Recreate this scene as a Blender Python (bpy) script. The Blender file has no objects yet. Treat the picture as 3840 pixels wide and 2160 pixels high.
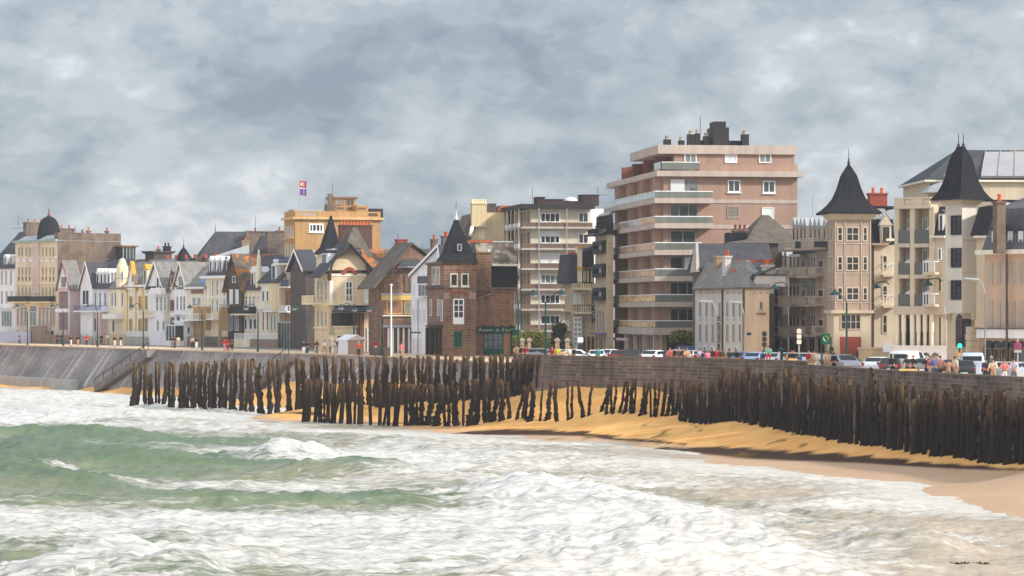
import bpy, bmesh, math, random
import numpy as np
from mathutils import Vector, Matrix, noise as mnoise
R = math.radians
F = 10889.0; CX = 1920.0; HY = 1175.0; EYE = 11.0; GZ = 6.0
scene = bpy.context.scene
col = scene.collection
# ------------------------------------------------------------------ camera
cam_d = bpy.data.cameras.new('camera'); cam = bpy.data.objects.new('camera', cam_d); col.objects.link(cam)
cam.location = (0, 0, EYE); cam.rotation_euler = (R(90), 0, 0)
cam_d.sensor_width = 36; cam_d.lens = 36 * F / 3840.0; cam_d.shift_y = (HY - 1080) / 3840.0
cam_d.clip_start = 1; cam_d.clip_end = 20000
scene.camera = cam
# ------------------------------------------------------------------ helpers
def srgb(c):
    o = []
    for v in c:
        v = v / 255.0
        o.append(v / 12.92 if v <= .04045 else ((v + .055) / 1.055) ** 2.4)
    return o
def XY(px, d): return ((px - CX) * d / F, d)
def zp(py, Y): return EYE - (py - HY) * Y / F
def dz(py, z): return F * (EYE - z) / (py - HY)

def tag(o, label=None, cat=None, group=None, kind=None):
    if label: o['label'] = label
    if cat: o['category'] = cat
    if group: o['group'] = group
    if kind: o['kind'] = kind
    return o
def thing(name, label, cat, loc=(0, 0, 0), group=None):
    o = bpy.data.objects.new(name, None); col.objects.link(o)
    o.location = loc; o.empty_display_size = .5
    return tag(o, label, cat, group)
def rootloc(o):
    l = Vector((0, 0, 0))
    while o is not None:
        l = l + o.location; o = o.parent
    return l

class MB:
    def __init__(s): s.v = []; s.f = []; s.smooth = False
    def add(s, vs, fs):
        n = len(s.v); s.v += [tuple(v) for v in vs]; s.f += [tuple(i + n for i in f) for f in fs]
    def hexa(s, p):  # 8 points: bottom 4 ccw, top 4
        s.add(p, [(0, 3, 2, 1), (4, 5, 6, 7), (0, 1, 5, 4), (1, 2, 6, 5), (2, 3, 7, 6), (3, 0, 4, 7)])
    def prism(s, a, b):  # two equal loops
        n = len(a)
        s.add(list(a) + list(b), [tuple(range(n))[::-1], tuple(range(n, 2 * n))] + [(i, (i + 1) % n, n + (i + 1) % n, n + i) for i in range(n)])
    def box(s, x0, x1, y0, y1, z0, z1):
        s.hexa([(x0, y0, z0), (x1, y0, z0), (x1, y1, z0), (x0, y1, z0), (x0, y0, z1), (x1, y0, z1), (x1, y1, z1), (x0, y1, z1)])
    def tube(s, pts, rad, n=8, cap=True):
        pts = [Vector(p) for p in pts]; rings = []
        rr = rad if isinstance(rad, (list, tuple)) else [rad] * len(pts)
        up = Vector((0, 0, 1))
        for i, p in enumerate(pts):
            t = (pts[min(i + 1, len(pts) - 1)] - pts[max(i - 1, 0)])
            if t.length < 1e-6: t = Vector((0, 0, 1))
            t.normalize()
            a = t.cross(up)
            if a.length < .05: a = t.cross(Vector((1, 0, 0)))
            a.normalize(); b = t.cross(a)
            rings.append([p + (a * math.cos(2 * math.pi * k / n) + b * math.sin(2 * math.pi * k / n)) * rr[i] for k in range(n)])
        vs = [v for r in rings for v in r]; fs = []
        for i in range(len(pts) - 1):
            for k in range(n):
                fs.append((i * n + k, i * n + (k + 1) % n, (i + 1) * n + (k + 1) % n, (i + 1) * n + k))
        if cap:
            fs.append(tuple(range(n))[::-1]); fs.append(tuple(range((len(pts) - 1) * n, len(pts) * n)))
        s.add(vs, fs)
    def lathe(s, c, prof, n=16):
        cx, cy, cz = c; vs = []; fs = []
        for (r, z) in prof:
            for k in range(n):
                a = 2 * math.pi * k / n; vs.append((cx + r * math.cos(a), cy + r * math.sin(a), cz + z))
        m = len(prof)
        for i in range(m - 1):
            for k in range(n):
                fs.append((i * n + k, i * n + (k + 1) % n, (i + 1) * n + (k + 1) % n, (i + 1) * n + k))
        fs.append(tuple(range(n))[::-1]); fs.append(tuple(range((m - 1) * n, m * n)))
        s.add(vs, fs)
    def build(s, name, mat, parent=None, smooth=False):
        me = bpy.data.meshes.new(name)
        off = rootloc(parent) if parent is not None else Vector((0, 0, 0))
        me.from_pydata([(v[0] - off.x, v[1] - off.y, v[2] - off.z) for v in s.v], [], s.f)
        bm = bmesh.new(); bm.from_mesh(me); bmesh.ops.recalc_face_normals(bm, faces=bm.faces); bm.to_mesh(me); bm.free()
        if smooth or s.smooth:
            me.shade_smooth()
        me.materials.append(mat)
        o = bpy.data.objects.new(name, me); col.objects.link(o)
        if parent is not None: o.parent = parent
        return o

# ------------------------------------------------------------------ materials
MATS = {}
def _nd(nt, t, **k):
    n = nt.nodes.new(t)
    for a, b in k.items(): setattr(n, a, b)
    return n
def mat(name, c, rough=.85, var=.22, scale=.35, kind='plain', c2=None, metal=0, bump=0, spec=.3, k=1.0, bs=(.6, .25), streak=True):
    if name in MATS: return MATS[name]
    m = bpy.data.materials.new(name); m.use_nodes = True; nt = m.node_tree; nt.nodes.clear()
    L = nt.links.new
    out = _nd(nt, 'ShaderNodeOutputMaterial'); p = _nd(nt, 'ShaderNodeBsdfPrincipled'); L(p.outputs[0], out.inputs[0])
    lc = [v * k for v in srgb(c)]
    p.inputs['Roughness'].default_value = rough; p.inputs['Metallic'].default_value = metal
    p.inputs['Specular IOR Level'].default_value = spec
    if var <= 0 and kind == 'plain':
        p.inputs['Base Color'].default_value = (*lc, 1); MATS[name] = m; return m
    tc = _nd(nt, 'ShaderNodeTexCoord')
    base = None
    if kind in ('brick', 'slate', 'tile'):
        sx = _nd(nt, 'ShaderNodeSeparateXYZ'); L(tc.outputs['Object'], sx.inputs[0])
        ad = _nd(nt, 'ShaderNodeMath', operation='ADD'); L(sx.outputs[0], ad.inputs[0])
        ml = _nd(nt, 'ShaderNodeMath', operation='MULTIPLY'); ml.inputs[1].default_value = .8; L(sx.outputs[1], ml.inputs[0]); L(ml.outputs[0], ad.inputs[1])
        cb = _nd(nt, 'ShaderNodeCombineXYZ'); L(ad.outputs[0], cb.inputs[0]); L(sx.outputs[2], cb.inputs[1])
        br = _nd(nt, 'ShaderNodeTexBrick'); L(cb.outputs[0], br.inputs['Vector'])
        br.inputs['Scale'].default_value = 1; br.inputs['Brick Width'].default_value = bs[0]; br.inputs['Row Height'].default_value = bs[1]
        br.inputs['Mortar Size'].default_value = .03 if kind == 'brick' else .012
        br.inputs['Bias'].default_value = 0
        l2 = [v * k for v in srgb(c2)] if c2 else [v * .62 for v in lc]
        br.inputs['Color1'].default_value = (*lc, 1); br.inputs['Color2'].default_value = (*l2, 1)
        mo = [v * (1.25 if kind == 'brick' else .6) for v in lc]; br.inputs['Mortar'].default_value = (*mo, 1)
        base = br.outputs['Color']
    n1 = _nd(nt, 'ShaderNodeTexNoise'); n1.inputs['Scale'].default_value = scale; n1.inputs['Detail'].default_value = 6; n1.inputs['Roughness'].default_value = .65
    L(tc.outputs['Object'], n1.inputs['Vector'])
    mp = _nd(nt, 'ShaderNodeMapping'); mp.inputs['Scale'].default_value = (1.6, 1.6, .12 if streak else 1.6); L(tc.outputs['Object'], mp.inputs[0])
    n2 = _nd(nt, 'ShaderNodeTexNoise'); n2.inputs['Scale'].default_value = 1.0; n2.inputs['Detail'].default_value = 4; L(mp.outputs[0], n2.inputs['Vector'])
    mx = _nd(nt, 'ShaderNodeMath', operation='ADD'); L(n1.outputs[0], mx.inputs[0]); L(n2.outputs[0], mx.inputs[1])
    mr = _nd(nt, 'ShaderNodeMapRange'); mr.inputs[1].default_value = .7; mr.inputs[2].default_value = 1.3
    mr.inputs[3].default_value = 1 - var; mr.inputs[4].default_value = 1 + var; L(mx.outputs[0], mr.inputs[0])
    mm = _nd(nt, 'ShaderNodeVectorMath', operation='SCALE')
    if base is not None: L(base, mm.inputs[0])
    elif c2:
        l2 = [v * k for v in srgb(c2)]
        n3 = _nd(nt, 'ShaderNodeTexNoise'); n3.inputs['Scale'].default_value = scale * 2; n3.inputs['Detail'].default_value = 5; L(tc.outputs['Object'], n3.inputs['Vector'])
        r3 = _nd(nt, 'ShaderNodeMapRange'); r3.inputs[1].default_value = .48; r3.inputs[2].default_value = .6; L(n3.outputs[0], r3.inputs[0])
        mc = _nd(nt, 'ShaderNodeMix', data_type='RGBA'); mc.inputs[6].default_value = (*lc, 1); mc.inputs[7].default_value = (*l2, 1)
        L(r3.outputs[0], mc.inputs[0]); L(mc.outputs[2], mm.inputs[0])
    else: mm.inputs[0].default_value = lc
    L(mr.outputs[0], mm.inputs['Scale']); L(mm.outputs[0], p.inputs['Base Color'])
    if bump:
        b = _nd(nt, 'ShaderNodeBump'); b.inputs['Strength'].default_value = bump; b.inputs['Distance'].default_value = .1
        L(mx.outputs[0], b.inputs['Height']); L(b.outputs[0], p.inputs['Normal'])
    MATS[name] = m; return m
def glassmat(name, c, rough=.12, spec=.8):
    return mat(name, c, rough=rough, var=.5, scale=.5, spec=spec, streak=False)

G = glassmat('window_glass', (52, 60, 62)); GB = glassmat('blue_glass', (70, 95, 120)); GD = glassmat('dark_glass', (38, 36, 36))
GL = glassmat('curtained_glass', (120, 125, 125), rough=.3)
MIR = mat('balcony_glass', (185, 200, 205), rough=.12, var=.35, scale=.5, spec=.9, streak=False)
MIRG = mat('amber_reflecting_glass', (235, 200, 150), rough=.15, var=.4, scale=1.2, c2=(150, 125, 95), spec=.8, streak=False)
WH = mat('white_paint', (240, 240, 243), var=.1); WB = mat('white_blind', (225, 225, 228), var=.05)
WC = mat('warm_white', (236, 226, 208), var=.12); GR = mat('grey_concrete', (178, 168, 160), var=.2)
SL = mat('slate', (80, 80, 86), kind='slate', spec=.2, bs=(.5, .28), rough=.8, var=.3, c2=(70, 72, 78))
SD = mat('dark_slate', (42, 43, 48), kind='slate', spec=.15, bs=(.4, .25), rough=.85, var=.3, c2=(34, 35, 40))
SGR = mat('pale_slate', (140, 136, 134), kind='slate', bs=(.6, .3), rough=.6, var=.3, c2=(120, 116, 114))
SLI = mat('lichen_slate', (104, 96, 88), var=.35, scale=.5, c2=(178, 108, 50), rough=.9, streak=False)
STB = mat('brown_stone', (140, 108, 88), kind='brick', bs=(.75, .32), c2=(104, 80, 68), var=.3)
STG = mat('grey_brown_stone', (118, 104, 94), kind='brick', bs=(.6, .3), c2=(96, 84, 78), var=.3)
STD = mat('dark_stone', (92, 80, 76), kind='brick', bs=(.6, .3), c2=(72, 62, 60), var=.3)
REN = mat('old_render', (126, 108, 94), var=.28, c2=(104, 90, 80))
BRK = mat('red_brick', (150, 72, 58), kind='brick', bs=(.3, .12), c2=(120, 60, 50))
TER = mat('terracotta', (205, 92, 50), var=.25); RID = mat('red_ridge_tile', (170, 80, 60), var=.2)
WD = mat('dark_wood', (66, 52, 48), var=.3); TEAL = mat('teal_metal', (24, 62, 64), rough=.5, var=.15)
BLK = mat('black_metal', (44, 42, 44), rough=.6, var=.15); BLU = mat('blue_paint', (60, 92, 130), var=.2)
ZN = mat('zinc', (190, 195, 202), rough=.4, var=.15, metal=.3); LG = mat('light_grey_metal', (170, 172, 176), rough=.5, var=.1)
GRN = mat('green_paint', (20, 96, 78), var=.15)
# ------------------------------------------------------------------ faces and blocks
class Face:
    def __init__(s, P, u, n): s.P = Vector((P[0], P[1])); s.u = Vector(u).normalized(); s.n = Vector(n).normalized()
    def uv(s, px, py):
        rx = (px - CX) / F; a = s.u
        # t*(rx,1) = P + q*u
        det = rx * (-a.y) + a.x
        t = (s.P.x * (-a.y) + a.x * s.P.y) / det
        q = (rx * s.P.y - s.P.x) / det
        return q, EYE - (py - HY) * t / F
    def pt(s, q, z, o=0.0): p = s.P + s.u * q + s.n * o; return (p.x, p.y, z)
    def rect(s, x0, y0, x1, y1):
        xm = (x0 + x1) / 2; q0, _ = s.uv(x0, y0); q1, _ = s.uv(x1, y0); _, z0 = s.uv(xm, y0); _, z1 = s.uv(xm, y1)
        return min(q0, q1), max(q0, q1), min(z0, z1), max(z0, z1)
    def bx(s, mb, q0, q1, z0, z1, o0, o1):
        mb.hexa([s.pt(q0, z0, o0), s.pt(q1, z0, o0), s.pt(q1, z0, o1), s.pt(q0, z0, o1), s.pt(q0, z1, o0), s.pt(q1, z1, o0), s.pt(q1, z1, o1), s.pt(q0, z1, o1)])
    def poly(s, mb, pts, o0, o1):
        mb.prism([s.pt(q, z, o0) for q, z in pts], [s.pt(q, z, o1) for q, z in pts])
class Blk:
    def __init__(s, xc, d, th, xl=None, xr=None, W=None, L=None, C=None):
        s.C = Vector(C) if C is not None else Vector(XY(xc, d)); th = R(th)
        s.ur = Vector((math.cos(th), math.sin(th))); s.ul = Vector((-math.sin(th), math.cos(th)))
        s.R = Face(s.C, s.ur, -s.ul); s.L = Face(s.C, s.ul, -s.ur)
        s.W = W if W is not None else s.R.uv(xr, HY)[0]
        s.Ln = L if L is not None else s.L.uv(xl, HY)[0]
        s.far = Face(s.C + s.ur * s.W, s.ul, s.ur)
    def P(s, a, b, z): p = s.C + s.ur * a + s.ul * b; return (p.x, p.y, z)
    def z(s, py, a=0, b=0): return zp(py, s.P(a, b, 0)[1])
    def sub(s, a0, a1, b0, b1):
        c = s.C + s.ur * a0 + s.ul * b0
        n = Blk.__new__(Blk); n.C = c; n.ur = s.ur; n.ul = s.ul; n.W = a1 - a0; n.Ln = b1 - b0
        n.R = Face(c, s.ur, -s.ul); n.L = Face(c, s.ul, -s.ur); n.far = Face(c + s.ur * n.W, s.ul, s.ur); return n
    def loft(s, mb, rects):
        vs = []; fs = []
        for (a0, a1, b0, b1, z) in rects: vs += [s.P(a0, b0, z), s.P(a1, b0, z), s.P(a1, b1, z), s.P(a0, b1, z)]
        n = len(rects)
        for i in range(n - 1):
            for k in range(4): fs.append((i * 4 + k, i * 4 + (k + 1) % 4, (i + 1) * 4 + (k + 1) % 4, (i + 1) * 4 + k))
        fs.append((3, 2, 1, 0)); fs.append(tuple(range((n - 1) * 4, n * 4))); mb.add(vs, fs)
    def bx(s, mb, a0, a1, b0, b1, z0, z1): s.loft(mb, [(a0, a1, b0, b1, z0), (a0, a1, b0, b1, z1)])
    def prof(s, mb, axis, pts, e0, e1):
        if axis == 's': mb.prism([s.P(a, e0, z) for a, z in pts], [s.P(a, e1, z) for a, z in pts])
        else: mb.prism([s.P(e0, a, z) for a, z in pts], [s.P(e1, a, z) for a, z in pts])
def walls(b, root, z1, m, z0=GZ, name='wall'):
    mb = MB(); b.bx(mb, 0, b.W, 0, b.Ln, z0 - .3, z1); return mb.build(name, m, root)
def gable(b, root, axis, ze, zr, mw, mr, over=.3, pk=.5, th=.18, band=None, trim=None, a0=0, a1=None, e0=0, e1=None, over_e=None):
    A = b.W if axis == 's' else b.Ln; E = b.Ln if axis == 's' else b.W
    if a1 is None: a1 = A
    if e1 is None: e1 = E
    if over_e is None: over_e = over
    p = a0 + (a1 - a0) * pk
    mb = MB(); b.prof(mb, axis, [(a0, ze - .02), (a1, ze - .02), (p, zr - .05)], e0 + .01, e1 - .01); mb.build('gable_wall', mw, root)
    s0 = (zr - ze) / max(p - a0, .01); s1 = (zr - ze) / max(a1 - p, .01)
    mb = MB(); z0 = ze - s0 * over; z1 = ze - s1 * over
    b.prof(mb, axis, [(a0 - over, z0), (p, zr), (p, zr + th)] + [(a0 - over, z0 + th)], e0 - over_e, e1 + over_e)
    b.prof(mb, axis, [(p, zr), (a1 + over, z1), (a1 + over, z1 + th), (p, zr + th)], e0 - over_e, e1 + over_e)
    r = mb.build('roof', mr, root)
    if trim:
        mb = MB()
        for e in (e0 - over_e - .06, e1 + over_e + .01):
            b.prof(mb, axis, [(a0 - over, z0 - .12), (p, zr - .12), (p, zr + th + .05), (a0 - over, z0 + th + .05)], e, e + .05)
            b.prof(mb, axis, [(p, zr - .12), (a1 + over, z1 - .12), (a1 + over, z1 + th + .05), (p, zr + th + .05)], e, e + .05)
        mb.build('barge_board', trim, root)
    return r
def mansard(b, root, ze, zm, zt, inset, mr, topm=None, over=.2):
    mb = MB(); W, Ln = b.W, b.Ln; i2 = inset + 1.8
    i2 = min(i2, W / 2 - .05, Ln / 2 - .05)
    b.loft(mb, [(-over, W + over, -over, Ln + over, ze), (inset, W - inset, inset, Ln - inset, zm), (i2, W - i2, i2, Ln - i2, zt)])
    return mb.build('roof', mr, root)
def hip(b, root, ze, zr, mr, axis='b', over=.3, ins=None, name='roof', steps=None):
    W, Ln = b.W, b.Ln; o = over; mb = MB()
    if ins is None: ins = min(W, Ln) / 2
    if axis == 'b': top = (W / 2 - .05, W / 2 + .05, ins, Ln - ins, zr)
    else: top = (ins, W - ins, Ln / 2 - .05, Ln / 2 + .05, zr)
    b.loft(mb, [(-o, W + o, -o, Ln + o, ze - .15), (-o, W + o, -o, Ln + o, ze), top]); return mb.build(name, mr, root)
def spire(b, root, ze, zt, m, over=.35, flare=.25, top=.0, fin=True, topw=None):
    W, Ln = b.W, b.Ln; o = over; mb = MB(); rects = [(-o, W + o, -o, Ln + o, ze - .1), (-o, W + o, -o, Ln + o, ze + .08)]
    for k in (.08, .18, .3, .5, .75, 1.0):
        sc = (1 - k) * (1 - flare * math.sin(min(1, k * 1.3) * math.pi) * .8)
        hx = (W / 2 + o) * sc + .03; hy = (Ln / 2 + o) * sc + .03
        if topw: hx = max(hx, topw); 
        rects.append((W / 2 - hx, W / 2 + hx, Ln / 2 - hy, Ln / 2 + hy, ze + (zt - ze) * k))
    b.loft(mb, rects); r = mb.build('spire_roof', m, root)
    if fin:
        mb = MB()
        for dx in ((-topw + .1, topw - .1) if topw else (0,)):
            c = b.P(W / 2 + dx, Ln / 2, zt)
            mb.lathe(c, [(.12, -.2), (.14, .1), (.05, .2), (.1, .35), (.03, .45), (.03, 1.1), (.01, 1.5)], 8)
        mb.build('finial', BLK, r)
    return r
def win(root, f, x0, y0, x1, y1, nx=2, ny=1, fr=None, pane=None, fw=.09, o=.0, name='window', arch=False, sill=False, px=True, dep=.09):
    fr = fr or WH; pane = pane or G
    q0, q1, z0, z1 = f.rect(x0, y0, x1, y1) if px else (x0, y0, x1, y1)
    mb = MB(); w = q1 - q0; h = z1 - z0
    f.bx(mb, q0, q0 + fw, z0, z1, o - .02, o + dep); f.bx(mb, q1 - fw, q1, z0, z1, o - .02, o + dep)
    f.bx(mb, q0 + fw, q1 - fw, z1 - fw, z1, o - .02, o + dep); f.bx(mb, q0 + fw, q1 - fw, z0, z0 + fw, o - .02, o + dep)
    for i in range(1, nx):
        q = q0 + w * i / nx; f.bx(mb, q - fw * .35, q + fw * .35, z0 + fw, z1 - fw, o - .02, o + dep * .8)
    for j in range(1, ny):
        z = z0 + h * j / ny; f.bx(mb, q0 + fw, q1 - fw, z - fw * .3, z + fw * .3, o - .02, o + dep * .7)
    if sill: f.bx(mb, q0 - .08, q1 + .08, z0 - .12, z0 - .005, o - .02, o + .2)
    w_ = mb.build(name, fr, root)
    mb = MB()
    if arch:
        pts = [(q0 + .02, z0 + .02), (q1 - .02, z0 + .02), (q1 - .02, z1)] + [((q0 + q1) / 2 + w / 2 * .95 * math.cos(a), z1 + w / 2 * math.sin(a)) for a in [math.pi * k / 8 for k in range(1, 8)]] + [(q0 + .02, z1)]
        f.poly(mb, pts, o - .01, o + .045)
    else: f.bx(mb, q0 + .02, q1 - .02, z0 + .02, z1 - .02, o - .01, o + .035)
    mb.build('pane', pane, w_)
    return w_
def wins(root, f, xs, w, y0, y1, dy=0, **k):
    for i, x in enumerate(xs): win(root, f, x, y0 + dy * i, x + w, y1 + dy * i, **k)
def band(root, f, x0, y0, x1, y1, o0, o1, m, name='cornice'):
    q0, q1, z0, z1 = f.rect(x0, y0, x1, y1); mb = MB(); f.bx(mb, q0, q1, z0, z1, o0, o1); return mb.build(name, m, root)
def panel(root, f, pts, o0, o1, m, name):
    mb = MB(); f.poly(mb, [f.uv(*p) for p in pts], o0, o1); return mb.build(name, m, root)
def balcony(root, f, x0, y0, x1, y1, dep, sm, rm, kind='bars', slab=.22, px=True):
    q0, q1, z0, z1 = f.rect(x0, y0, x1, y1) if px else (x0, x1, y0, y1)
    mb = MB(); f.bx(mb, q0, q1, z0, z0 + slab, .0, dep); bo = mb.build('balcony', sm, root)
    mb = MB(); zb = z0 + slab + .02
    if kind == 'solid':
        f.bx(mb, q0, q1, zb, z1, dep - .1, dep - .02); f.bx(mb, q0, q0 + .08, zb, z1, .02, dep - .11); f.bx(mb, q1 - .08, q1, zb, z1, .02, dep - .11)
        mb.build('parapet', rm, bo)
    else:
        f.bx(mb, q0, q1, z1 - .08, z1, dep - .1, dep - .02); n = max(2, int((q1 - q0) / .28))
        for i in range(n + 1):
            q = q0 + .03 + (q1 - q0 - .1) * i / n; w = .05 if kind == 'bars' else .1
            f.bx(mb, q, q + w, zb, z1 - .08, dep - .085, dep - .035)
        for q in (q0, q1 - .06): f.bx(mb, q, q + .06, z1 - .08, z1, .02, dep - .11)
        mb.build('railing', rm, bo)
    return bo
def chimney(root, b, a, bb, w, l, z0, z1, m=None, pots=3, pm=None):
    mb = MB(); b.bx(mb, a, a + w, bb, bb + l, z0, z1); b.bx(mb, a - .1, a + w + .1, bb - .1, bb + l + .1, z1, z1 + .18)
    c = mb.build('chimney', m or STB, root)
    for i in range(pots):
        t = (i + .5) / pots
        p = b.P(a + (w * t if w > l else w / 2), bb + (l * t if l >= w else l / 2), z1 + .18)
        mb = MB(); mb.lathe(p, [(.16, 0), (.13, .4), (.17, .45), (.15, .55)], 8); mb.build('chimney_pot', pm or TER, c)
    return c
def dormer(root, f, x0, y0, x1, y1, dep, mw, mr, fr=None, pane=None, peak=.35, inner=1.6, nx=1, ny=1):
    """a dormer box standing out of a roof; f is the facade plane, set back by dep"""
    q0, q1, z0, z1 = f.rect(x0, y0, x1, y1); fb = Face(f.P - f.n * dep, f.u, f.n)
    mb = MB(); fb.bx(mb, q0, q1, z0, z1 - peak * .5, -inner, 0); d = mb.build('dormer', mw, root)
    mb = MB(); m = (q0 + q1) / 2
    fb.poly(mb, [(q0 - .12, z1 - peak * .5 + .01), (q1 + .12, z1 - peak * .5 + .01), (m, z1 + peak * .5)], -inner - .3, .12); mb.build('dormer_roof', mr, d)
    fw = (q1 - q0) * .14
    win(d, fb, q0 + fw, q1 - fw, z0 + .1, z1 - peak * .5 - .1, nx=nx, ny=ny, fr=fr or WH, pane=pane or G, px=False, fw=.07)
    return d
def antenna(px, d, y0, y1, label, flip=1):
    x, y = XY(px, d); z0 = zp(y0, d); z1 = zp(y1, d)
    o = thing('antenna', label, 'antenna', (x, y, z0))
    mb = MB(); mb.tube([(x, y, z0), (x, y, z1)], .035, 6); mb.build('mast', BLK, o)
    mb = MB(); mb.tube([(x - .9 * flip, y, z1 - .3), (x + 1.2 * flip, y - .3, z1 - .15)], .025, 5)
    for k in range(5):
        xx = x - .8 * flip + .45 * k * flip; mb.tube([(xx, y - .4, z1 - .25), (xx, y + .3, z1 - .2)], .02, 4)
    mb.build('aerial', BLK, o)
def text_mesh(body, root, f, px, py, h, m, name='lettering', o=.05, sx=1.0, extr=.01, vert=False, shear=0):
    cu = bpy.data.curves.new('txt', 'FONT'); cu.body = body; cu.size = h; cu.extrude = extr; cu.align_x = 'LEFT'; cu.space_character = 1.1; cu.shear = shear
    ob = bpy.data.objects.new('txt', cu); col.objects.link(ob); bpy.context.view_layer.update()
    me = bpy.data.meshes.new_from_object(ob.evaluated_get(bpy.context.evaluated_depsgraph_get())); me.name = name
    bpy.data.objects.remove(ob); bpy.data.curves.remove(cu)
    q, z = f.uv(px, py); off = rootloc(root)
    for v in me.vertices:
        p = f.pt(q + v.co.x * sx, z + v.co.y, o + v.co.z); v.co = Vector(p) - off
    me.materials.clear(); me.materials.append(m); t = bpy.data.objects.new(name, me); col.objects.link(t); t.parent = root; return t
# ------------------------------------------------------------------ light and sky
SUN = Vector((.76, -.40, .50)).normalized()
el = math.asin(SUN.z); az = math.atan2(SUN.x, SUN.y)
sd = bpy.data.lights.new('sun', 'SUN'); sd.energy = 2.7; sd.angle = R(4.0); sd.color = (1, .95, .86)
so = bpy.data.objects.new('sun', sd); col.objects.link(so); so.rotation_euler = SUN.to_track_quat('Z', 'Y').to_euler(); so.location = (0, 0, 300)
world = bpy.data.worlds.new('World'); scene.world = world; world.use_nodes = True; nt = world.node_tree; nt.nodes.clear(); L = nt.links.new
wo = _nd(nt, 'ShaderNodeOutputWorld'); bg = _nd(nt, 'ShaderNodeBackground'); L(bg.outputs[0], wo.inputs[0]); bg.inputs[1].default_value = .1
sky = _nd(nt, 'ShaderNodeTexSky', sky_type='NISHITA', sun_disc=False, sun_elevation=el, sun_rotation=az)
tc = _nd(nt, 'ShaderNodeTexCoord')
sp = _nd(nt, 'ShaderNodeSeparateXYZ'); L(tc.outputs['Generated'], sp.inputs[0])
mp = _nd(nt, 'ShaderNodeMapping'); mp.inputs['Scale'].default_value = (1, 1, 1.7); mp.inputs['Location'].default_value = (1.37, .2, .61); mp.inputs['Rotation'].default_value = (0, R(-12), 0)
L(tc.outputs['Generated'], mp.inputs[0])
def nz(sc, det, ro, dist=0, loc=None):
    n = _nd(nt, 'ShaderNodeTexNoise'); n.inputs['Scale'].default_value = sc; n.inputs['Detail'].default_value = det; n.inputs['Roughness'].default_value = ro; n.inputs['Distortion'].default_value = dist
    L(mp.outputs[0], n.inputs['Vector']); return n
nA = nz(17, 7, .5, .35); nB = nz(42, 8, .58, .4); nC = nz(6, 2, .5); nD = nz(95, 5, .55, .3)
def mth(op, a, b):
    n = _nd(nt, 'ShaderNodeMath', operation=op)
    for i, v in enumerate((a, b)):
        if isinstance(v, (int, float)): n.inputs[i].default_value = v
        else: L(v, n.inputs[i])
    return n.outputs[0]
s1 = mth('ADD', mth('MULTIPLY', nA.outputs[0], .54), mth('ADD', mth('MULTIPLY', nB.outputs[0], .30), mth('MULTIPLY', nC.outputs[0], .3)))
s1 = mth('ADD', s1, mth('MULTIPLY', mth('SUBTRACT', nD.outputs[0], .5), .17))
s1 = mth('SUBTRACT', s1, mth('MULTIPLY', mth('MAXIMUM', mth('SUBTRACT', .16, sp.outputs[2]), 0), -.25))
cr = _nd(nt, 'ShaderNodeValToRGB'); L(s1, cr.inputs[0]); e = cr.color_ramp; e.interpolation = 'EASE'
def C4(c, k=10.0): return (*[v * k for v in srgb(c)], 1)
e.elements[0].position = .48; e.elements[0].color = C4((120, 133, 147)); e.elements[1].position = .76; e.elements[1].color = C4((196, 201, 206))
for p_, c_ in ((.54, (134, 146, 158)), (.60, (150, 160, 169)), (.67, (168, 175, 182))):
    x_ = e.elements.new(p_); x_.color = C4(c_)
# brighter cloud deck high overhead, and a little clear Nishita sky between the clouds
hi = _nd(nt, 'ShaderNodeMapRange'); hi.inputs[1].default_value = .12; hi.inputs[2].default_value = .7; hi.inputs[3].default_value = 1.0; hi.inputs[4].default_value = 1.5; L(sp.outputs[2], hi.inputs[0])
dt = _nd(nt, 'ShaderNodeVectorMath', operation='DOT_PRODUCT'); L(tc.outputs['Generated'], dt.inputs[0]); dt.inputs[1].default_value = Vector((.25, -.85, .45)).normalized()
h2 = _nd(nt, 'ShaderNodeMapRange', interpolation_type='SMOOTHSTEP'); h2.inputs[1].default_value = -.3; h2.inputs[2].default_value = .9; h2.inputs[3].default_value = 1.0; h2.inputs[4].default_value = 2.1; L(dt.outputs['Value'], h2.inputs[0])  # unseen sky behind the camera raised to fill walls facing it
vs = _nd(nt, 'ShaderNodeVectorMath', operation='SCALE'); L(cr.outputs[0], vs.inputs[0]); L(mth('MULTIPLY', hi.outputs[0], h2.outputs[0]), vs.inputs['Scale'])
wm = _nd(nt, 'ShaderNodeMix', data_type='RGBA', blend_type='MULTIPLY'); wm.inputs[0].default_value = 1; L(vs.outputs[0], wm.inputs[6])
wr_ = _nd(nt, 'ShaderNodeMix', data_type='RGBA'); L(mth('SUBTRACT', h2.outputs[0], 1.0), wr_.inputs[0]); wr_.inputs[6].default_value = (1, 1, 1, 1); wr_.inputs[7].default_value = (1.12, 1.0, .86, 1); L(wr_.outputs[2], wm.inputs[7])
mix = _nd(nt, 'ShaderNodeMix', data_type='RGBA'); mix.inputs[0].default_value = .08; L(wm.outputs[2], mix.inputs[6]); L(sky.outputs[0], mix.inputs[7]); L(mix.outputs[2], bg.inputs[0])
scene.view_settings.view_transform = 'Standard'; scene.view_settings.look = 'None'; scene.view_settings.exposure = .5; scene.view_settings.gamma = 1
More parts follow.
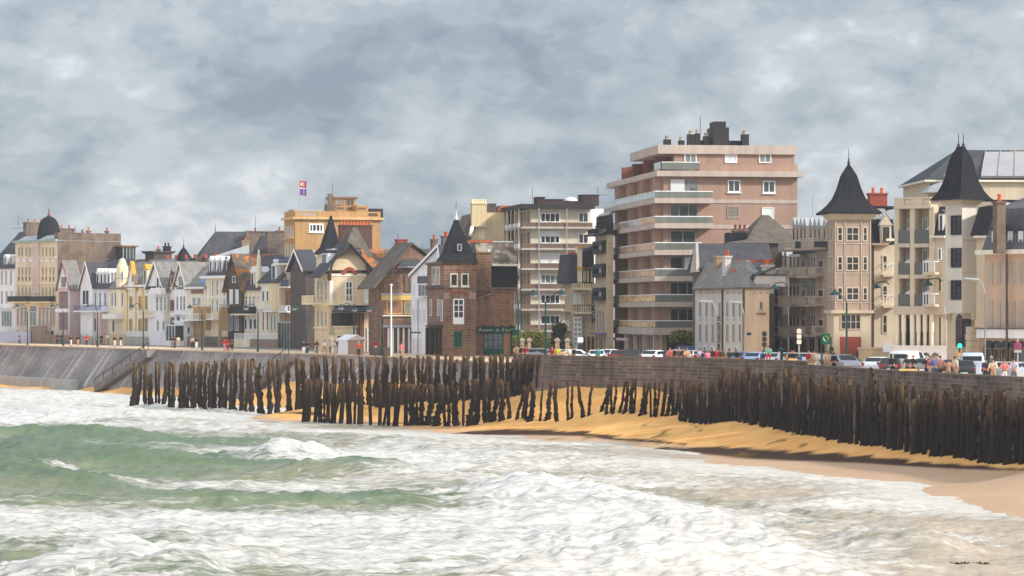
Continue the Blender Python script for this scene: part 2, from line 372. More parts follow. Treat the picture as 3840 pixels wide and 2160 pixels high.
# ------------------------------------------------------------------ sea wall line
WALLPX = [(-900, 545, 0), (-300, 490, 0), (0, 457, 0), (560, 400, 0), (900, 372, 0), (1260, 347, 0), (1500, 327, 0), (1700, 308, 0), (1925, 285, 0), (2110, 273, 1), (2560, 262, 1), (3025, 243, 1), (3300, 222, 1), (3840, 195, 1), (4700, 165, 1), (6500, 130, 1)]
WALL = [Vector(XY(p, d)) for p, d, k in WALLPX]
def walld(px):
    rx = (px - CX) / F
    for i in range(len(WALL) - 1):
        a, b = WALL[i], WALL[i + 1]; pa = a.x / a.y; pb = b.x / b.y
        if pa <= rx <= pb:
            u = b - a; t = (rx * a.y - a.x) / (u.x - rx * u.y); return a.y + u.y * t
    return 200
def wnorm(i):
    a = WALL[max(i - 1, 0)]; b = WALL[min(i + 1, len(WALL) - 1)]; t = (b - a).normalized(); return Vector((t.y, -t.x)) if t.y < 0 else Vector((-t.y, t.x))
# outward = towards the sea (left/near side)
def onorm(i):
    n = wnorm(i)
    return n if n.dot(-WALL[i]) > 0 else -n
# ------------------------------------------------------------------ terrain
CP = [(-300, 1440, .3), (0, 1442, .25), (200, 1446, .35), (300, 1452, .1), (390, 1466, .22), (330, 1462, .08), (450, 1452, .8), (500, 1476, .2), (700, 1492, .05), (860, 1502, .05), (1050, 1528, .05),
      (500, 1533, -.4), (700, 1533, -.3), (900, 1531, -.05), (1120, 1524, .35), (1250, 1512, 1.0), (1400, 1505, 1.8), (1600, 1488, 2.5), (1800, 1464, 3.3), (2000, 1450, 3.9), (2154, 1439, 4.4),
      (1130, 1583, .02), (1300, 1583, .12), (1500, 1582, .25), (1800, 1578, .75), (1500, 1530, 1.1), (2100, 1567, 1.4), (2300, 1565, 1.7), (2540, 1560, 2.0), (2350, 1490, 3.4), (2540, 1533, 2.5),
      (2720, 1583, 1.95), (2900, 1603, 1.8), (3100, 1638, 1.5), (3300, 1672, 1.28), (3560, 1708, 1.12), (3840, 1743, 1.04), (2900, 1570, 2.0), (3400, 1630, 1.7), (3700, 1690, 1.5), (4300, 1820, .9), (5200, 1950, .9),
      (1160, 1600, .0), (1400, 1615, .02), (1700, 1612, .16), (2000, 1625, .18), (2400, 1652, .2), (2650, 1680, .26), (2900, 1700, .32), (3150, 1718, .42), (3400, 1735, .52), (3620, 1750, .62), (3840, 1765, .75), (4300, 1840, .6),
      (1500, 1640, -.03), (2000, 1655, .0), (2400, 1680, .02), (2560, 1737, .0), (3000, 1775, .0), (3400, 1812, .0), (3640, 1862, .12), (3740, 1890, .14), (3840, 1880, .25), (3840, 1905, .14), (4000, 1920, .2), (3840, 1945, .0), (3640, 1900, .0), (3840, 1850, .35), (3400, 1775, .25), (3000, 1738, .15), (2700, 1708, .1), (3640, 1810, .3), (4600, 2150, .2),
      (0, 1500, -.8), (500, 1600, -1), (0, 1700, -2), (1280, 1700, -.7), (2560, 1800, -.4), (0, 2160, -3), (1900, 1900, -1.6), (1900, 2160, -2.4), (3400, 2000, -.5), (3840, 2200, -.8), (3000, 1900, -.5), (-1500, 1700, -2.5), (-2600, 1900, -3), (-4200, 1750, -3), (-1500, 3600, -3), (-3500, 2900, -3), (-1800, 1500, -2), (1000, 2600, -3), (4600, 2600, -1)]
CP += [(x_, y_, EYE - (y_ - HY) * (walld(x_) - 4.2) / F) for x_, y_ in ((240, 1442), (380, 1437), (520, 1434), (700, 1431), (900, 1428), (1100, 1425), (1250, 1421), (1400, 1417), (1600, 1415))]
cpw = np.array([[(p - CX) * dz(y, z) / F, dz(y, z)] for p, y, z in CP]); cpz = np.array([z for _, _, z in CP])
def _k(r): return np.sqrt(r * r + 4.0)
sc_ = np.array([1.0, .8])
def _dm(A, B): return np.sqrt((((A[:, None, :] - B[None, :, :]) * sc_) ** 2).sum(2))
_A = _k(_dm(cpw, cpw)) + np.eye(len(cpw)) * 1e-3
_w = np.linalg.solve(_A - 0, cpz - cpz.mean())
def tz(P):
    P = np.atleast_2d(np.asarray(P, float)); out = np.empty(len(P))
    for i in range(0, len(P), 20000): out[i:i + 20000] = _k(_dm(P[i:i + 20000], cpw)) @ _w + cpz.mean()
    return out
def tz1(x, y): return float(tz([(x, y)])[0])
def hash2(ix, iy, s):
    h = (ix * 374761393 + iy * 668265263 + s * 1442695041) & 0x7fffffff
    h = ((h ^ (h >> 13)) * 1274126177) & 0x7fffffff
    return ((h ^ (h >> 16)) & 0xffff) / 65535.0
def vnoise(x, y, s=0):
    ix = np.floor(x).astype(np.int64); iy = np.floor(y).astype(np.int64); fx = x - ix; fy = y - iy
    fx = fx * fx * (3 - 2 * fx); fy = fy * fy * (3 - 2 * fy)
    a = hash2(ix, iy, s); b = hash2(ix + 1, iy, s); c = hash2(ix, iy + 1, s); d = hash2(ix + 1, iy + 1, s)
    return (a + (b - a) * fx) * (1 - fy) + (c + (d - c) * fx) * fy
def fbm(x, y, o=4, s=0, g=.5):
    r = 0; a = 1; t = 0
    for i in range(o): r = r + a * vnoise(x * 2 ** i, y * 2 ** i, s + i * 7); t += a; a *= g
    return r / t
def segdist(P, a, b):
    a = np.array(a[:2]); b = np.array(b[:2]); u = b - a; t = np.clip(((P - a) @ u) / (u @ u), 0, 1); q = a + t[:, None] * u
    return np.sqrt(((P - q) ** 2).sum(1)), t
def grid_mesh(name, ys, ks, hfun, attrs, m, kind):
    """fan shaped sheet: rows at distance ys, columns at slopes ks"""
    Y, K = np.meshgrid(ys, ks, indexing='ij'); X = Y * K; P = np.stack([X.ravel(), Y.ravel()], 1)
    Z, A = hfun(P)
    co = np.column_stack([P, Z]).astype(np.float32); nr, nc = Y.shape
    i = np.arange(nr * nc).reshape(nr, nc); q = np.stack([i[:-1, :-1], i[:-1, 1:], i[1:, 1:], i[1:, :-1]], -1).reshape(-1, 4)
    me = bpy.data.meshes.new(name); me.vertices.add(len(co)); me.vertices.foreach_set('co', co.ravel())
    me.loops.add(q.size); me.loops.foreach_set('vertex_index', q.ravel().astype(np.int32)); me.polygons.add(len(q))
    me.polygons.foreach_set('loop_start', np.arange(0, q.size, 4, dtype=np.int32)); me.polygons.foreach_set('loop_total', np.full(len(q), 4, np.int32))
    me.update(calc_edges=True); me.shade_smooth()
    for k, v in A.items():
        at = me.attributes.new(k, 'FLOAT', 'POINT'); at.data.foreach_set('value', v.astype(np.float32))
    me.materials.append(m); o = bpy.data.objects.new(name, me); col.objects.link(o); o['kind'] = kind; return o
def P0(px, py, z=0.0): d = dz(py, z); return np.array([(px - CX) * d / F, d])
# ---- sand
def sandmat():
    m = bpy.data.materials.new('sand'); m.use_nodes = True; nt = m.node_tree; nt.nodes.clear(); L = nt.links.new
    out = _nd(nt, 'ShaderNodeOutputMaterial'); p = _nd(nt, 'ShaderNodeBsdfPrincipled'); L(p.outputs[0], out.inputs[0])
    at = _nd(nt, 'ShaderNodeAttribute', attribute_name='wet'); ag = _nd(nt, 'ShaderNodeAttribute', attribute_name='painted_reflection'); aw = _nd(nt, 'ShaderNodeAttribute', attribute_name='weed')
    tc = _nd(nt, 'ShaderNodeTexCoord'); n = _nd(nt, 'ShaderNodeTexNoise'); n.inputs['Scale'].default_value = .35; n.inputs['Detail'].default_value = 8; L(tc.outputs['Object'], n.inputs['Vector'])
    r = _nd(nt, 'ShaderNodeValToRGB'); L(n.outputs[0], r.inputs[0])
    r.color_ramp.elements[0].position = .35; r.color_ramp.elements[0].color = (*srgb((230, 166, 94)), 1); r.color_ramp.elements[1].position = .65; r.color_ramp.elements[1].color = (*srgb((244, 188, 114)), 1)
    wcol = _nd(nt, 'ShaderNodeMix', data_type='RGBA'); wcol.inputs[6].default_value = (*srgb((192, 152, 116)), 1); wcol.inputs[7].default_value = (*srgb((208, 176, 146)), 1); L(n.outputs[0], wcol.inputs[0])
    m1 = _nd(nt, 'ShaderNodeMix', data_type='RGBA'); L(at.outputs['Fac'], m1.inputs[0]); L(r.outputs[0], m1.inputs[6]); L(wcol.outputs[2], m1.inputs[7])
    m2 = _nd(nt, 'ShaderNodeMix', data_type='RGBA'); L(ag.outputs['Fac'], m2.inputs[0]); L(m1.outputs[2], m2.inputs[6]); m2.inputs[7].default_value = (*srgb((72, 50, 38)), 1)  # dark brown stands in for posts mirrored in the wet sand
    m3 = _nd(nt, 'ShaderNodeMix', data_type='RGBA'); L(aw.outputs['Fac'], m3.inputs[0]); L(m2.outputs[2], m3.inputs[6]); m3.inputs[7].default_value = (*srgb((120, 96, 40)), 1)
    L(m3.outputs[2], p.inputs['Base Color'])
    rr = _nd(nt, 'ShaderNodeMapRange'); L(at.outputs['Fac'], rr.inputs[0]); rr.inputs[3].default_value = .95; rr.inputs[4].default_value = .5
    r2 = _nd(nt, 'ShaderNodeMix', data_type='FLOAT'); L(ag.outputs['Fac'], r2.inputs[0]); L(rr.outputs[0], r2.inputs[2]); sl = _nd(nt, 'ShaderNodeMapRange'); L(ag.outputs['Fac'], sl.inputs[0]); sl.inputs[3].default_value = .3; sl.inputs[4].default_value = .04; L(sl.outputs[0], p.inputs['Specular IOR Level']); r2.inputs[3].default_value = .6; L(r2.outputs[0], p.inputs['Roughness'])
    nb = _nd(nt, 'ShaderNodeTexNoise'); nb.inputs['Scale'].default_value = 1.5; nb.inputs['Detail'].default_value = 6; L(tc.outputs['Object'], nb.inputs['Vector'])
    b = _nd(nt, 'ShaderNodeBump'); b.inputs['Distance'].default_value = .12
    bs = _nd(nt, 'ShaderNodeMapRange'); L(at.outputs['Fac'], bs.inputs[0]); bs.inputs[3].default_value = .12; bs.inputs[4].default_value = .02; L(bs.outputs[0], b.inputs['Strength']); L(nb.outputs[0], b.inputs['Height']); L(b.outputs[0], p.inputs['Normal'])
    return m
def polyfield(P, line, wd):
    """line = [(px,py,z,half width px in y)]; soft mask in world space"""
    out = np.zeros(len(P))
    for (a, b) in zip(line[:-1], line[1:]):
        A = P0(*a[:2], a[2]); B = P0(*b[:2], b[2]); u = B - A; t = np.clip(((P - A) @ u) / (u @ u), 0, 1); q = A + t[:, None] * u
        w = (a[3] + (b[3] - a[3]) * t); dd = P - q; dist = np.abs(dd[:, 1]) + np.abs(dd[:, 0]) * .35
        out = np.maximum(out, np.clip(2.0 - 1.7 * dist / np.maximum(w, .05) + (wd - .5) * 1.4, 0, 1))
    return out
def sandfun(P):
    z = tz(P); n = fbm(P[:, 0] * .12, P[:, 1] * .12, 5, 3)
    zz = z + (fbm(P[:, 0] * .4, P[:, 1] * .4, 4, 9) - .5) * .06 * np.clip(z, 0, 1)
    wet = np.clip((.32 + (n - .5) * .5 - z) / .3, 0, 1)
    n2 = fbm(P[:, 0] * .25, P[:, 1] * .6, 4, 5)
    py = HY + F * (EYE - z) / P[:, 1]; px = CX + F * P[:, 0] / P[:, 1]
    wet = np.maximum(wet, np.clip((py - np.interp(px, [1600, 2000, 2400, 2620, 3000, 3400, 3840, 4400], [1612, 1614, 1646, 1674, 1700, 1731, 1757, 1840]) + (n - .5) * 20) / 14, 0, 1) * (px > 1600))
    painted_reflection = np.zeros(len(P))  # reflection of the dark posts, painted as brown bands on the sand
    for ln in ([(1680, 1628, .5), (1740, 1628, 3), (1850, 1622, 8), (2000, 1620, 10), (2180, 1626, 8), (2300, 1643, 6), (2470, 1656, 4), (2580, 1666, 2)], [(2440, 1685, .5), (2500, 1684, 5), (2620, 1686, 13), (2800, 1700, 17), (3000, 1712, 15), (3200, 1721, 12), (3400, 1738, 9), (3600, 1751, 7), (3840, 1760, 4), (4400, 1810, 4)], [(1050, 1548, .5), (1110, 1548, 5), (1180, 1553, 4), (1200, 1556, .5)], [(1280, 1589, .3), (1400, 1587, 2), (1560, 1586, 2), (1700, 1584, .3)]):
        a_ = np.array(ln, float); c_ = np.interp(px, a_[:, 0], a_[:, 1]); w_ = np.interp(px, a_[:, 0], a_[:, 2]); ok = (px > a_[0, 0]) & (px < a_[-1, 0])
        painted_reflection = np.maximum(painted_reflection, np.clip(2.4 - 1.6 * np.abs(py - c_ + (n2 - .5) * 14) / w_ + (n2 - .5) * 2.2, 0, 1) * ok)
    wn = fbm(P[:, 0] * .9, P[:, 1] * .45, 3, 21)
    weed = np.clip((wn - .66) * 9, 0, .8) * polyfield(P, [(2250, 1597, 1.3, 6), (2600, 1588, 1.7, 8), (3000, 1625, 1.7, 6)], n2)
    zz = np.minimum(zz, 4.9)
    return zz, dict(wet=wet, painted_reflection=painted_reflection, weed=weed)
SAND = sandmat()
ys = np.concatenate([np.linspace(60, 160, 50), np.linspace(160, 350, 420)[1:], np.linspace(350, 620, 160)[1:]])
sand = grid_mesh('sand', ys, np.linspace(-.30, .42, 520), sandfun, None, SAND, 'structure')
# ---- sea
RID_ = [([(-400, 1660, .6), (120, 1648, .8), (240, 1642, 1.1), (420, 1655, .7), (620, 1672, .2)], 2.6),
        ([(-500, 1722, 1.0), (0, 1722, 1.2), (150, 1725, 1.35), (500, 1757, 1.0), (900, 1772, .55), (1280, 1792, .5)], 2.6),
        ([(800, 1735, .1), (950, 1742, .7), (1080, 1745, 1.35), (1180, 1750, .5), (1300, 1760, .1)], 2.0),
        ([(-400, 1800, .9), (60, 1802, 1.1), (120, 1808, 1.0), (260, 1822, .6), (480, 1842, .2)], 1.7),
        ([(-400, 1915, .3), (300, 1908, .5), (900, 1912, .55), (1500, 1912, .45), (1720, 1908, .1)], 1.6),
        ([(1180, 1778, .2), (1300, 1795, .85), (1460, 1800, .9), (1620, 1810, .4), (1750, 1820, .1)], 2.0),
        ([(1700, 1862, .3), (1900, 1872, .8), (2080, 1882, .95), (2200, 1905, .7), (2480, 1950, .5), (2700, 1960, .2)], 2.0),
        ([(100, 2185, .5), (300, 2200, 1.1), (430, 2205, 1.55), (520, 2235, 1.0), (640, 2225, 1.3), (800, 2240, .8), (1050, 2260, .2)], 1.5),
        ([(500, 2065, .2), (600, 2078, .6), (700, 2095, .6), (900, 2130, .1)], 1.2),
        ([(2850, 2050, .1), (3100, 2062, .3), (3330, 2076, .7), (3450, 2085, .7), (3650, 2100, .1)], 1.3),
        ([(2350, 2055, .3), (2600, 2030, .9), (2740, 2040, .4)], 2.0), ([(2100, 2150, .2), (2350, 2130, .6), (2600, 2150, .9), (2680, 2180, .3)], 1.6),
        ([(1900, 2148, .1), (2050, 2140, .4), (2200, 2150, .1)], 1.1), ([(2850, 2085, .1), (2920, 2080, .45), (3000, 2095, .1)], .9),
        ([(0, 1560, .3), (200, 1570, .5), (450, 1575, .4), (700, 1590, .2)], 2.5), ([(1280, 1650, .4), (1500, 1668, .45), (1800, 1688, .3)], 2.2)]
BRK_ = [([(960, 1728, .5), (1010, 1722, 1), (1090, 1715, 1.2), (1160, 1735, 1), (1240, 1748, .6)], 5), ([(850, 1752, .6), (1200, 1755, .8)], 3),
        ([(30, 1772, .5), (110, 1760, .9), (170, 1790, 1), (260, 1812, .8), (400, 1822, .5)], 1.3), ([(90, 1722, .6), (130, 1712, .9), (165, 1722, .6)], 1.0),
        ([(250, 1628, .6), (300, 1638, 1), (400, 1650, .8)], 3), ([(1290, 1768, .6), (1420, 1768, .9), (1700, 1800, .7)], 1.7),
        ([(1880, 1870, .8), (2050, 1862, 1), (2130, 1885, 1.1), (2300, 1920, 1), (2560, 1958, .8), (2760, 1975, .6)], 2.6), ([(1950, 1900, .7), (2300, 1935, .8)], 5),
        ([(280, 2160, .8), (430, 2120, 1.3), (500, 2150, 1.2)], 2.6), ([(200, 2190, 1), (460, 2185, 1.2)], 3), ([(2560, 1975, .9), (2700, 2000, 1.1), (2760, 2020, .9)], 4), ([(2400, 2060, 1), (2680, 2060, 1)], 5),
        ([(2300, 2140, 1), (2620, 2110, 1.1), (2620, 2170, 1)], 4), ([(2560, 1740, 1), (3000, 1776, 1), (3400, 1812, 1.1), (3510, 1840, 1), (3560, 1870, 1), (3680, 1912, .9), (3860, 1925, .8)], 4),
        ([(3100, 1905, .9), (3350, 1900, 1), (3650, 1912, .9)], 2.4), ([(3150, 2000, .7), (3300, 2010, .9), (3420, 2030, .9), (3580, 2068, .7)], 1.6), ([(2920, 2060, .8), (2960, 2070, .8)], .8),
        ([(1700, 1660, .7), (2100, 1668, .8), (2560, 1690, .6)], 1.5), ([(0, 1590, .9), (200, 1560, .9), (400, 1580, .9)], 6), ([(0, 1480, .8), (300, 1500, .8), (700, 1540, .6)], 14), ([(1280, 1620, .8), (1500, 1640, .9), (1760, 1660, .8)], 4),
        ([(300, 1865, .4), (450, 1895, .5)], 1.5), ([(0, 1895, .5), (160, 1885, .7)], 1.5), ([(2560, 1700, .8), (2650, 1705, .8)], 1.2)]
GCP = [(0, 1480, .72), (500, 1560, .78), (1000, 1600, .8), (600, 1625, .55), (150, 1635, .35), (350, 1650, .15), (600, 1665, .3), (900, 1680, .5), (0, 1690, .12), (200, 1740, .05), (500, 1770, .03), (900, 1780, .1), (1200, 1785, .2),
       (0, 1830, .1), (300, 1860, .25), (700, 1830, .6), (1100, 1840, .65), (500, 1890, .28), (900, 1905, .2), (1400, 1910, .18), (1700, 1905, .5), (0, 1950, .7), (500, 1960, .8), (1000, 1960, .85), (1500, 1960, .82),
       (0, 2040, .45), (300, 2060, .4), (600, 2050, .7), (1000, 2050, .85), (0, 2120, .25), (600, 2150, .2), (800, 2120, .55), (1280, 2120, .8), (1400, 1860, .3), (1300, 1730, .8), (1300, 1785, .12), (1500, 1790, .25), (1700, 1760, .8), (2000, 1720, .7), (2300, 1740, .65),
       (1400, 1700, .8), (2000, 1800, .85), (2300, 1830, .9), (2500, 1880, .45), (2250, 1870, .6), (2000, 1835, .3), (1800, 1960, .8), (2200, 2000, .75), (1700, 2100, .68), (2100, 2090, .66), (1700, 2140, .4), (2450, 2080, .95), (2600, 2140, .97),
       (2700, 1790, .6), (2900, 1830, .5), (2700, 1860, .4), (2900, 1900, .42), (3300, 1870, .75), (3500, 1900, .85), (3000, 1950, .55), (3500, 1980, .52), (2850, 2010, .35), (3150, 2030, .3), (3300, 2060, .3), (3000, 2120, .5), (3400, 2130, .52), (3800, 2050, .55), (3800, 2150, .6), (3800, 1960, .6), (1200, 1620, .5), (1300, 1600, .3), (1900, 1650, .55), (2400, 1695, .45), (2600, 1715, .5)]
GAP_ = [([(-300, 1700, .5), (0, 1705, .6), (300, 1725, .6), (700, 1758, .55), (950, 1772, .4)], 4.5), ([(-300, 1790, .5), (100, 1830, .5), (300, 1850, .3)], 3.0), ([(300, 1880, .3), (800, 1896, .5), (1300, 1903, .5), (1700, 1903, .4)], 1.3), ([(700, 1862, .2), (1300, 1866, .4), (1720, 1864, .2)], 1.2), ([(1180, 1778, .3), (1290, 1780, .7), (1480, 1788, .7), (1640, 1796, .3)], 1.7),
        ([(1880, 1842, .5), (2000, 1838, .6), (2100, 1832, .3)], .9), ([(2180, 1868, .5), (2350, 1880, .6), (2560, 1890, .3)], 1.8), ([(2200, 1930, .5), (2400, 1942, .5), (2520, 1938, .2)], .9), ([(480, 2130, .5), (620, 2125, .6), (700, 2150, .6), (900, 2150, .3)], 1.3), ([(-200, 2080, .3), (200, 2100, .3), (300, 2140, .5)], 2.0), ([(620, 2050, .5), (720, 2058, .4)], .6),
        ([(1400, 2108, .3), (1700, 2105, .5), (1880, 2108, .3)], .7), ([(2040, 2122, .6), (2110, 2120, .5)], .5), ([(2740, 1850, .3), (2900, 1856, .4), (3080, 1850, .2)], .9), ([(3260, 2058, .6), (3420, 2056, .5), (3560, 2062, .3)], .8), ([(2750, 2010, .3), (2950, 2020, .35), (3150, 2030, .3)], 1.5), ([(300, 1585, .4), (520, 1588, .4)], 2), ([(100, 1655, .6), (500, 1662, .5), (800, 1668, .3)], 3)]
gw = np.array([P0(a, b) for a, b, _ in GCP]); gz = np.array([c for _, _, c in GCP])
def seafun(P):
    N = len(P); h = np.zeros(N); fo = np.zeros(N); green = np.zeros(N)
    wob = (fbm(P[:, 0] * .09, P[:, 1] * .09, 3, 40) - .5) * 3.0
    for line, w in RID_:
        best = np.zeros(N); 
        for a, b in zip(line[:-1], line[1:]):
            A = P0(*a[:2]); B = P0(*b[:2]); u = B - A; t = np.clip(((P - A) @ u) / (u @ u), 0, 1); q = A + t[:, None] * u; dd = P - q
            s = dd[:, 1] + wob * .35; e = np.where(s > 0, s / (w * .75), s / (w * 1.25)); ex = dd[:, 0] / (w * 2.0)
            ex = np.where((t > 0) & (t < 1), 0, ex)
            v = (a[2] + (b[2] - a[2]) * t) * np.exp(-(e ** 2) - ex ** 2); best = np.maximum(best, v * 1.3)
        h = np.maximum(h, best) + np.minimum(h, best) * .4
    n1 = fbm(P[:, 0] * .11, P[:, 1] * .20, 4, 11); n2 = fbm(P[:, 0] * .5, P[:, 1] * .8, 4, 12); n3 = fbm(P[:, 0] * 1.4, P[:, 1] * 1.8, 3, 13)
    n4 = fbm(P[:, 0] * 2.6, P[:, 1] * 3.2, 2, 14); rdg = 1 - np.abs(2 * fbm(P[:, 0] * .32, P[:, 1] * .6, 3, 15) - 1)
    h += (n1 - .5) * .75 + (n2 - .5) * .34 + (n3 - .5) * .2 + (n4 - .5) * .1 + (rdg ** 3) * .3 - .1
    d2 = np.empty(N)
    g = np.zeros(N)
    for i in range(0, N, 20000):
        D = ((P[i:i + 20000, None, :] - gw[None]) * np.array([.55, 1.0])); r = 1 / ((D ** 2).sum(2) + 3.0) ** 1.5; g[i:i + 20000] = (r * gz).sum(1) / r.sum(1)
    for line, w in BRK_:
        for a, b in zip(line[:-1], line[1:]):
            A = P0(*a[:2]); B = P0(*b[:2]); u = B - A; t = np.clip(((P - A) @ u) / (u @ u), 0, 1); q = A + t[:, None] * u; dd = P - q
            e = np.sqrt((dd[:, 1] + wob * .25) ** 2 + (dd[:, 0] * .6) ** 2) / w; s = (a[2] + (b[2] - a[2]) * t) * np.exp(-e ** 2); fo = np.maximum(fo, s)
    gp = np.zeros(N)
    for line, w in GAP_:
        for a, b in zip(line[:-1], line[1:]):
            A = P0(*a[:2]); B = P0(*b[:2]); u = B - A; t = np.clip(((P - A) @ u) / (u @ u), 0, 1); q = A + t[:, None] * u; dd = P - q
            e = np.sqrt((dd[:, 1] + wob * .2) ** 2 + (dd[:, 0] * .5) ** 2) / w; gp = np.maximum(gp, (a[2] + (b[2] - a[2]) * t) * np.exp(-e ** 2))
    z = tz(P); shallow = np.clip(-z / .5, 0, 1); hh = h * (.12 + .88 * shallow) + fo * .28 * (n3 * 1.2) * shallow
    turb = np.clip((P[:, 0] / P[:, 1] * F + CX - 900) / 2600, 0, 1) * .8 + np.clip(1 - (-z) / 1.2, 0, 1) * .5
    turb = np.clip(turb + (fbm(P[:, 0] * .06, P[:, 1] * .1, 3, 77) - .42) * .9 - np.clip(h - .5, 0, 1) * .4, 0, 1)
    return hh + .02, dict(foam=np.clip(g * .76 + .17 - .13 * np.clip((P[:, 0] / P[:, 1] * F + CX - 2300) / 700, 0, 1) + fo * .42 - gp * .62, 0, 1.2), turb=turb, crest=np.clip(h, 0, 1.5), n1=n1)
def seamat():
    m = bpy.data.materials.new('sea_water'); m.use_nodes = True; nt = m.node_tree; nt.nodes.clear(); L = nt.links.new
    out = _nd(nt, 'ShaderNodeOutputMaterial'); p = _nd(nt, 'ShaderNodeBsdfPrincipled'); L(p.outputs[0], out.inputs[0])
    af = _nd(nt, 'ShaderNodeAttribute', attribute_name='foam'); at = _nd(nt, 'ShaderNodeAttribute', attribute_name='turb'); ac = _nd(nt, 'ShaderNodeAttribute', attribute_name='crest')
    tc = _nd(nt, 'ShaderNodeTexCoord')
    def N(scl, det, ro, mpg, dist=0):
        mp = _nd(nt, 'ShaderNodeMapping'); mp.inputs['Scale'].default_value = mpg; L(tc.outputs['Object'], mp.inputs[0])
        n = _nd(nt, 'ShaderNodeTexNoise'); n.inputs['Scale'].default_value = scl; n.inputs['Detail'].default_value = det; n.inputs['Roughness'].default_value = ro; n.inputs['Distortion'].default_value = dist; L(mp.outputs[0], n.inputs[0]); return n.outputs[0]
    a = N(.32, 8, .62, (.4, 1.0, .6), .6); b = N(1.4, 6, .68, (.3, 1.15, .8), .3); c = N(.12, 4, .5, (.5, 1, 1), .8)
    def M(op, x, y):
        n = _nd(nt, 'ShaderNodeMath', operation=op)
        for i, v in enumerate((x, y)):
            if isinstance(v, (int, float)): n.inputs[i].default_value = v
            else: L(v, n.inputs[i])
        return n.outputs[0]
    e_ = N(3.2, 5, .68, (.24, 1.1, .8), .25); s = M('ADD', M('ADD', M('MULTIPLY', a, .45), M('MULTIPLY', b, .75)), M('ADD', M('MULTIPLY', c, .35), M('MULTIPLY', e_, .55)))  # mean ~1.05
    v = M('ADD', M('SUBTRACT', s, 1.55), M('MULTIPLY', af.outputs['Fac'], 1.0))
    mr = _nd(nt, 'ShaderNodeMapRange', interpolation_type='SMOOTHSTEP'); L(v, mr.inputs[0]); mr.inputs[1].default_value = -.12; mr.inputs[2].default_value = .14
    gcol = _nd(nt, 'ShaderNodeMix', data_type='RGBA'); L(at.outputs['Fac'], gcol.inputs[0]); gcol.inputs[6].default_value = (*srgb((104, 123, 92)), 1); gcol.inputs[7].default_value = (*srgb((190, 172, 152)), 1)
    wv = _nd(nt, 'ShaderNodeMix', data_type='RGBA', blend_type='MULTIPLY'); wv.inputs[0].default_value = 1; L(gcol.outputs[2], wv.inputs[6])
    vr = _nd(nt, 'ShaderNodeMapRange'); L(M('ADD', a, b), vr.inputs[0]); vr.inputs[1].default_value = .6; vr.inputs[2].default_value = 1.4; vr.inputs[3].default_value = .7; vr.inputs[4].default_value = 1.25
    cb = _nd(nt, 'ShaderNodeCombineXYZ'); [L(vr.outputs[0], cb.inputs[i]) for i in range(3)]; L(cb.outputs[0], wv.inputs[7])
    fc = _nd(nt, 'ShaderNodeMix', data_type='RGBA'); fc.inputs[6].default_value = (.48, .46, .435, 1); fc.inputs[7].default_value = (.665, .655, .64, 1)
    fr = _nd(nt, 'ShaderNodeMapRange'); L(v, fr.inputs[0]); fr.inputs[1].default_value = 0; fr.inputs[2].default_value = .35; L(fr.outputs[0], fc.inputs[0])
    st = N(2.2, 5, .7, (.3, 1.6, .8), .4); fm = _nd(nt, 'ShaderNodeMapRange'); L(M('ADD', M('MULTIPLY', st, .6), M('MULTIPLY', e_, .4)), fm.inputs[0]); fm.inputs[1].default_value = .36; fm.inputs[2].default_value = .58; fm.inputs[3].default_value = .62; fm.inputs[4].default_value = 1.12
    tb = _nd(nt, 'ShaderNodeMix', data_type='RGBA'); L(at.outputs['Fac'], tb.inputs[0]); tb.inputs[6].default_value = (1, 1, 1, 1); tb.inputs[7].default_value = (1, .95, .89, 1)
    f2 = _nd(nt, 'ShaderNodeMix', data_type='RGBA', blend_type='MULTIPLY'); f2.inputs[0].default_value = 1; L(fc.outputs[2], f2.inputs[6]); L(tb.outputs[2], f2.inputs[7])
    f3 = _nd(nt, 'ShaderNodeVectorMath', operation='SCALE'); L(f2.outputs[2], f3.inputs[0]); L(fm.outputs[0], f3.inputs['Scale'])
    mx = _nd(nt, 'ShaderNodeMix', data_type='RGBA'); L(mr.outputs[0], mx.inputs[0]); L(wv.outputs[2], mx.inputs[6]); L(f3.outputs[0], mx.inputs[7]); L(mx.outputs[2], p.inputs['Base Color'])
    ro = _nd(nt, 'ShaderNodeMapRange'); L(mr.outputs[0], ro.inputs[0]); ro.inputs[3].default_value = .22; ro.inputs[4].default_value = .9; L(ro.outputs[0], p.inputs['Roughness'])
    p.inputs['Specular IOR Level'].default_value = .4; p.inputs['IOR'].default_value = 1.33
    bp = _nd(nt, 'ShaderNodeBump'); bp.inputs['Strength'].default_value = .6; bp.inputs['Distance'].default_value = .25; L(M('ADD', M('ADD', M('MULTIPLY', a, .4), M('MULTIPLY', b, .6)), M('ADD', M('MULTIPLY', e_, .5), M('MULTIPLY', mr.outputs[0], .2))), bp.inputs['Height']); L(bp.outputs[0], p.inputs['Normal'])
    return m
ys = np.concatenate([np.linspace(70, 112, 50), 112 * (480 / 112) ** np.linspace(0, 1, 640)[1:]])
sea = grid_mesh('sea', ys, np.linspace(-.24, .27, 620), seafun, None, seamat(), 'structure')
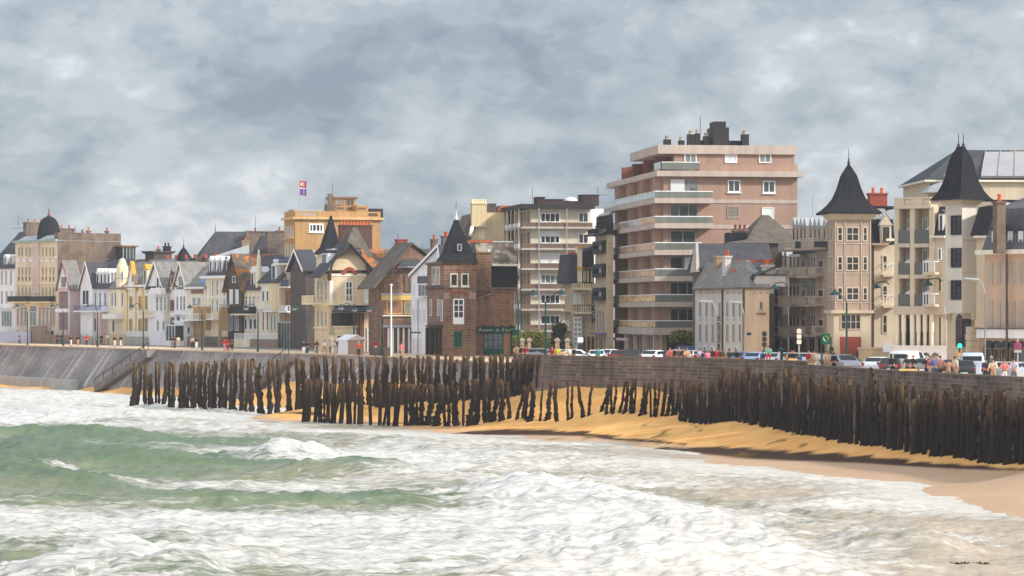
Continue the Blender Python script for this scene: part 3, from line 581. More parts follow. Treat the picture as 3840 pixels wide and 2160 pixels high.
# ------------------------------------------------------------------ promenade, road, sea wall
PAVE = mat('pale_paving', (226, 196, 164), var=.15, rough=.9); ASPH = mat('asphalt', (120, 116, 116), var=.2)
WALLM = mat('sea_wall_stone', (122, 104, 94), kind='brick', bs=(.8, .3), c2=(88, 76, 70), var=.45, scale=.25, bump=.4)
SLOPEM = None
def slopemat():
    m = bpy.data.materials.new('sloping_wall_stone'); m.use_nodes = True; nt = m.node_tree; nt.nodes.clear(); L = nt.links.new
    out = _nd(nt, 'ShaderNodeOutputMaterial'); p = _nd(nt, 'ShaderNodeBsdfPrincipled'); L(p.outputs[0], out.inputs[0]); p.inputs['Roughness'].default_value = .9
    u = _nd(nt, 'ShaderNodeAttribute', attribute_name='along'); v = _nd(nt, 'ShaderNodeAttribute', attribute_name='down')
    def N(su, sv, det):
        cb = _nd(nt, 'ShaderNodeCombineXYZ')
        for i, (a, s) in enumerate(((u, su), (v, sv))):
            mm = _nd(nt, 'ShaderNodeMath', operation='MULTIPLY'); L(a.outputs['Fac'], mm.inputs[0]); mm.inputs[1].default_value = s; L(mm.outputs[0], cb.inputs[i])
        n = _nd(nt, 'ShaderNodeTexNoise'); n.inputs['Scale'].default_value = 1; n.inputs['Detail'].default_value = det; L(cb.outputs[0], n.inputs[0]); return n.outputs[0]
    a = N(.9, .06, 4); b = N(.12, .25, 5); c = N(2, 2, 4)
    r = _nd(nt, 'ShaderNodeValToRGB'); L(b, r.inputs[0]); r.color_ramp.elements[0].position = .35; r.color_ramp.elements[0].color = (*srgb((122, 114, 114)), 1); r.color_ramp.elements[1].position = .65; r.color_ramp.elements[1].color = (*srgb((172, 158, 152)), 1)
    s = _nd(nt, 'ShaderNodeMapRange'); L(a, s.inputs[0]); s.inputs[1].default_value = .56; s.inputs[2].default_value = .68
    mx = _nd(nt, 'ShaderNodeMix', data_type='RGBA'); L(s.outputs[0], mx.inputs[0]); L(r.outputs[0], mx.inputs[6]); mx.inputs[7].default_value = (*srgb((196, 190, 192)), 1)
    q = _nd(nt, 'ShaderNodeMix', data_type='RGBA', blend_type='MULTIPLY'); q.inputs[0].default_value = .6; L(mx.outputs[2], q.inputs[6]); cb = _nd(nt, 'ShaderNodeMapRange'); L(c, cb.inputs[0]); cb.inputs[1].default_value = .3; cb.inputs[2].default_value = .7; cb.inputs[3].default_value = .55; cb.inputs[4].default_value = 1.2
    c3 = _nd(nt, 'ShaderNodeCombineXYZ'); [L(cb.outputs[0], c3.inputs[i]) for i in range(3)]; L(c3.outputs[0], q.inputs[7]); L(q.outputs[2], p.inputs['Base Color'])
    return m
def densify(idx0, idx1, step=2.0):
    pts = []
    for i in range(idx0, idx1):
        a, b = WALL[i], WALL[i + 1]; na, nb = onorm(i), onorm(i + 1); n = max(1, int((b - a).length / step))
        for k in range(n):
            t = k / n; pts.append((a.lerp(b, t), na.lerp(nb, t).normalized()))
    pts.append((WALL[idx1], onorm(idx1))); return pts
def strip(name, pts, prof, m, closed=False):
    """prof: [(out,z)] swept along the wall line; returns object with along/down attributes"""
    vs = []; al = []; dn = []; acc = 0; prev = None
    for p, n in pts:
        if prev is not None: acc += (p - prev).length
        prev = p; dd = 0; pv = None
        pr = prof(p, n) if callable(prof) else prof
        for o, z in pr:
            if pv: dd += math.hypot(o - pv[0], z - pv[1])
            pv = (o, z); q = p + n * o; vs.append((q.x, q.y, z)); al.append(acc); dn.append(dd)
    k = len(pr); fs = []
    for i in range(len(pts) - 1):
        for j in range(k - 1 if not closed else k):
            j2 = (j + 1) % k; fs.append((i * k + j, i * k + j2, (i + 1) * k + j2, (i + 1) * k + j))
    if closed: fs += [tuple(range(k)), tuple(range((len(pts) - 1) * k, len(pts) * k))[::-1]]
    me = bpy.data.meshes.new(name); me.from_pydata(vs, [], fs)
    bm = bmesh.new(); bm.from_mesh(me); bmesh.ops.recalc_face_normals(bm, faces=bm.faces); bm.to_mesh(me); bm.free()
    for nm, arr in (('along', al), ('down', dn)):
        at = me.attributes.new(nm, 'FLOAT', 'POINT'); at.data.foreach_set('value', arr)
    me.materials.append(m); o = bpy.data.objects.new(name, me); col.objects.link(o); return o
SLO = slopemat()
lp = densify(0, 8)
wl = strip('sloping_sea_wall', lp, lambda p, n: [(0, 5.6), (0.0, 5.99), (.35, 5.99), (.36, 5.55), (.5, 5.4), (3.8, .9), (4.1, -1.5), (0, -1.5)], SLO, True)
tag(wl, 'long sloping grey stone sea wall with pale streaks below the left promenade', 'sea wall')
cp = strip('coping', lp, [(.0, 6.0), (.0, 6.14), (.42, 6.14), (.42, 5.98)], mat('coping_stone', (206, 184, 160), var=.2), True); cp.parent = wl
toe = strip('sea_wall_toe', [q for q in densify(0, 3, 1.5) if CX + F * q[0].x / q[0].y < 400], lambda p, n: [(3.3, -1), (3.3, 1.5), (4.9, 1.45), (5.1, -1)], mat('toe_concrete', (176, 170, 168), var=.25), True)
tag(toe, 'low light grey concrete ledge along the foot of the sloping sea wall', 'ledge')
rp = densify(8, 15, 1.0)
def wprof(p, n):
    k = min(1, max(0, (p.y - 205) / 30.0)); s = .3 + 2.2 * k * min(1, max(0, (290 - p.y) / 10 + .3))
    pzt = 6.95 if CX + F * p.x / p.y < 3032 else 6.64
    return [(-.55, 5.5), (-.55, pzt), (0, pzt), (.25, 4.6), (.28, 3.9), (.3 + s, 1.0), (.35 + s, -1), (-.55, -1)]
wr = strip('stone_sea_wall', rp, wprof, WALLM, True)
tag(wr, 'tall dark stone sea wall with a parapet on the right, people leaning on it', 'sea wall')
cr_ = strip('coping', rp, lambda p, n: [(-.62, k_) for k_ in ()] + (lambda z: [(-.62, z), (-.62, z + .08), (.06, z + .08), (.06, z)])(6.95 if CX + F * p.x / p.y < 3032 else 6.64), mat('dark_coping', (128, 112, 100), var=.3), True); cr_.parent = wr
# promenade and road sheets
back = [(900, 100), (900, 2500), (-900, 2500), (-500, 545)]
def sheet(name, pts, z, m):
    me = bpy.data.meshes.new(name); me.from_pydata([(x, y, z) for x, y in pts], [], [tuple(range(len(pts)))]); 
    bm = bmesh.new(); bm.from_mesh(me); bmesh.ops.triangulate(bm, faces=bm.faces); bmesh.ops.recalc_face_normals(bm, faces=bm.faces); bm.to_mesh(me); bm.free()
    me.materials.append(m); o = bpy.data.objects.new(name, me); col.objects.link(o); o['kind'] = 'structure'; return o
sheet('ground', [(w.x, w.y) for w in WALL] + [(200, 120), (240, 585), (-240, 585)], 5.98, ASPH)
strip('promenade', densify(0, 8), [(0.05, 6.0), (-14, 6.0)], PAVE)['kind'] = 'structure'
strip('pavement', densify(8, 15), [(-.5, 6.1), (-22, 6.1), (-22.02, 5.9)], PAVE)['kind'] = 'structure'
# slipway stairs on the sloping wall
def stairs(px0, px1, label):
    x0 = Vector(XY(px0, walld(px0))); x1 = Vector(XY(px1, walld(px1))); u = (x1 - x0); Ln = u.length; u.normalize(); n = Vector((u.y, -u.x)); n = n if n.dot(-x0) > 0 else -n
    root = thing('beach_stairs', label, 'stairs', (x0.x, x0.y, 1)); mb = MB(); N_ = 26
    for i in range(N_):
        a = Ln * i / N_; b = Ln * (i + 1) / N_; z = .9 + 5.1 * (i + 1) / N_; o0 = .3; o1 = 7.4
        p = [x0 + u * a + n * o0, x0 + u * b + n * o0, x0 + u * b + n * o1, x0 + u * a + n * o1]
        o_in = 3.6 * (1 - i / N_)
        p = [x0 + u * a + n * o_in, x0 + u * b + n * o_in, x0 + u * b + n * (o_in + 1.8), x0 + u * a + n * (o_in + 1.8)]
        mb.hexa([(q.x, q.y, z - 1.0) for q in p] + [(q.x, q.y, z) for q in p])
    mb.build('steps', mat('wet_concrete', (136, 126, 122), var=.25), root)
    mb = MB(); tops = []
    for k in range(7):
        t = k / 6; oi = 3.6 * (1 - t) + 1.7; q = x0 + u * Ln * t + n * oi; z = .9 + 5.1 * t
        mb.tube([(q.x, q.y, z), (q.x, q.y, z + 1)], .05, 5); tops.append((q.x, q.y, z + 1))
    mb.tube(tops, .05, 5); mb.build('handrail', BLK, root)
stairs(490, 600, 'beach stairs with handrail climbing the sloping wall beside the left end of the rear groyne')
stairs(1040, 1130, 'beach stairs behind the rear groyne posts, its rail ending in front of the promenade')
# ------------------------------------------------------------------ groyne posts
random.seed(7)
def postmat(nm, c, c2, ck):
    m = bpy.data.materials.new(nm); m.use_nodes = True; nt = m.node_tree; nt.nodes.clear(); L = nt.links.new
    out = _nd(nt, 'ShaderNodeOutputMaterial'); p = _nd(nt, 'ShaderNodeBsdfPrincipled'); L(p.outputs[0], out.inputs[0]); p.inputs['Roughness'].default_value = .9; p.inputs['Specular IOR Level'].default_value = .15
    tc = _nd(nt, 'ShaderNodeTexCoord'); oi = _nd(nt, 'ShaderNodeObjectInfo')
    sx = _nd(nt, 'ShaderNodeSeparateXYZ'); L(tc.outputs['Object'], sx.inputs[0])
    mp = _nd(nt, 'ShaderNodeMapping'); mp.inputs['Scale'].default_value = (7, 7, 1.2); L(tc.outputs['Object'], mp.inputs[0]); 
    ad = _nd(nt, 'ShaderNodeVectorMath', operation='ADD'); L(mp.outputs[0], ad.inputs[0]); L(oi.outputs['Location'], ad.inputs[1])
    n = _nd(nt, 'ShaderNodeTexNoise'); n.inputs['Scale'].default_value = 1; n.inputs['Detail'].default_value = 6; n.inputs['Roughness'].default_value = .7; L(ad.outputs[0], n.inputs[0])
    h = _nd(nt, 'ShaderNodeMapRange'); L(sx.outputs[2], h.inputs[0]); h.inputs[1].default_value = .3; h.inputs[2].default_value = 1.0; h.inputs[3].default_value = -.2; h.inputs[4].default_value = .13
    a = _nd(nt, 'ShaderNodeMath', operation='ADD'); L(n.outputs[0], a.inputs[0]); L(h.outputs[0], a.inputs[1])
    r = _nd(nt, 'ShaderNodeValToRGB'); L(a.outputs[0], r.inputs[0]); e = r.color_ramp.elements
    e[0].position = .4; e[0].color = (*[v * ck for v in srgb(c)], 1); e[1].position = .76; e[1].color = (*[v for v in srgb(c2)], 1)
    x = r.color_ramp.elements.new(.55); x.color = (*[v * ck * 1.3 for v in srgb((c[0] + 14, c[1] + 9, c[2]))], 1)
    L(r.outputs[0], p.inputs['Base Color']); b = _nd(nt, 'ShaderNodeBump'); b.inputs['Strength'].default_value = .7; b.inputs['Distance'].default_value = .05; L(n.outputs[0], b.inputs['Height']); L(b.outputs[0], p.inputs['Normal'])
    return m
PM = [postmat('dark_wet_timber', (34, 26, 22), (136, 104, 78), 1), postmat('rear_timber', (48, 37, 31), (150, 122, 92), 1)]
def post_mesh(seed, kind, mi):
    rnd = random.Random(seed); vs = []; fs = []
    def stem(z0, z1, r0, r1, knob, bx, by, rings=24, n=9, cx=0, cy=0, flare=0):
        base = len(vs); ph = [rnd.uniform(0, 6.28) for _ in range(6)]
        for i in range(rings + 1):
            t = i / rings; z = z0 + (z1 - z0) * t; r = r0 + (r1 - r0) * t + flare * max(0, 1 - t * 4) ** 1.5
            wb = 0 if kind == 'smooth' else 1; ox = cx + bx * t + (.05 + .09 * wb) * math.sin(t * 6 + ph[0]) + (.02 + .05 * wb) * math.sin(t * 15 + ph[1]); oy = cy + by * t + .12 * math.sin(t * 6 + ph[2])
            ring_k = 1 + knob * (rnd.random() - .35) * (1.15 - t * .55)
            for k in range(n):
                a = 2 * math.pi * k / n; rr = r * ring_k * (1 + knob * .45 * (rnd.random() - .5) + .08 * math.sin(3 * a + ph[3]))
                vs.append((ox + rr * math.cos(a), oy + rr * math.sin(a), z + (rnd.uniform(-.03, .03) if 0 < i < rings else (rnd.uniform(-.05, .02) if i else 0))))
        for i in range(rings):
            for k in range(n): fs.append((base + i * n + k, base + i * n + (k + 1) % n, base + (i + 1) * n + (k + 1) % n, base + (i + 1) * n + k))
        fs.append(tuple(range(base, base + n))[::-1]); fs.append(tuple(range(base + rings * n, base + rings * n + n)))
    # unit height, radius ~ .5 unit width, later scaled
    if kind == 'smooth': stem(0, 1, .5, .43, .12, .0, 0)
    elif kind == 'knobbly': stem(0, 1, .52, .38, .72, rnd.uniform(-.25, .25), 0, flare=.12)
    elif kind == 'fork':
        stem(0, .72, .58, .5, .55, 0, 0, rings=18, flare=.12); stem(.66, 1, .26, .16, .4, -.22, 0, rings=9, cx=-.14); stem(.66, .94, .28, .18, .4, .26, 0, rings=9, cx=.14)
    elif kind == 'wavy':
        stem(0, 1, .5, .34, .6, rnd.choice((-.6, .6)), 0, flare=.15)
    me = bpy.data.meshes.new('post'); me.from_pydata(vs, [], fs); me.shade_smooth(); me.materials.append(PM[mi]); return me
PMS = {}
for mi in (0, 1):
    for kd, cnt in (('smooth', 2), ('knobbly', 5), ('fork', 2), ('wavy', 3)):
        PMS[(kd, mi)] = [post_mesh(100 * mi + i * 7 + len(kd), kd, mi) for i in range(cnt)]
def post(px0, py0, px1, py1, w, d, kd, mi, label, group, zb=None):
    """base and top given as seen; the post stands at distance d"""
    x0, y0 = XY(px0, d); x1, _ = XY(px1, d); zbase = zb if zb is not None else tz1(x0, y0)
    z1 = zp(py1, d); me = random.choice(PMS[(kd, mi)]); o = bpy.data.objects.new('timber_post', me); col.objects.link(o)
    zbase -= .3; h = max(1, z1 - zbase); wm = w * d / F
    o.location = (x0, y0, zbase); o.scale = (wm, wm * random.uniform(.9, 1.1), math.hypot(h, x1 - x0))
    o.rotation_euler = (random.uniform(-.03, .03), math.atan2(x1 - x0, h), 0)
    if kd in ('wavy', 'knobbly') and random.random() < .5: o.scale.x *= -1
    tag(o, label, 'post', group); return o
def rowd_(px, A, B):
    rx = (px - CX) / F; u = B - A; t = (rx * A[1] - A[0]) / (u[0] - rx * u[1]); return A[1] + u[1] * t
FA = P0(1130, 1583, 0.0); FB = P0(2545, 1560, 2.0)
RA = P0(500, 1533, -.1); RB = P0(2110, 1440, 4.3)
gf = 'timber posts of the front groyne'; gr_ = 'timber posts of the rear groyne'; gw_ = 'timber posts along the right sea wall'
lf = 'dark sea-worn timber post in the front groyne, among close neighbours'; lr = 'weathered timber post in the rear groyne with a lighter jagged top'; lw = 'dark tall timber post in the dense rank below the right sea wall'
def z5(x, y): return 1100 + x / 2.342, 1300 + y / 2.342
def z6(x, y): return 2100 + x / 2.862, 1280 + y / 2.862
def z4(x, y): return 460 + x / 3.22, 1300 + y / 3.22
fr5 = [(95, 118, 280, 50, 's'), (128, 148, 283, 40, 's'), (190, 213, 283, 36, 's'), (238, 238, 285, 45, 'k'), (275, 273, 292, 22, 'k'), (302, 308, 312, 36, 's'), (330, 425, 320, 46, 's'), (415, 440, 320, 42, 's'), (352, 345, 318, 50, 's'), (490, 488, 300, 55, 's'), (535, 553, 322, 26, 's'), (585, 588, 322, 56, 's'), (678, 674, 325, 32, 's'), (757, 765, 320, 34, 's'), (785, 862, 330, 28, 's'), (832, 850, 316, 34, 's'), (885, 960, 318, 50, 's'), (900, 900, 315, 46, 's'), (984, 1000, 312, 40, 's'),
       (1045, 1055, 330, 58, 'k'), (1118, 1138, 322, 44, 'k'), (1080, 1100, 345, 26, 'k'), (1193, 1200, 326, 56, 'k'), (1262, 1288, 320, 62, 'k'), (1330, 1316, 340, 28, 'k'), (1368, 1364, 345, 30, 'k'), (1425, 1420, 306, 50, 'f'), (1490, 1503, 290, 26, 's'), (1556, 1576, 284, 56, 'k'), (1612, 1622, 284, 50, 'k'), (1680, 1684, 284, 46, 'k'), (1718, 1722, 280, 30, 'k'), (1758, 1795, 275, 46, 'k'), (1832, 1822, 278, 44, 'k'),
       (1898, 1906, 308, 32, 'w'), (1958, 2012, 332, 28, 'w'), (2018, 2034, 345, 26, 'k'), (2032, 2066, 330, 28, 'k'), (2088, 2112, 310, 46, 'k'), (2163, 2206, 325, 20, 'w'), (2222, 2282, 305, 42, 'k'), (2308, 2298, 306, 36, 'k'), (2412, 2424, 322, 26, 'w'), (2442, 2456, 316, 22, 'k'), (2548, 2522, 308, 34, 'w')]
fr6 = [(302, 340, 450, 32, 'k'), (445, 520, 450, 36, 'k'), (486, 535, 452, 34, 'k'), (548, 572, 460, 30, 'w'), (566, 612, 424, 28, 'k'), (636, 682, 434, 34, 'w'), (698, 736, 415, 40, 'k'), (758, 778, 420, 46, 'k'), (786, 806, 392, 26, 'w'), (862, 912, 455, 42, 'k'), (902, 944, 440, 38, 'k'), (974, 968, 440, 24, 's'), (1012, 1018, 440, 34, 'k'), (1030, 1076, 435, 26, 'k'), (1090, 1140, 432, 42, 's'), (1146, 1200, 412, 44, 'k'), (1212, 1206, 450, 40, 'k'), (1226, 1306, 414, 38, 'k')]
KD = {'s': 'smooth', 'k': 'knobbly', 'f': 'fork', 'w': 'wavy'}
SP = {(785, 862): 'slanting timber prop leaning right between upright front groyne posts, at the first wide gaps', (330, 425): 'broad front groyne timber leaning strongly right near its seaward end', (678, 674): 'straight squared upright post standing alone in the front groyne left half',
      (2163, 2206): 'thin crooked post standing alone on the sand in the front groyne', (2548, 2522): 'front groyne post leaning left, left of the knobbed post, gaps both sides', (302, 340): 'slender knobbed crooked post alone in the widest gap of the front groyne', (1425, 1420): 'front groyne post with a forked top higher than its neighbours'}
for (zf, lst) in ((z5, fr5), (z6, fr6)):
    for bx_, tx, ty, w, k in lst:
        pb, _ = zf(bx_, 0); pt_, py = zf(tx, ty); sc = 2.342 if zf is z5 else 2.862
        lab = SP.get((bx_, tx)); post(pb, 0, pt_, py, w / sc * 1.02, rowd_(pb, FA, FB) + random.uniform(-.5, .5), KD[k], 0, lab or lf, None if lab else gf)
re4 = [(120, 172, 200, 75, 'k'), (175, 226, 195, 46, 'k'), (262, 290, 205, 48, 'k'), (345, 342, 322, 66, 'k'), (400, 402, 186, 32, 's'), (428, 442, 200, 36, 'k'), (490, 524, 195, 58, 'k'), (562, 570, 190, 42, 's'), (606, 626, 205, 52, 'k'), (690, 706, 200, 64, 'k'), (745, 762, 190, 46, 'k'), (795, 782, 185, 40, 'k'), (826, 836, 180, 52, 'k'), (868, 892, 188, 40, 'w'), (930, 950, 180, 74, 'k'), (985, 1005, 194, 52, 'k'), (1040, 1062, 178, 50, 'f'), (1100, 1112, 178, 62, 'k'), (1175, 1194, 168, 72, 'k'), (1235, 1262, 148, 52, 'k'), (1290, 1315, 160, 48, 'k'), (1345, 1366, 148, 56, 'k'), (1430, 1432, 152, 64, 'k'), (1490, 1512, 158, 44, 'k'), (1545, 1556, 150, 66, 'k'), (1660, 1620, 150, 74, 'f'), (1768, 1762, 152, 58, 'k'), (1880, 1822, 162, 34, 'w'), (1880, 1876, 158, 70, 'k'), (2000, 1992, 150, 62, 'f'), (2105, 2075, 140, 44, 'w'), (2115, 2132, 138, 50, 'k')]
for bx_, tx, ty, w, k in re4:
    pb, _ = z4(bx_, 0); pt_, py = z4(tx, ty); post(pb, 0, pt_, py, w / 3.22, rowd_(pb, RA, RB) + random.uniform(-.6, .6), KD[k], 1 if random.random() < .7 else 0, lr, gr_)
x = 1137
while x < 2108:
    ty = 1339 - (x - 1130) * .012 + random.uniform(-4, 9); w = random.uniform(17, 27) if x < 1400 else random.uniform(13, 21)
    kd = random.choice(['knobbly'] * 5 + ['fork', 'wavy', 'smooth']); post(x, 0, x + random.uniform(-4, 7), ty, w, rowd_(x, RA, RB) + random.uniform(-.5, .7), kd, 1, lr, gr_); x += w * (1.25 if x < 1400 else random.uniform(.86, 1.12))
post(2104, 0, 2108, 1334, 9, 273.4, 'smooth', 1, 'pale streaked last post of the rear groyne against the stone wall', None)
WP = [(2500, 256), (2556, 252), (2900, 234), (3300, 213), (3840, 191), (4100, 182)]
wpw = [Vector(XY(*p)) for p in WP]
def wallrow(px, off):
    rx = (px - CX) / F
    for a, b in zip(wpw[:-1], wpw[1:]):
        if a.x / a.y <= rx <= b.x / b.y: u = b - a; t = (rx * a.y - a.x) / (u.x - rx * u.y); return a.y + u.y * t + off
    return wpw[-1].y + off
topy = [(2556, 1432), (2700, 1438), (2712, 1400), (2830, 1398), (2900, 1408), (3000, 1410), (3150, 1425), (3300, 1442), (3450, 1462), (3600, 1482), (3760, 1486), (3900, 1498)]
def interp(t, x):
    for (a, va), (b, vb) in zip(t[:-1], t[1:]):
        if a <= x <= b: return va + (vb - va) * (x - a) / (b - a)
    return t[-1][1]
for lane, (o0, st) in enumerate(((0, 17.5), (2.4, 21))):
    x = 2556 + lane * 6
    while x < 3865:
        k = 1 + (x - 2556) / 1300 * .5; w = random.uniform(13, 20) * k
        ty = interp(topy, x) + (-9 if lane else 6) + random.gauss(0, 15) * k
        if lane and x < 2700: ty = max(ty, 1428)
        kd = random.choice(['knobbly'] * 4 + ['smooth'] * 3 + ['wavy', 'fork']); post(x, 0, x + random.uniform(-6, 8), ty, w, wallrow(x, o0 + random.uniform(-.5, .5)), kd, 0 if random.random() < .8 else 1, lw, gw_)
        x += st * k * random.uniform(.75, 1.15)
for px, py, r_ in ((2960, 1592, 14), (2940, 1588, 6)):
    pass
# boulder and beach drift
def rock(px, py, r, label):
    z = 1.9; p = P0(px, py, z); bm = bmesh.new(); bmesh.ops.create_icosphere(bm, subdivisions=3, radius=1)
    for v in bm.verts: v.co *= 1 + .25 * mnoise.noise(v.co * 1.3 + Vector((px, 0, 0)))
    me = bpy.data.meshes.new('boulder'); bm.to_mesh(me); bm.free(); me.shade_smooth(); me.materials.append(mat('boulder_stone', (110, 98, 92), var=.3)); o = bpy.data.objects.new('boulder', me); col.objects.link(o)
    o.location = (p[0], p[1] - 1.2, tz1(p[0], p[1] - 1.2) + r * .3); o.scale = (r * 1.5, r * 1.1, r); tag(o, label, 'boulder')
rock(2893, 1592, .42, 'rounded grey boulder at the foot of the dense post rank')
def pebble(px, py, r):
    z = 1.4
    for _ in range(6):
        p = P0(px, py, z); z = tz1(p[0], p[1])
    o = bpy.data.objects.new('pebble', PEB); col.objects.link(o); o.location = (p[0], p[1], z + r * .2); o.scale = (r * 1.6, r, r * .6); o.rotation_euler = (0, 0, px)
    tag(o, 'small dark stone lying on the dry golden sand in front of the groyne', 'stone', 'small stones scattered on the sand')
bm = bmesh.new(); bmesh.ops.create_icosphere(bm, subdivisions=2, radius=1)
for v in bm.verts: v.co *= 1 + .3 * mnoise.noise(v.co * 1.7)
PEB = bpy.data.meshes.new('pebble'); bm.to_mesh(PEB); bm.free(); PEB.materials.append(mat('dark_pebble', (78, 60, 48), var=.3))
for q_ in ((2156, 1564, .14), (2172, 1562, .1), (2434, 1565, .22), (2027, 1600, .1), (2073, 1592, .1), (2500, 1626, .12), (2290, 1612, .08), (2610, 1600, .1), (2792, 1648, .1), (2360, 1585, .09), (1960, 1590, .08), (2700, 1625, .08), (2560, 1610, .1), (2130, 1612, .07), (3010, 1660, .1), (2880, 1640, .09)): pebble(*q_)
# flotsam
def weedclump(px, py, label, sz):
    p = P0(px, py, 0.15); mb = MB(); rn = random.Random(3)
    for i in range(40):
        a = rn.uniform(-1, 1) * sz; b = rn.uniform(-.4, .4) * sz; h = rn.uniform(.02, .3) * sz * .5 * (1 - abs(a) / sz * .7)
        mb.tube([(p[0] + a, p[1] + b, .0), (p[0] + a + rn.uniform(-.2, .2), p[1] + b, .18 + h), (p[0] + a + rn.uniform(-.4, .4), p[1] + b + .1, .1 + h * .5)], [.05, .07, .03], 5)
    o = mb.build('seaweed', mat('seaweed', (92, 74, 46), var=.3), None); tag(o, label, 'seaweed')
weedclump(3640, 2120, 'brown tangle of seaweed washing in the foam at the bottom right', .75)
# ------------------------------------------------------------------ left row of sea-front houses
RA2 = np.array((-88.0, 500.0)); RB2 = np.array((-32.0, 425.0)); TH = 36.7
def rd(px, back=0): return rowd_(px, RA2, RB2) + back
def row(xl, xr, label, W=10, name='house', th=TH, d=None, cat='house'):
    d = d or rd(xr); b = Blk(xr, d, th, xl=xl, W=W); r = thing(name, label, cat, b.P(0, 0, GZ)); return b, r
CRM = mat('cream_render', (236, 220, 192)); YEL = mat('yellow_render', (228, 208, 166)); PNK = mat('pink_render', (212, 188, 182)); MAU = mat('mauve_render', (218, 214, 230))
PYL = mat('pale_yellow_render', (226, 208, 186)); WHR = mat('white_render', (238, 236, 240), var=.12); OCH = mat('ochre_render', (184, 144, 98), var=.18); RFR = mat('red_frame_paint', (140, 60, 66), var=.1); GOLD = mat('gold_paint', (214, 164, 60), var=.15); BRN = mat('brown_render', (138, 104, 76), var=.2)
TRQ = mat('turquoise_zinc', (150, 176, 172), var=.2)
# far-left house with grey roof
b, r = row(-40, 60, 'white house with steep slate roof and grey stone gable at the left edge', W=12, d=rd(60) + 1)
walls(b, r, b.z(1000), WHR); gable(b, r, 's', b.z(1000), b.z(868, 5, 0), STG, SL)
chimney(r, b, 3, 2, 5, 1.2, b.z(940), b.z(834), STG, 4); chimney(r, b, 8.5, 0.5, 3, 1.2, b.z(950), b.z(856), STG, 2)
wins(r, b.L, (4, 20, 38), 9, 1015, 1070, ny=2, pane=GL); wins(r, b.L, (4, 22, 40), 9, 1090, 1140, ny=2, pane=GL); win(r, b.L, 6, 1165, 46, 1225, nx=4, pane=GL)
for x in (8, 30): dormer(r, b.L, x, 958, x + 14, 1002, .3, WHR, WH, pane=GL)
band(r, b.L, -30, 1150, 58, 1156, 0, .5, WHR, 'balcony_slab')
# domed hotel
b, r = row(57, 216, 'pale yellow sea-front hotel with a slate dome, long dark balcony and big brown end wall', W=None if 0 else 12, name='hotel', cat='hotel')
b = Blk(216, rd(216), TH, xl=57, xr=452)
walls(b, r, b.z(905), PYL)
mb = MB(); b.bx(mb, .02, b.W, -.12, 1.2, GZ, b.z(872)); b.prof(mb, 's', [(b.W * .02, b.z(872)), (b.W * .83, b.z(872) - .03), (b.W * .98, b.z(897)), (b.W * .02, b.z(897))], -.1, 1.2)
mb.build('end_wall', REN, r)
mansard(b, r, b.z(903), b.z(880), b.z(876), 1.2, ZN)
band(r, b.L, 55, 900, 217, 908, 0, .5, TRQ)
band(r, b.L, 127, 905, 150, 1100, 0, .4, PNK, 'pier')
xs = [68, 81, 95, 109, 158, 171, 185, 198]
for y0, y1, pn in ((925, 962, GL), (1000, 1032, GL), (1034, 1056, GD), (1075, 1108, GL)):
    wins(r, b.L, xs, 8, y0, y1, nx=1, fr=YEL, pane=pn, fw=.12)
win(r, b.L, 118, 925, 127, 962, nx=1, pane=GL); win(r, b.L, 118, 1005, 127, 1056, nx=1, pane=GL)
for x in (72, 95, 118, 160, 182, 204): band(r, b.L, x - 8, 972, x + 4, 982, 0, .15, WH, 'plaster_panel')
band(r, b.L, 60, 966, 214, 970, 0, .3, WC); band(r, b.L, 60, 1062, 214, 1066, 0, .3, WC)
for x0, x1 in ((45, 115), (131, 200)): balcony(r, b.L, x0 + 8, 1111, x1 + 8, 1136, 1.3, YEL, BLK, 'solid')
band(r, b.L, 57, 1137, 216, 1148, 0, .25, YEL)
for x in (70, 84, 98, 152, 166, 180, 194, 205): win(r, b.L, x - 6, 1162, x + 3, 1222, nx=1, ny=2, fr=PNK, pane=GL, arch=True, fw=.14)
win(r, b.L, 112, 1168, 138, 1222, nx=2, fr=WH, pane=GL, arch=True)
for x in (62, 92, 128, 160, 190): win(r, b.L, x, 1238, x + 14, 1270, nx=1, fr=WH, pane=G)
# dome
dc = b.P(2.4, b.Ln * .5, 0); mb = MB(); zb = zp(893, dc[1]); zt = zp(812, dc[1]); rr = 44 * dc[1] / F
mb.lathe((dc[0], dc[1], zb), [(rr * 1.05, -.3), (rr * 1.05, 0)] + [(rr * (.98 * math.cos(t) ** .8 + .02), (zt - zb) * math.sin(t) ** .95) for t in [i * math.pi / 2 / 9 for i in range(9)]] + [(.25, zt - zb + .1)], 18)
dm = mb.build('dome', SD, r, smooth=True); mb = MB(); mb.lathe((dc[0], dc[1], zt), [(.3, -.2), (.25, .3), (.1, .5), (.12, .9), (.02, 1.6)], 8); mb.build('finial', RFR, dm)
chimney(r, b, 3.0, 1.5, 3.6, 1, b.z(905), b.z(874), STG, 2, RFR)
for a in (6.0, 9.5): chimney(r, b, a, .6, .5, .5, b.z(874), b.z(866), REN, 1)
# dark stone wall behind with flat top
# small slate-roof house with pink wall
b, r = row(218, 262, 'small red-trimmed house under a plain slate roof with a blank pinkish side wall', W=4)
b = Blk(262, rd(262) - 1, TH, xl=216, xr=307)
walls(b, r, b.z(1078), PNK); gable(b, r, 't', b.z(1078), b.z(980, 0, b.Ln / 2), WHR, SGR, trim=RFR, over=.25, pk=.55)
band(r, b.R, 256, 1080, 262, 1240, .0, .12, WH, 'quoins')
for y0, y1 in ((1094, 1155), (1175, 1236)): wins(r, b.L, (224, 236, 249), 9, y0, y1, nx=1, ny=2, fr=RFR, pane=GL)
win(r, b.L, 232, 1040, 246, 1075, nx=1, fr=RFR, pane=GL); band(r, b.L, 217, 1158, 262, 1170, 0, .5, WH, 'balcony_slab')
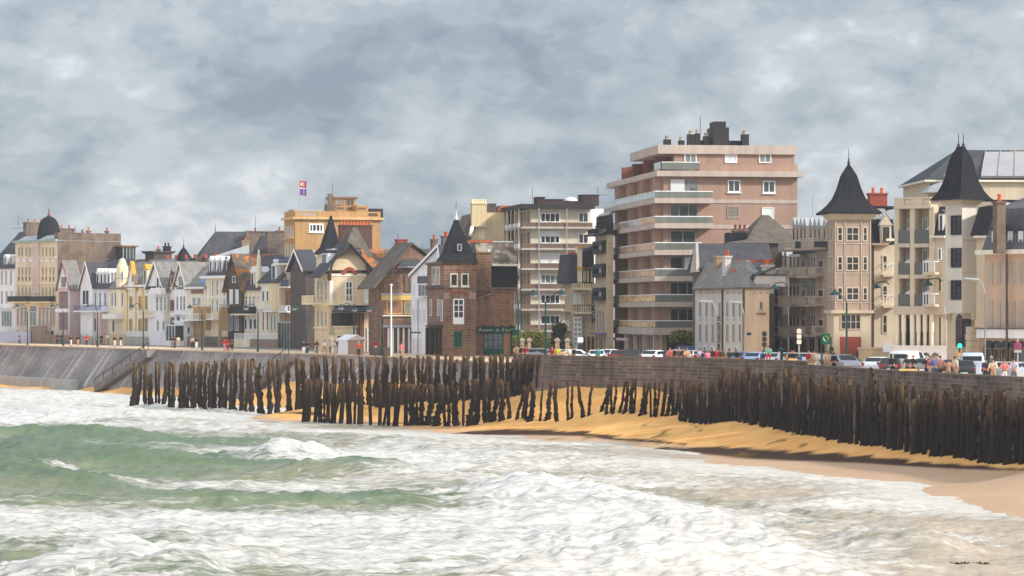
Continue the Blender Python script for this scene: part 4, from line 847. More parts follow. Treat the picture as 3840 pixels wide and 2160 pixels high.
# blue balcony house
b, r = row(310, 408, 'blue-trimmed house with steep white gable, four white dormers and a blue balcony', W=9)
walls(b, r, b.z(1076), MAU); gable(b, r, 's', b.z(1076), b.z(975, 4.5, 0), PNK, SL)
b2 = b.sub(-.4, 5, b.Ln - 4.2, b.Ln); gable(b2, r, 't', b2.z(1070), b2.z(985), WHR, SL, trim=WH, over=.3); mb = MB(); b2.bx(mb, 0, 5, 0, 4.2, GZ, b2.z(1070)); mb.build('gable_bay', WHR, r)
wins(r, b2.L, (312, 324), 8, 1090, 1140, nx=1, pane=G, fr=BLU)
wins(r, b.L, (354, 372, 391), 10, 1095, 1148, nx=1, ny=2, fr=WH, pane=GL)
for x in (357, 371, 385, 398): dormer(r, b.L, x - 5, 1016, x + 6, 1074, .5, WHR, WH, peak=.8)
balcony(r, b.L, 303, 1146, 405, 1170, 1.4, WHR, BLU, 'bars')
for x in (306, 322, 338, 352, 362): win(r, b.L, x, 1190, x + 11, 1245, nx=1, fr=WH, pane=GD)
b3 = Blk(372, rd(372) - 3, TH, xl=340, xr=411); mb = MB(); b3.bx(mb, 0, b3.W, 0, 1, GZ, b3.z(1172)); mb.build('garden_side_wall', PNK, r)
# cream turret house
b, r = row(408, 474, 'cream house with a pale round turret and white porch', W=9)
walls(b, r, b.z(1078), CRM); gable(b, r, 's', b.z(1078), b.z(985, 4.5, 0), CRM, SGR)
tc_ = b.P(.6, b.Ln * .42, 0); mb = MB(); zt = zp(972, tc_[1]); z0_ = zp(1078, tc_[1]); rr = 20 * tc_[1] / F
mb.lathe((tc_[0], tc_[1], 0), [(rr, GZ), (rr, z0_), (rr * 1.15, z0_ + .1), (rr * 1.1, z0_ + (zt - z0_) * .3), (rr * 1.25, z0_ + (zt - z0_) * .34), (rr * 1.1, z0_ + (zt - z0_) * .7), (rr * .5, zt), (.1, zt + .2)], 14); mb.build('turret', CRM, r)
for y0, y1 in ((1095, 1150), (1020, 1055)): wins(r, b.L, (418, 430, 443, 456), 8, y0, y1, nx=1, pane=GL)
balcony(r, b.L, 416, 1178, 466, 1196, 1.6, WHR, WHR, 'solid'); wins(r, b.L, (422, 438), 9, 1200, 1246, nx=1, pane=GD)
# glazed roof lookout
b = Blk(462, rd(462, 22), TH, xl=455, xr=510); r = thing('roof_lookout', 'boxy glazed lookout room on the roofs behind the cream turret house', 'rooftop room', b.P(0, 0, GZ))
b.Ln = 5; b = b.sub(0, b.W, 0, 5); walls(b, r, b.z(985), REN); mb = MB(); b.bx(mb, -.3, b.W + .3, -.3, 5.3, b.z(925), b.z(920)); mb.build('roof', BRN, r)
mb = MB(); b.bx(mb, .15, b.W - .15, .15, 4.8, b.z(985), b.z(925)); mb.build('glazing', G, r)
mb = MB(); [b.R.bx(mb, a, a + .12, b.z(985), b.z(925), -.2, .0) for a in [b.W * k / 4 for k in range(4)] + [b.W - .12]]; mb.build('mullions', LG, r)
# yellow-white house with steep gable
b, r = row(474, 560, 'yellow and white house with a narrow steep gable and pale cornice', W=9)
walls(b, r, b.z(1072), WC); gable(b, r, 's', b.z(1072), b.z(975, 4.5, 0), WC, SGR)
b2 = b.sub(-.3, 4, b.Ln * .5, b.Ln * .92); gable(b2, r, 't', b2.z(1085), b2.z(982), WHR, GOLD, over=.12, trim=GOLD, e1=.35); wins(r, b2.L, (495, 508), 7, 1030, 1060, nx=1)
band(r, b.L, 474, 1068, 560, 1076, 0, .45, WH)
for x in (486, 520, 544): win(r, b.L, x, 1110, x + 11, 1162, nx=1, ny=2, fr=GOLD, pane=GL, fw=.14); win(r, b.L, x, 1195, x + 11, 1245, nx=1, ny=2, fr=GOLD, pane=GL, fw=.14)
for x in (480, 512, 538): band(r, b.L, x - 3, 1085, x, 1250, 0, .1, GOLD, 'pilaster')
dormer(r, b.L, 530, 1000, 543, 1065, .4, YEL, GOLD, peak=.9)
# cream tall-gabled house
b, r = row(560, 640, 'cream house with a tall white-edged gable over a balcony', W=9)
walls(b, r, b.z(1090), CRM); gable(b, r, 's', b.z(1090), b.z(982, 4.5, 0), CRM, SGR)
b2 = b.sub(-.8, 5, b.Ln * .12, b.Ln * .86); mb = MB(); b2.bx(mb, 0, 5, 0, b2.Ln, GZ, b2.z(1085)); mb.build('gable_bay', WHR, r); gable(b2, r, 't', b2.z(1072), b2.z(984), WHR, SGR, trim=WH, over=.4)
balcony(r, b2.L, 582, 1080, 620, 1104, .9, WHR, WH, 'solid'); win(r, b2.L, 588, 1040, 598, 1080, nx=1); wins(r, b2.L, (586, 600, 616), 10, 1112, 1166, nx=1, ny=2, pane=GL); win(r, b2.L, 604, 1112, 612, 1166, nx=1, pane=mat('brown_blind', (150, 104, 84), var=.1))
balcony(r, b.L, 545, 1168, 600, 1190, 1.2, WC, YEL, 'bars'); wins(r, b2.L, (588, 610), 10, 1200, 1240, nx=1, pane=GL)
# narrow red-framed house
b, r = row(638, 657, 'narrow white house slice with red-framed windows', W=8)
walls(b, r, b.z(1075), WHR); gable(b, r, 't', b.z(1060), b.z(1010), WHR, SGR, trim=RFR, over=.2)
for y0, y1 in ((1125, 1165), (1190, 1230)): win(r, b.L, 641, y0, 653, y1, nx=2, ny=3, fr=RFR, pane=GL)
win(r, b.L, 642, 1035, 652, 1070, nx=1, fr=YEL)
# white gabled pair
b, r = row(655, 700, 'white house with a steep stone-coloured gable and tall white windows', W=9)
walls(b, r, b.z(1085), WHR); gable(b, r, 't', b.z(1070), b.z(985), WHR, SGR, trim=WC, over=.35)
wins(r, b.L, (662, 676, 688), 9, 1110, 1165, nx=1, ny=2, pane=GL); win(r, b.L, 670, 1035, 690, 1075, nx=2, pane=GL); balcony(r, b.L, 656, 1168, 702, 1180, .8, WHR, WH)
wins(r, b.L, (664, 684), 12, 1185, 1205, nx=1, pane=GD)
# skylight house
b, r = row(698, 772, 'low white-trimmed house with a pale slate roof and a blue skylight', W=9)
walls(b, r, b.z(1080), WC); gable(b, r, 's', b.z(1078), b.z(984, 4.5, 0), WC, SGR); band(r, b.L, 698, 1076, 772, 1083, 0, .5, WH)
slp = b.L; q0, q1, z0, z1 = slp.rect(735, 1050, 758, 1068); h_ = (b.z(984, 4.5, 0) - b.z(1078)) / 4.5
mb = MB(); a0 = (z0 - b.z(1078)) / h_; a1 = (z1 - b.z(1078)) / h_; mb.hexa([b.P(a0, q0, z0 + .15), b.P(a0, q1, z0 + .15), b.P(a1, q1, z1 + .15), b.P(a1, q0, z1 + .15), b.P(a0, q0, z0 + .3), b.P(a0, q1, z0 + .3), b.P(a1, q1, z1 + .3), b.P(a1, q0, z1 + .3)]); mb.build('skylight', mat('skylight_glass', (90, 140, 190), rough=.2, var=.1), r)
win(r, b.L, 716, 1084, 766, 1104, nx=1, fr=WC, pane=mat('brown_blind', (0, 0, 0))); wins(r, b.L, (722, 740), 14, 1114, 1145, nx=2, pane=GL)
b2 = Blk(772, rd(772) - 2, TH, xl=724, W=3); mb = MB(); b2.bx(mb, 0, 3, 0, b2.Ln, GZ, b2.z(1150)); mb.build('ochre_annexe', mat('dull_ochre', (176, 140, 100)), r)
balcony(r, b2.L, 700, 1175, 765, 1203, 1.0, WHR, WH)
# slate round-chimney block and little spire behind the row
b = Blk(578, rd(600, 25), TH, xl=572, xr=644); b = b.sub(0, b.W, 0, 3); r = thing('chimney_block', 'broad dark chimney block with pots rising behind the cream gabled house', 'chimney', b.P(0, 0, GZ))
walls(b, r, b.z(948), STD); mb = MB(); b.loft(mb, [(-.2, b.W + .2, -.2, 3.2, b.z(950)), (-.5, b.W + .5, -.4, 3.4, b.z(944)), (-.5, b.W + .5, -.4, 3.4, b.z(941))]); mb.build('cap', STD, r); chimney(r, b, 1, .5, .5, .5, b.z(944), b.z(938), STD, 1); chimney(r, b, 2.3, .5, 1.2, .6, b.z(944), b.z(926), SD, 2, SD)
b = Blk(676, rd(680, 18), TH, xl=664, xr=704); r = thing('turret', 'small pointed slate turret above the red ridge tiles', 'turret', b.P(0, 0, GZ)); b = b.sub(0, 3, 0, 3); walls(b, r, b.z(985), STD); spire(b, r, b.z(982), b.z(925), SD, over=.1, fin=True)
b = Blk(560, rd(560, 14), TH, xl=540, W=6); b = Blk(776, rd(776, 14), TH, xl=560, W=5); r = thing('rear_terrace', 'plain grey terrace roof with a red tiled ridge behind the gabled houses', 'house', b.P(0, 0, GZ)); walls(b, r, b.z(1010), REN); gable(b, r, 's', b.z(1012), b.z(980, 2.5, 0), REN, SGR)
mb = MB(); b.bx(mb, 2.2, 2.8, 0, b.Ln, b.z(982, 2.5, 0), b.z(976, 2.5, 0)); mb.build('ridge_tiles', RID, r)
for k in range(6): chimney(r, b, 2.0, b.Ln * (k + .3) / 6, .6, .9, b.z(985), b.z(968), STD, 2)
b = Blk(560, rd(500, 30), TH, xl=440, W=5); r = thing('rear_terrace', 'dark roofline with red ridge behind the yellow steep gable', 'house', b.P(0, 0, GZ)); walls(b, r, b.z(1000), REN); gable(b, r, 's', b.z(1000), b.z(974, 2.5, 0), REN, SL); mb = MB(); b.bx(mb, 2.2, 2.8, 0, b.Ln, b.z(976, 2.5, 0), b.z(971, 2.5, 0)); mb.build('ridge_tiles', RID, r)
# mansard house
b, r = row(770, 858, 'cream-striped house with a steep slate mansard and four tall white dormers', W=10)
walls(b, r, b.z(1042), YEL); mansard(b, r, b.z(1040), b.z(962), b.z(952, 3, 0), 1.0, SL, over=0)
band(r, b.L, 763, 1034, 861, 1044, 0, .7, WH)
for x in (784, 801, 820, 848): dormer(r, b.L, x - 6, 968, x + 6, 1034, .35, WHR, WH, peak=.7, pane=BLU if 0 else G)
for x in (779, 792, 822, 834, 848): band(r, b.L, x, 1046, x + 4, 1250, 0, .1, WH, 'pilaster')
for y0, y1 in ((1050, 1108), (1122, 1172)): wins(r, b.L, (794, 812, 838), 8, y0, y1, nx=1, ny=2, pane=GL)
band(r, b.L, 770, 1112, 858, 1118, 0, .12, WH); balcony(r, b.L, 790, 1176, 822, 1200, 1, WHR, WH)
# grey-brown arched wall in front of it
b = Blk(822, rd(830) - 5, 20, xl=818, xr=856); r = thing('party_wall', 'round-topped ochre brown party wall beside the striped mansard house', 'wall', b.P(0, 0, GZ))
mb = MB(); q = b.W; z_ = b.z(1180); pts = [(0, GZ - .2), (q, GZ - .2), (q, z_)] + [(q / 2 + q / 2 * math.cos(a), z_ + (b.z(1150) - z_) * math.sin(a)) for a in [math.pi * k / 10 for k in range(1, 10)]] + [(0, z_)]; b.R.poly(mb, pts, -.5, 0); mb.build('wall', mat('dull_ochre', (0, 0, 0)), r)
# brown half-timbered house
b, r = row(850, 905, 'dark brown stone house with a lichen-stained roof and tall white shutters', W=8, d=rd(905) - 1)
walls(b, r, b.z(1070), STD); b.W = 7; gable(b, r, 't', b.z(1070), b.z(955, 0, b.Ln / 2), STD, SLI, over=.5, trim=WD)
for x, a in ((862, 0), (884, 0)): win(r, b.L, x, 1085, x + 12, 1140, nx=1, pane=WB); win(r, b.L, x - 2, 1182, x + 10, 1240, nx=2, pane=G)
win(r, b.L, 872, 1035, 884, 1060, nx=1); balcony(r, b.L, 842, 1140, 880, 1162, 1, STD, LG)
# ornate cream beehive turret house
b, r = row(903, 976, 'ornate cream house with a beehive turret and a dark iron balcony', W=9)
walls(b, r, b.z(1082), CRM); gable(b, r, 's', b.z(1080), b.z(960, 4.5, 0), CRM, SL)
tc_ = b.P(.3, .9, 0); mb = MB(); zt = zp(955, tc_[1]); z0_ = zp(1085, tc_[1]); rr = 13 * tc_[1] / F
mb.lathe((tc_[0], tc_[1], 0), [(rr * .8, GZ), (rr * .8, z0_)] + [(rr * (1.1 if i % 2 else .95) * (1 - .06 * i), z0_ + (zt - z0_) * i / 8) for i in range(1, 8)] + [(rr * .35, zt), (rr * .35, zt + .5), (.05, zt + .8)], 12); mb.build('turret', WC, r)
for x in (939, 956): dormer(r, b.L, x - 7, 1010, x + 7, 1078, .4, WC, WH, peak=.9)
for x in (911, 924, 938, 952, 966): win(r, b.L, x - 4, 1120, x + 5, 1150, nx=1, pane=GL, arch=True)
balcony(r, b.L, 892, 1150, 962, 1182, 1.4, CRM, BLK, 'solid'); wins(r, b.L, (897, 918, 936, 952), 13, 1195, 1235, nx=1, pane=GD)
for x in (908, 930, 950, 970): band(r, b.L, x, 1184, x + 3, 1245, 0, .25, WH, 'pilaster')
# yellow-white dormered house
b, r = row(974, 1046, 'white and yellow house with a big black-framed dormer and white balconies', W=9)
walls(b, r, b.z(1055), WC); gable(b, r, 's', b.z(1055), b.z(960, 4.5, 0), WC, SL)
dormer(r, b.L, 1012, 990, 1030, 1050, .3, WHR, WH, peak=.3, pane=GD); dormer(r, b.L, 1000, 975, 1010, 1020, 1.2, WHR, WH, peak=.3)
band(r, b.L, 1012, 1062, 1042, 1250, 0, .12, YEL, 'yellow_bay'); wins(r, b.L, (984, 1000), 9, 1090, 1130, nx=1); wins(r, b.L, (984, 1000), 9, 1165, 1240, nx=1, ny=2, pane=mat('brown_blind', (0, 0, 0)))
balcony(r, b.L, 980, 1132, 1010, 1158, .8, WHR, WC, 'solid'); balcony(r, b.L, 1010, 1143, 1043, 1170, 1.1, WHR, WH); wins(r, b.L, (1018, 1030), 9, 1180, 1238, nx=1, pane=GL, o=.12)
# big slate roof behind
b = Blk(943, rd(943, 40), 15, xl=700, xr=1000); b = Blk(None, None, 15, W=16, L=12, C=XY(760, rd(800, 45))); r = thing('large_house', 'big dark slate hipped roof rising behind the mansard houses', 'house', b.P(0, 0, GZ))
bb = Blk(752, rd(800, 45), 12, W=3, L=8); q, _ = bb.R.uv(985, 900); bb = Blk(752, rd(800, 45), 12, W=q, L=9); walls(bb, r, bb.z(970), REN)
mb = MB(); t0, _ = bb.R.uv(817, 900); t1, _ = bb.R.uv(940, 900); bb.loft(mb, [(-.5, q, -.3, 9, bb.z(975)), (t0, t1 + 2, 4, 4.2, bb.z(868, t0, 4))]); mb.build('roof', SL, r)
chimney(r, bb, t1 - .6, 1, 3.2, 1.4, bb.z(980), bb.z(868), STG, 1); chimney(r, bb, t1 - 1.5, -.5, 1.2, 1.2, bb.z(960), bb.z(905), mat('tan_render', (160, 136, 108)), 1)
mb = MB(); p0, _ = bb.R.uv(795, 950); bb.R.poly(mb, [bb.R.uv(795, 968), bb.R.uv(930, 955), bb.R.uv(930, 918), bb.R.uv(795, 962)], .6, 1.4); mb.build('pale_roof_edge', ZN, r)
mb = MB(); c = bb.P(t0, 4.1, bb.z(868, t0, 4)); mb.tube([c, (c[0], c[1], c[2] + 1.4)], [.1, .03], 6); mb.build('finial', RFR, r)
# brown chimney gable
b = Blk(1003, rd(1003, 12), 12, xl=995, xr=1068); r = thing('gable_block', 'tall grey-brown stone gable block with one orange pot left of the ochre hotel', 'building', b.P(0, 0, GZ)); b = b.sub(0, b.W, 0, 3)
walls(b, r, b.z(870), STG); mb = MB(); b.prof(mb, 's', [(-2.2, b.z(960)), (0, b.z(960)), (0, b.z(880)), (-.8, b.z(885))], 0, 3); mb.build('roof_slope', SL, r); chimney(r, b, b.W - 1.2, .5, 1, 1, b.z(872), b.z(868), STG, 1); mb = MB(); b.bx(mb, -.1, b.W + .1, -.1, 3.1, b.z(870), b.z(867)); mb.build('coping', REN, r)
# ------------------------------------------------------------------ ochre hotel
TG = 18
b = Blk(1107, 424, 20, xl=1066, xr=1427); r = thing('hotel', 'tall ochre hotel with roof terrace, glazed penthouse and flag, windowless broad side wall', 'hotel', b.P(0, 0, GZ))
zt = b.z(822); walls(b, r, zt, OCH)
mb = MB(); b.bx(mb, -.5, b.W + .45, -.5, b.Ln, zt, zt + .35); mb.build('cornice', mat('ochre_trim', (214, 176, 122)), r)
mb = MB(); q1, _ = b.R.uv(1122, 800); q2, _ = b.R.uv(1193, 800); q3, _ = b.R.uv(1382, 800); q4, _ = b.R.uv(1416, 800); zc = zt + .35; zr = b.z(790)
for a, c in ((0, q1), (q2, q3), (q4, b.W)): b.bx(mb, a, c, 0, .35, zc, zr)
b.bx(mb, 0, .35, .35, b.Ln, zc, zr); b.bx(mb, q1, q2, .0, .3, zr - .25, zr - .02); b.bx(mb, q3, q4, .0, .3, zr - .25, zr - .02); b.bx(mb, q1, q2, .0, .3, zc, zc + .2); b.bx(mb, q3, q4, 0, .3, zc, zc + .2)
for a, c in ((q1, q2), (q3, q4)):
    n = int((c - a) / .8)
    for i in range(n):
        x0 = a + (c - a) * i / n; x1 = a + (c - a) * (i + 1) / n
        for (u0, u1) in ((x0, x1), (x1, x0)): b.prof(mb, 's', [(u0 - .06, zc + .2), (u0 + .06, zc + .2), (u1 + .06, zr - .25), (u1 - .06, zr - .25)], .1 if u0 < u1 else .17, .16 if u0 < u1 else .22)
mb.build('parapet', OCH, r)
b2 = Blk(1257, 432, 20, xl=1244, xr=1337); b2 = b2.sub(0, b2.W, 0, 4); mb = MB(); b2.bx(mb, 0, b2.W, .3, 4, zt, b2.z(745)); pw = mb.build('penthouse', OCH, r)
mb = MB(); b2.bx(mb, -.2, b2.W + .2, 0, 4.2, b2.z(744), b2.z(737)); mb.build('roof_slab', BRN, pw)
win(pw, b2.R, 1262, 746, 1293, 770, nx=2, fr=OCH, pane=GL, o=-.28); win(pw, b2.R, 1299, 746, 1330, 770, nx=2, fr=OCH, pane=G, o=-.28); win(pw, b2.R, 1262, 775, 1293, 786, nx=2, fr=OCH, o=-.28); win(pw, b2.R, 1299, 775, 1330, 786, nx=2, fr=OCH, o=-.28)
b3 = Blk(1337, 431, 20, xl=1330, xr=1381); b3 = b3.sub(0, b3.W, 0, 4); mb = MB(); b3.bx(mb, 0, b3.W, 0, 4, zt, b3.z(770)); lw_ = mb.build('roof_room', OCH, r); win(lw_, b3.R, 1339, 776, 1374, 787, nx=4, fr=OCH, pane=G)
mb = MB(); b3.bx(mb, b3.W + .3, b3.W + 2.4, .3, 3, zt, b3.z(781)); mb.build('plant_room', BLK, r)
mb = MB(); q, _ = b.R.uv(1238, 790); b.bx(mb, q, q + 1.3, 1.5, 3, zt, b.z(762)); b.bx(mb, q + .3, q + .9, 1.8, 2.4, b.z(762), b.z(722)); mb.build('chimney', REN, r)
mb = MB(); q0, _ = b.R.uv(1085, 790); b.bx(mb, .3, 6, 2, 5, zt, b.z(783)); mb.build('terrace_deck', LG, r)
win(r, b.R, 1158, 838, 1213, 871, nx=4, fr=WH, pane=G, fw=.22, sill=True)
win(r, b.L, 1071, 850, 1078, 890, nx=1, fr=CRM, pane=GL); win(r, b.L, 1083, 850, 1090, 890, nx=1, fr=CRM, pane=GL); win(r, b.L, 1094, 850, 1101, 890, nx=1, fr=CRM, pane=GL)
band(r, b.L, 1066, 892, 1106, 897, 0, .25, mat('ochre_trim', (0, 0, 0)), 'string_course')
for y0, y1 in ((918, 985), (1002, 1072)):
    for x in (1072, 1083, 1094): win(r, b.L, x, y0, x + 7, y1, nx=1, fr=CRM, pane=GL)
    q = balcony(r, b.L, 1066, y1 - 22, 1104, y1 + 8, .9, CRM, BLU, 'bars')
for x in (1069, 1081, 1093): win(r, b.L, x, 1105, x + 10, 1150, nx=1, fr=BRN, pane=mat('brown_blind', (0, 0, 0)), arch=True)
balcony(r, b.L, 1064, 1146, 1106, 1172, 1.2, WHR, WH)
b4 = Blk(1148, 417, 20, xl=1100, xr=1160); b4.W = 3; mb = MB(); b4.bx(mb, 0, 3, 0, b4.Ln, GZ, b4.z(1185)); an = mb.build('white_annexe', WHR, r); win(an, b4.L, 1118, 1192, 1132, 1262, nx=2, ny=2, pane=GL); balcony(an, b4.L, 1100, 1146, 1144, 1176, .6, WHR, WH)
b5 = Blk(1098, 419, 20, xl=1042, xr=1100); b5 = b5.sub(0, 3, 0, b5.Ln); mb = MB(); b5.bx(mb, 0, 3, 0, b5.Ln, GZ, b5.z(1212)); gp = mb.build('glass_porch', G, r); mb = MB(); b5.bx(mb, -.1, 3.1, -.1, b5.Ln + .1, b5.z(1212), b5.z(1206)); [b5.L.bx(mb, a, a + .15, GZ, b5.z(1212), 0, .1) for a in (0, 1.5, 3, 4.5, 6)]; [b5.R.bx(mb, a, a + .15, GZ, b5.z(1212), 0, .1) for a in (0, 1.4, 2.8)]; mb.build('porch_frame', LG, gp)
# flagpole and flag on the hotel roof
x, y = XY(1123, 427); fr_ = thing('flag', 'red, white and violet flag flying on a pole above the ochre hotel', 'flag', (x, y, b.z(790)))
mb = MB(); mb.tube([(x, y, b.z(795)), (x, y, zp(674, y))], .06, 6); mb.build('flagpole', LG, fr_)
def flagpart(x0, x1, y0, y1, c, nm, off=0):
    mb = MB(); n = 8
    for side in (0, 1):
        pass
    vs = []
    for i in range(n + 1):
        px = x0 + (x1 - x0) * i / n; wv = math.sin((px - 1124) / 7.0) * .25; X, Y = XY(px, 427)
        for j, py in ((0, y0), (1, y1)): vs.append((X, Y + wv - off, zp(py + (px - 1124) * .12, 427)))
    m_ = len(vs); vs2 = [(a, b_ + .03, c_) for a, b_, c_ in vs]; fs = []
    for i in range(n): a = 2 * i; fs += [(a, a + 2, a + 3, a + 1), (m_ + a, m_ + a + 1, m_ + a + 3, m_ + a + 2)]
    fs += [(0, 1, m_ + 1, m_), (m_ - 2, m_ - 1, 2 * m_ - 1, 2 * m_ - 2)]; mb.add(vs + vs2, fs); return mb.build(nm, mat('flag_' + nm, c, var=.05), fr_)
flagpart(1124, 1149, 677, 703, (205, 52, 58), 'red_field'); flagpart(1124, 1149, 703, 707, (236, 228, 236), 'white_cross'); flagpart(1124, 1149, 707, 731, (128, 70, 160), 'violet_field')
flagpart(1137, 1141, 679, 728, (236, 228, 236), 'white_cross_upright', .04); flagpart(1128, 1135, 684, 696, (238, 214, 190), 'pale_emblem', .04)
antenna(1247, 428, 688, 765, 'twin television antenna on the chimney of the ochre hotel', 1); antenna(1222, 428, 735, 788, 'plain rooftop mast left of the hotel penthouse')
# narrow dark stone house
b = Blk(1146, 405, TG, xl=1130, xr=1186); r = thing('house', 'narrow dark stone house with slate roof squeezed between ochre hotel and villa', 'house', b.P(0, 0, GZ)); b = b.sub(0, b.W, 0, 9)
walls(b, r, b.z(1010), STD); gable(b, r, 't', b.z(1008), b.z(940, 0, 4), STD, SL, over=.6, trim=WH); 
# ------------------------------------------------------------------ gabled villa
b = Blk(1233, 376, 17, xl=1180, xr=1388); r = thing('villa', 'cream villa with a deep timber-braced gable, red arch and balustraded terrace', 'villa', b.P(0, 0, GZ))
ze = b.z(1025); walls(b, r, ze, mat('villa_render', (222, 200, 170), var=.15))
VR = mat('villa_render', (0, 0, 0)); 
q0, _ = b.R.uv(1240, 1000); q1, _ = b.R.uv(1376, 1000); W_ = b.W
# front gable over the front face
bg_ = b.sub(-.35, W_ + .1, -1.0, 5.0)
pk = (b.R.uv(1306, 900)[0] + .35) / (W_ + .45)
gable(bg_.sub(0, W_ + .45, 1.0, 6.0), r, 's', b.z(1012), b.z(914), VR, SL, over=.9, pk=pk, over_e=1.0, th=.22)
# timber bracing arc in front of the gable
mb = MB(); qc = pk * (W_ + .45) - .35; zc_ = b.z(1018); R0 = (b.R.uv(1372, 1000)[0] - b.R.uv(1240, 1000)[0]) / 2
for k in range(14):
    a0 = math.pi * k / 14; a1 = math.pi * (k + 1) / 14
    b.R.poly(mb, [(qc + R0 * math.cos(a0), zc_ + R0 * math.sin(a0)), (qc + (R0 + .28) * math.cos(a0), zc_ + (R0 + .28) * math.sin(a0)), (qc + (R0 + .28) * math.cos(a1), zc_ + (R0 + .28) * math.sin(a1)), (qc + R0 * math.cos(a1), zc_ + R0 * math.sin(a1))], .55, .8)
b.R.bx(mb, qc - .1, qc + .1, zc_ + R0 + .28, b.z(925), .55, .78); b.R.bx(mb, qc - 1.5, qc + 1.5, zc_ + R0 + .5, zc_ + R0 + .7, .6, .75)
for s_ in (-1, 1): b.R.bx(mb, qc + s_ * (R0 + .25) - .16, qc + s_ * (R0 + .25) + .16, b.z(1052), zc_, .02, .8)
mb.build('timber_brace', WD, r)
band(r, b.R, 1236, 1052, 1247, 1138, 0, .15, WH, 'pilaster'); band(r, b.R, 1366, 1052, 1381, 1138, 0, .15, WH, 'pilaster'); band(r, b.R, 1236, 1031, 1381, 1035, 0, .1, WH, 'string_course')
mb = MB(); qa = b.R.uv(1310, 1030)[0]; za = b.z(1030); ra = (b.R.uv(1338, 1000)[0] - b.R.uv(1282, 1000)[0]) / 2
for k in range(10):
    a0 = math.pi * k / 10; a1 = math.pi * (k + 1) / 10
    b.R.poly(mb, [(qa + ra * .58 * math.cos(a0), za + ra * .58 * math.sin(a0)), (qa + ra * math.cos(a0), za + ra * math.sin(a0)), (qa + ra * math.cos(a1), za + ra * math.sin(a1)), (qa + ra * .58 * math.cos(a1), za + ra * .58 * math.sin(a1))], .0, .14)
mb.build('red_arch', BRK, r)
win(r, b.R, 1294, 1054, 1323, 1132, nx=2, ny=3, fr=WH, pane=G, fw=.16); balcony(r, b.R, 1275, 1105, 1345, 1138, .5, CRM, CRM, 'bars')
band(r, b.R, 1222, 1137, 1390, 1145, 0, .6, CRM)
# canopy over the terrace
mb = MB(); b.R.poly(mb, [], 0, 0) if 0 else None
ca, _ = b.R.uv(1228, 1170); cb_, _ = b.R.uv(1392, 1170)
mb.hexa([b.P(ca, -2.4, b.z(1171)), b.P(cb_, -2.4, b.z(1171)), b.P(cb_, 0, b.z(1150)), b.P(ca + 1, 0, b.z(1150)), b.P(ca, -2.4, b.z(1171) + .15), b.P(cb_, -2.4, b.z(1171) + .15), b.P(cb_, 0, b.z(1146)), b.P(ca + 1, 0, b.z(1146))]); mb.build('canopy', SL, r)
win(r, b.R, 1243, 1174, 1325, 1222, nx=5, fr=WD, pane=GD); win(r, b.R, 1330, 1174, 1364, 1262, nx=2, fr=WD, pane=mat('brown_blind', (0, 0, 0)))
# terrace with balusters
mb = MB(); ta, _ = b.R.uv(1234, 1250); tb, _ = b.R.uv(1325, 1250); zt_ = b.z(1252); zu = b.z(1222); b.bx(mb, ta, tb, -2.6, -2.2, zt_ - .25, zt_); b.bx(mb, ta, tb, -2.6, -2.2, zu - .15, zu)
b.bx(mb, ta, ta + .5, -2.6, -.0, GZ, zt_); b.bx(mb, ta, tb, -2.2, 0, zt_ - .25, zt_); b.bx(mb, tb - .5, tb, -2.6, 0, GZ, zt_); tr = mb.build('terrace', CRM, r)
mb = MB(); n = 14
for i in range(n): c = b.P(ta + .2 + (tb - ta - .4) * (i + .5) / n, -2.4, zt_); mb.lathe(c, [(.1, 0), (.13, (zu - zt_) * .3), (.07, (zu - zt_) * .7), (.1, zu - zt_ - .15)], 6)
mb.build('balusters', CRM, tr); band(r, b.R, 1250, 1256, 1322, 1300, 0.0, .06, GD, 'garage_opening')
# sea side
mb = MB(); bs = b.sub(-.9, .0, b.Ln * .1, b.Ln * .9); 
for x in (1190, 1204, 1219): win(r, b.L, x, 1050, x + 9, 1130, nx=1, ny=2, fr=CRM, pane=GL); win(r, b.L, x, 1165, x + 9, 1225, nx=1, ny=2, fr=CRM, pane=GL)
balcony(r, b.L, 1172, 1108, 1216, 1142, 1.5, CRM, CRM, 'bars'); band(r, b.L, 1180, 1226, 1232, 1232, 0, .2, CRM); band(r, b.L, 1180, 1143, 1232, 1148, 0, .3, CRM)
# tall roofs behind
bt = Blk(1215, 386, 17, xl=1200, xr=1292); bt = bt.sub(0, bt.W, 0, 4.5); walls(bt, r, bt.z(950), VR, name='tower'); 
mb = MB(); ap = bt.R.uv(1255, 808)[0]; bt.loft(mb, [(-.4, bt.W + .4, -.4, 4.9, bt.z(952)), (.4, bt.W - .5, .3, 4.2, bt.z(925)), (ap - .05, ap + .15, 2.2, 2.4, bt.z(806))]); mb.build('spire_roof', SD, r)
bm_ = Blk(1290, 384, 17, xl=1280, xr=1428); bm_ = bm_.sub(0, bm_.W, 0, 8); walls(bm_, r, bm_.z(1010), VR, name='rear_wing'); ap = bm_.R.uv(1352, 860)[0]
mb = MB(); bm_.loft(mb, [(-1.5, bm_.W + .4, -.3, 8.3, bm_.z(1015)), (-.5, bm_.W - .5, .2, 8.0, bm_.z(985)), (ap - .2, ap + .4, 3.5, 4.2, bm_.z(853, 0, 3.5))]); mb.build('main_roof', SLI if 0 else mat('mossy_slate', (112, 104, 94), kind='slate', bs=(.5, .3), var=.3, c2=(98, 88, 80)), r)
bc_ = Blk(1276, 392, 17, xl=1270, xr=1396); chimney(r, bc_, 0, 0, bc_.W, 1.2, bc_.z(960), bc_.z(848), mat('dark_red_brick', (96, 68, 60), kind='brick', bs=(.4, .2), c2=(80, 62, 56)), 10)
dormer(r, b.L, 1196, 945, 1222, 1018, .3, WHR, SD, peak=.3, pane=GD)
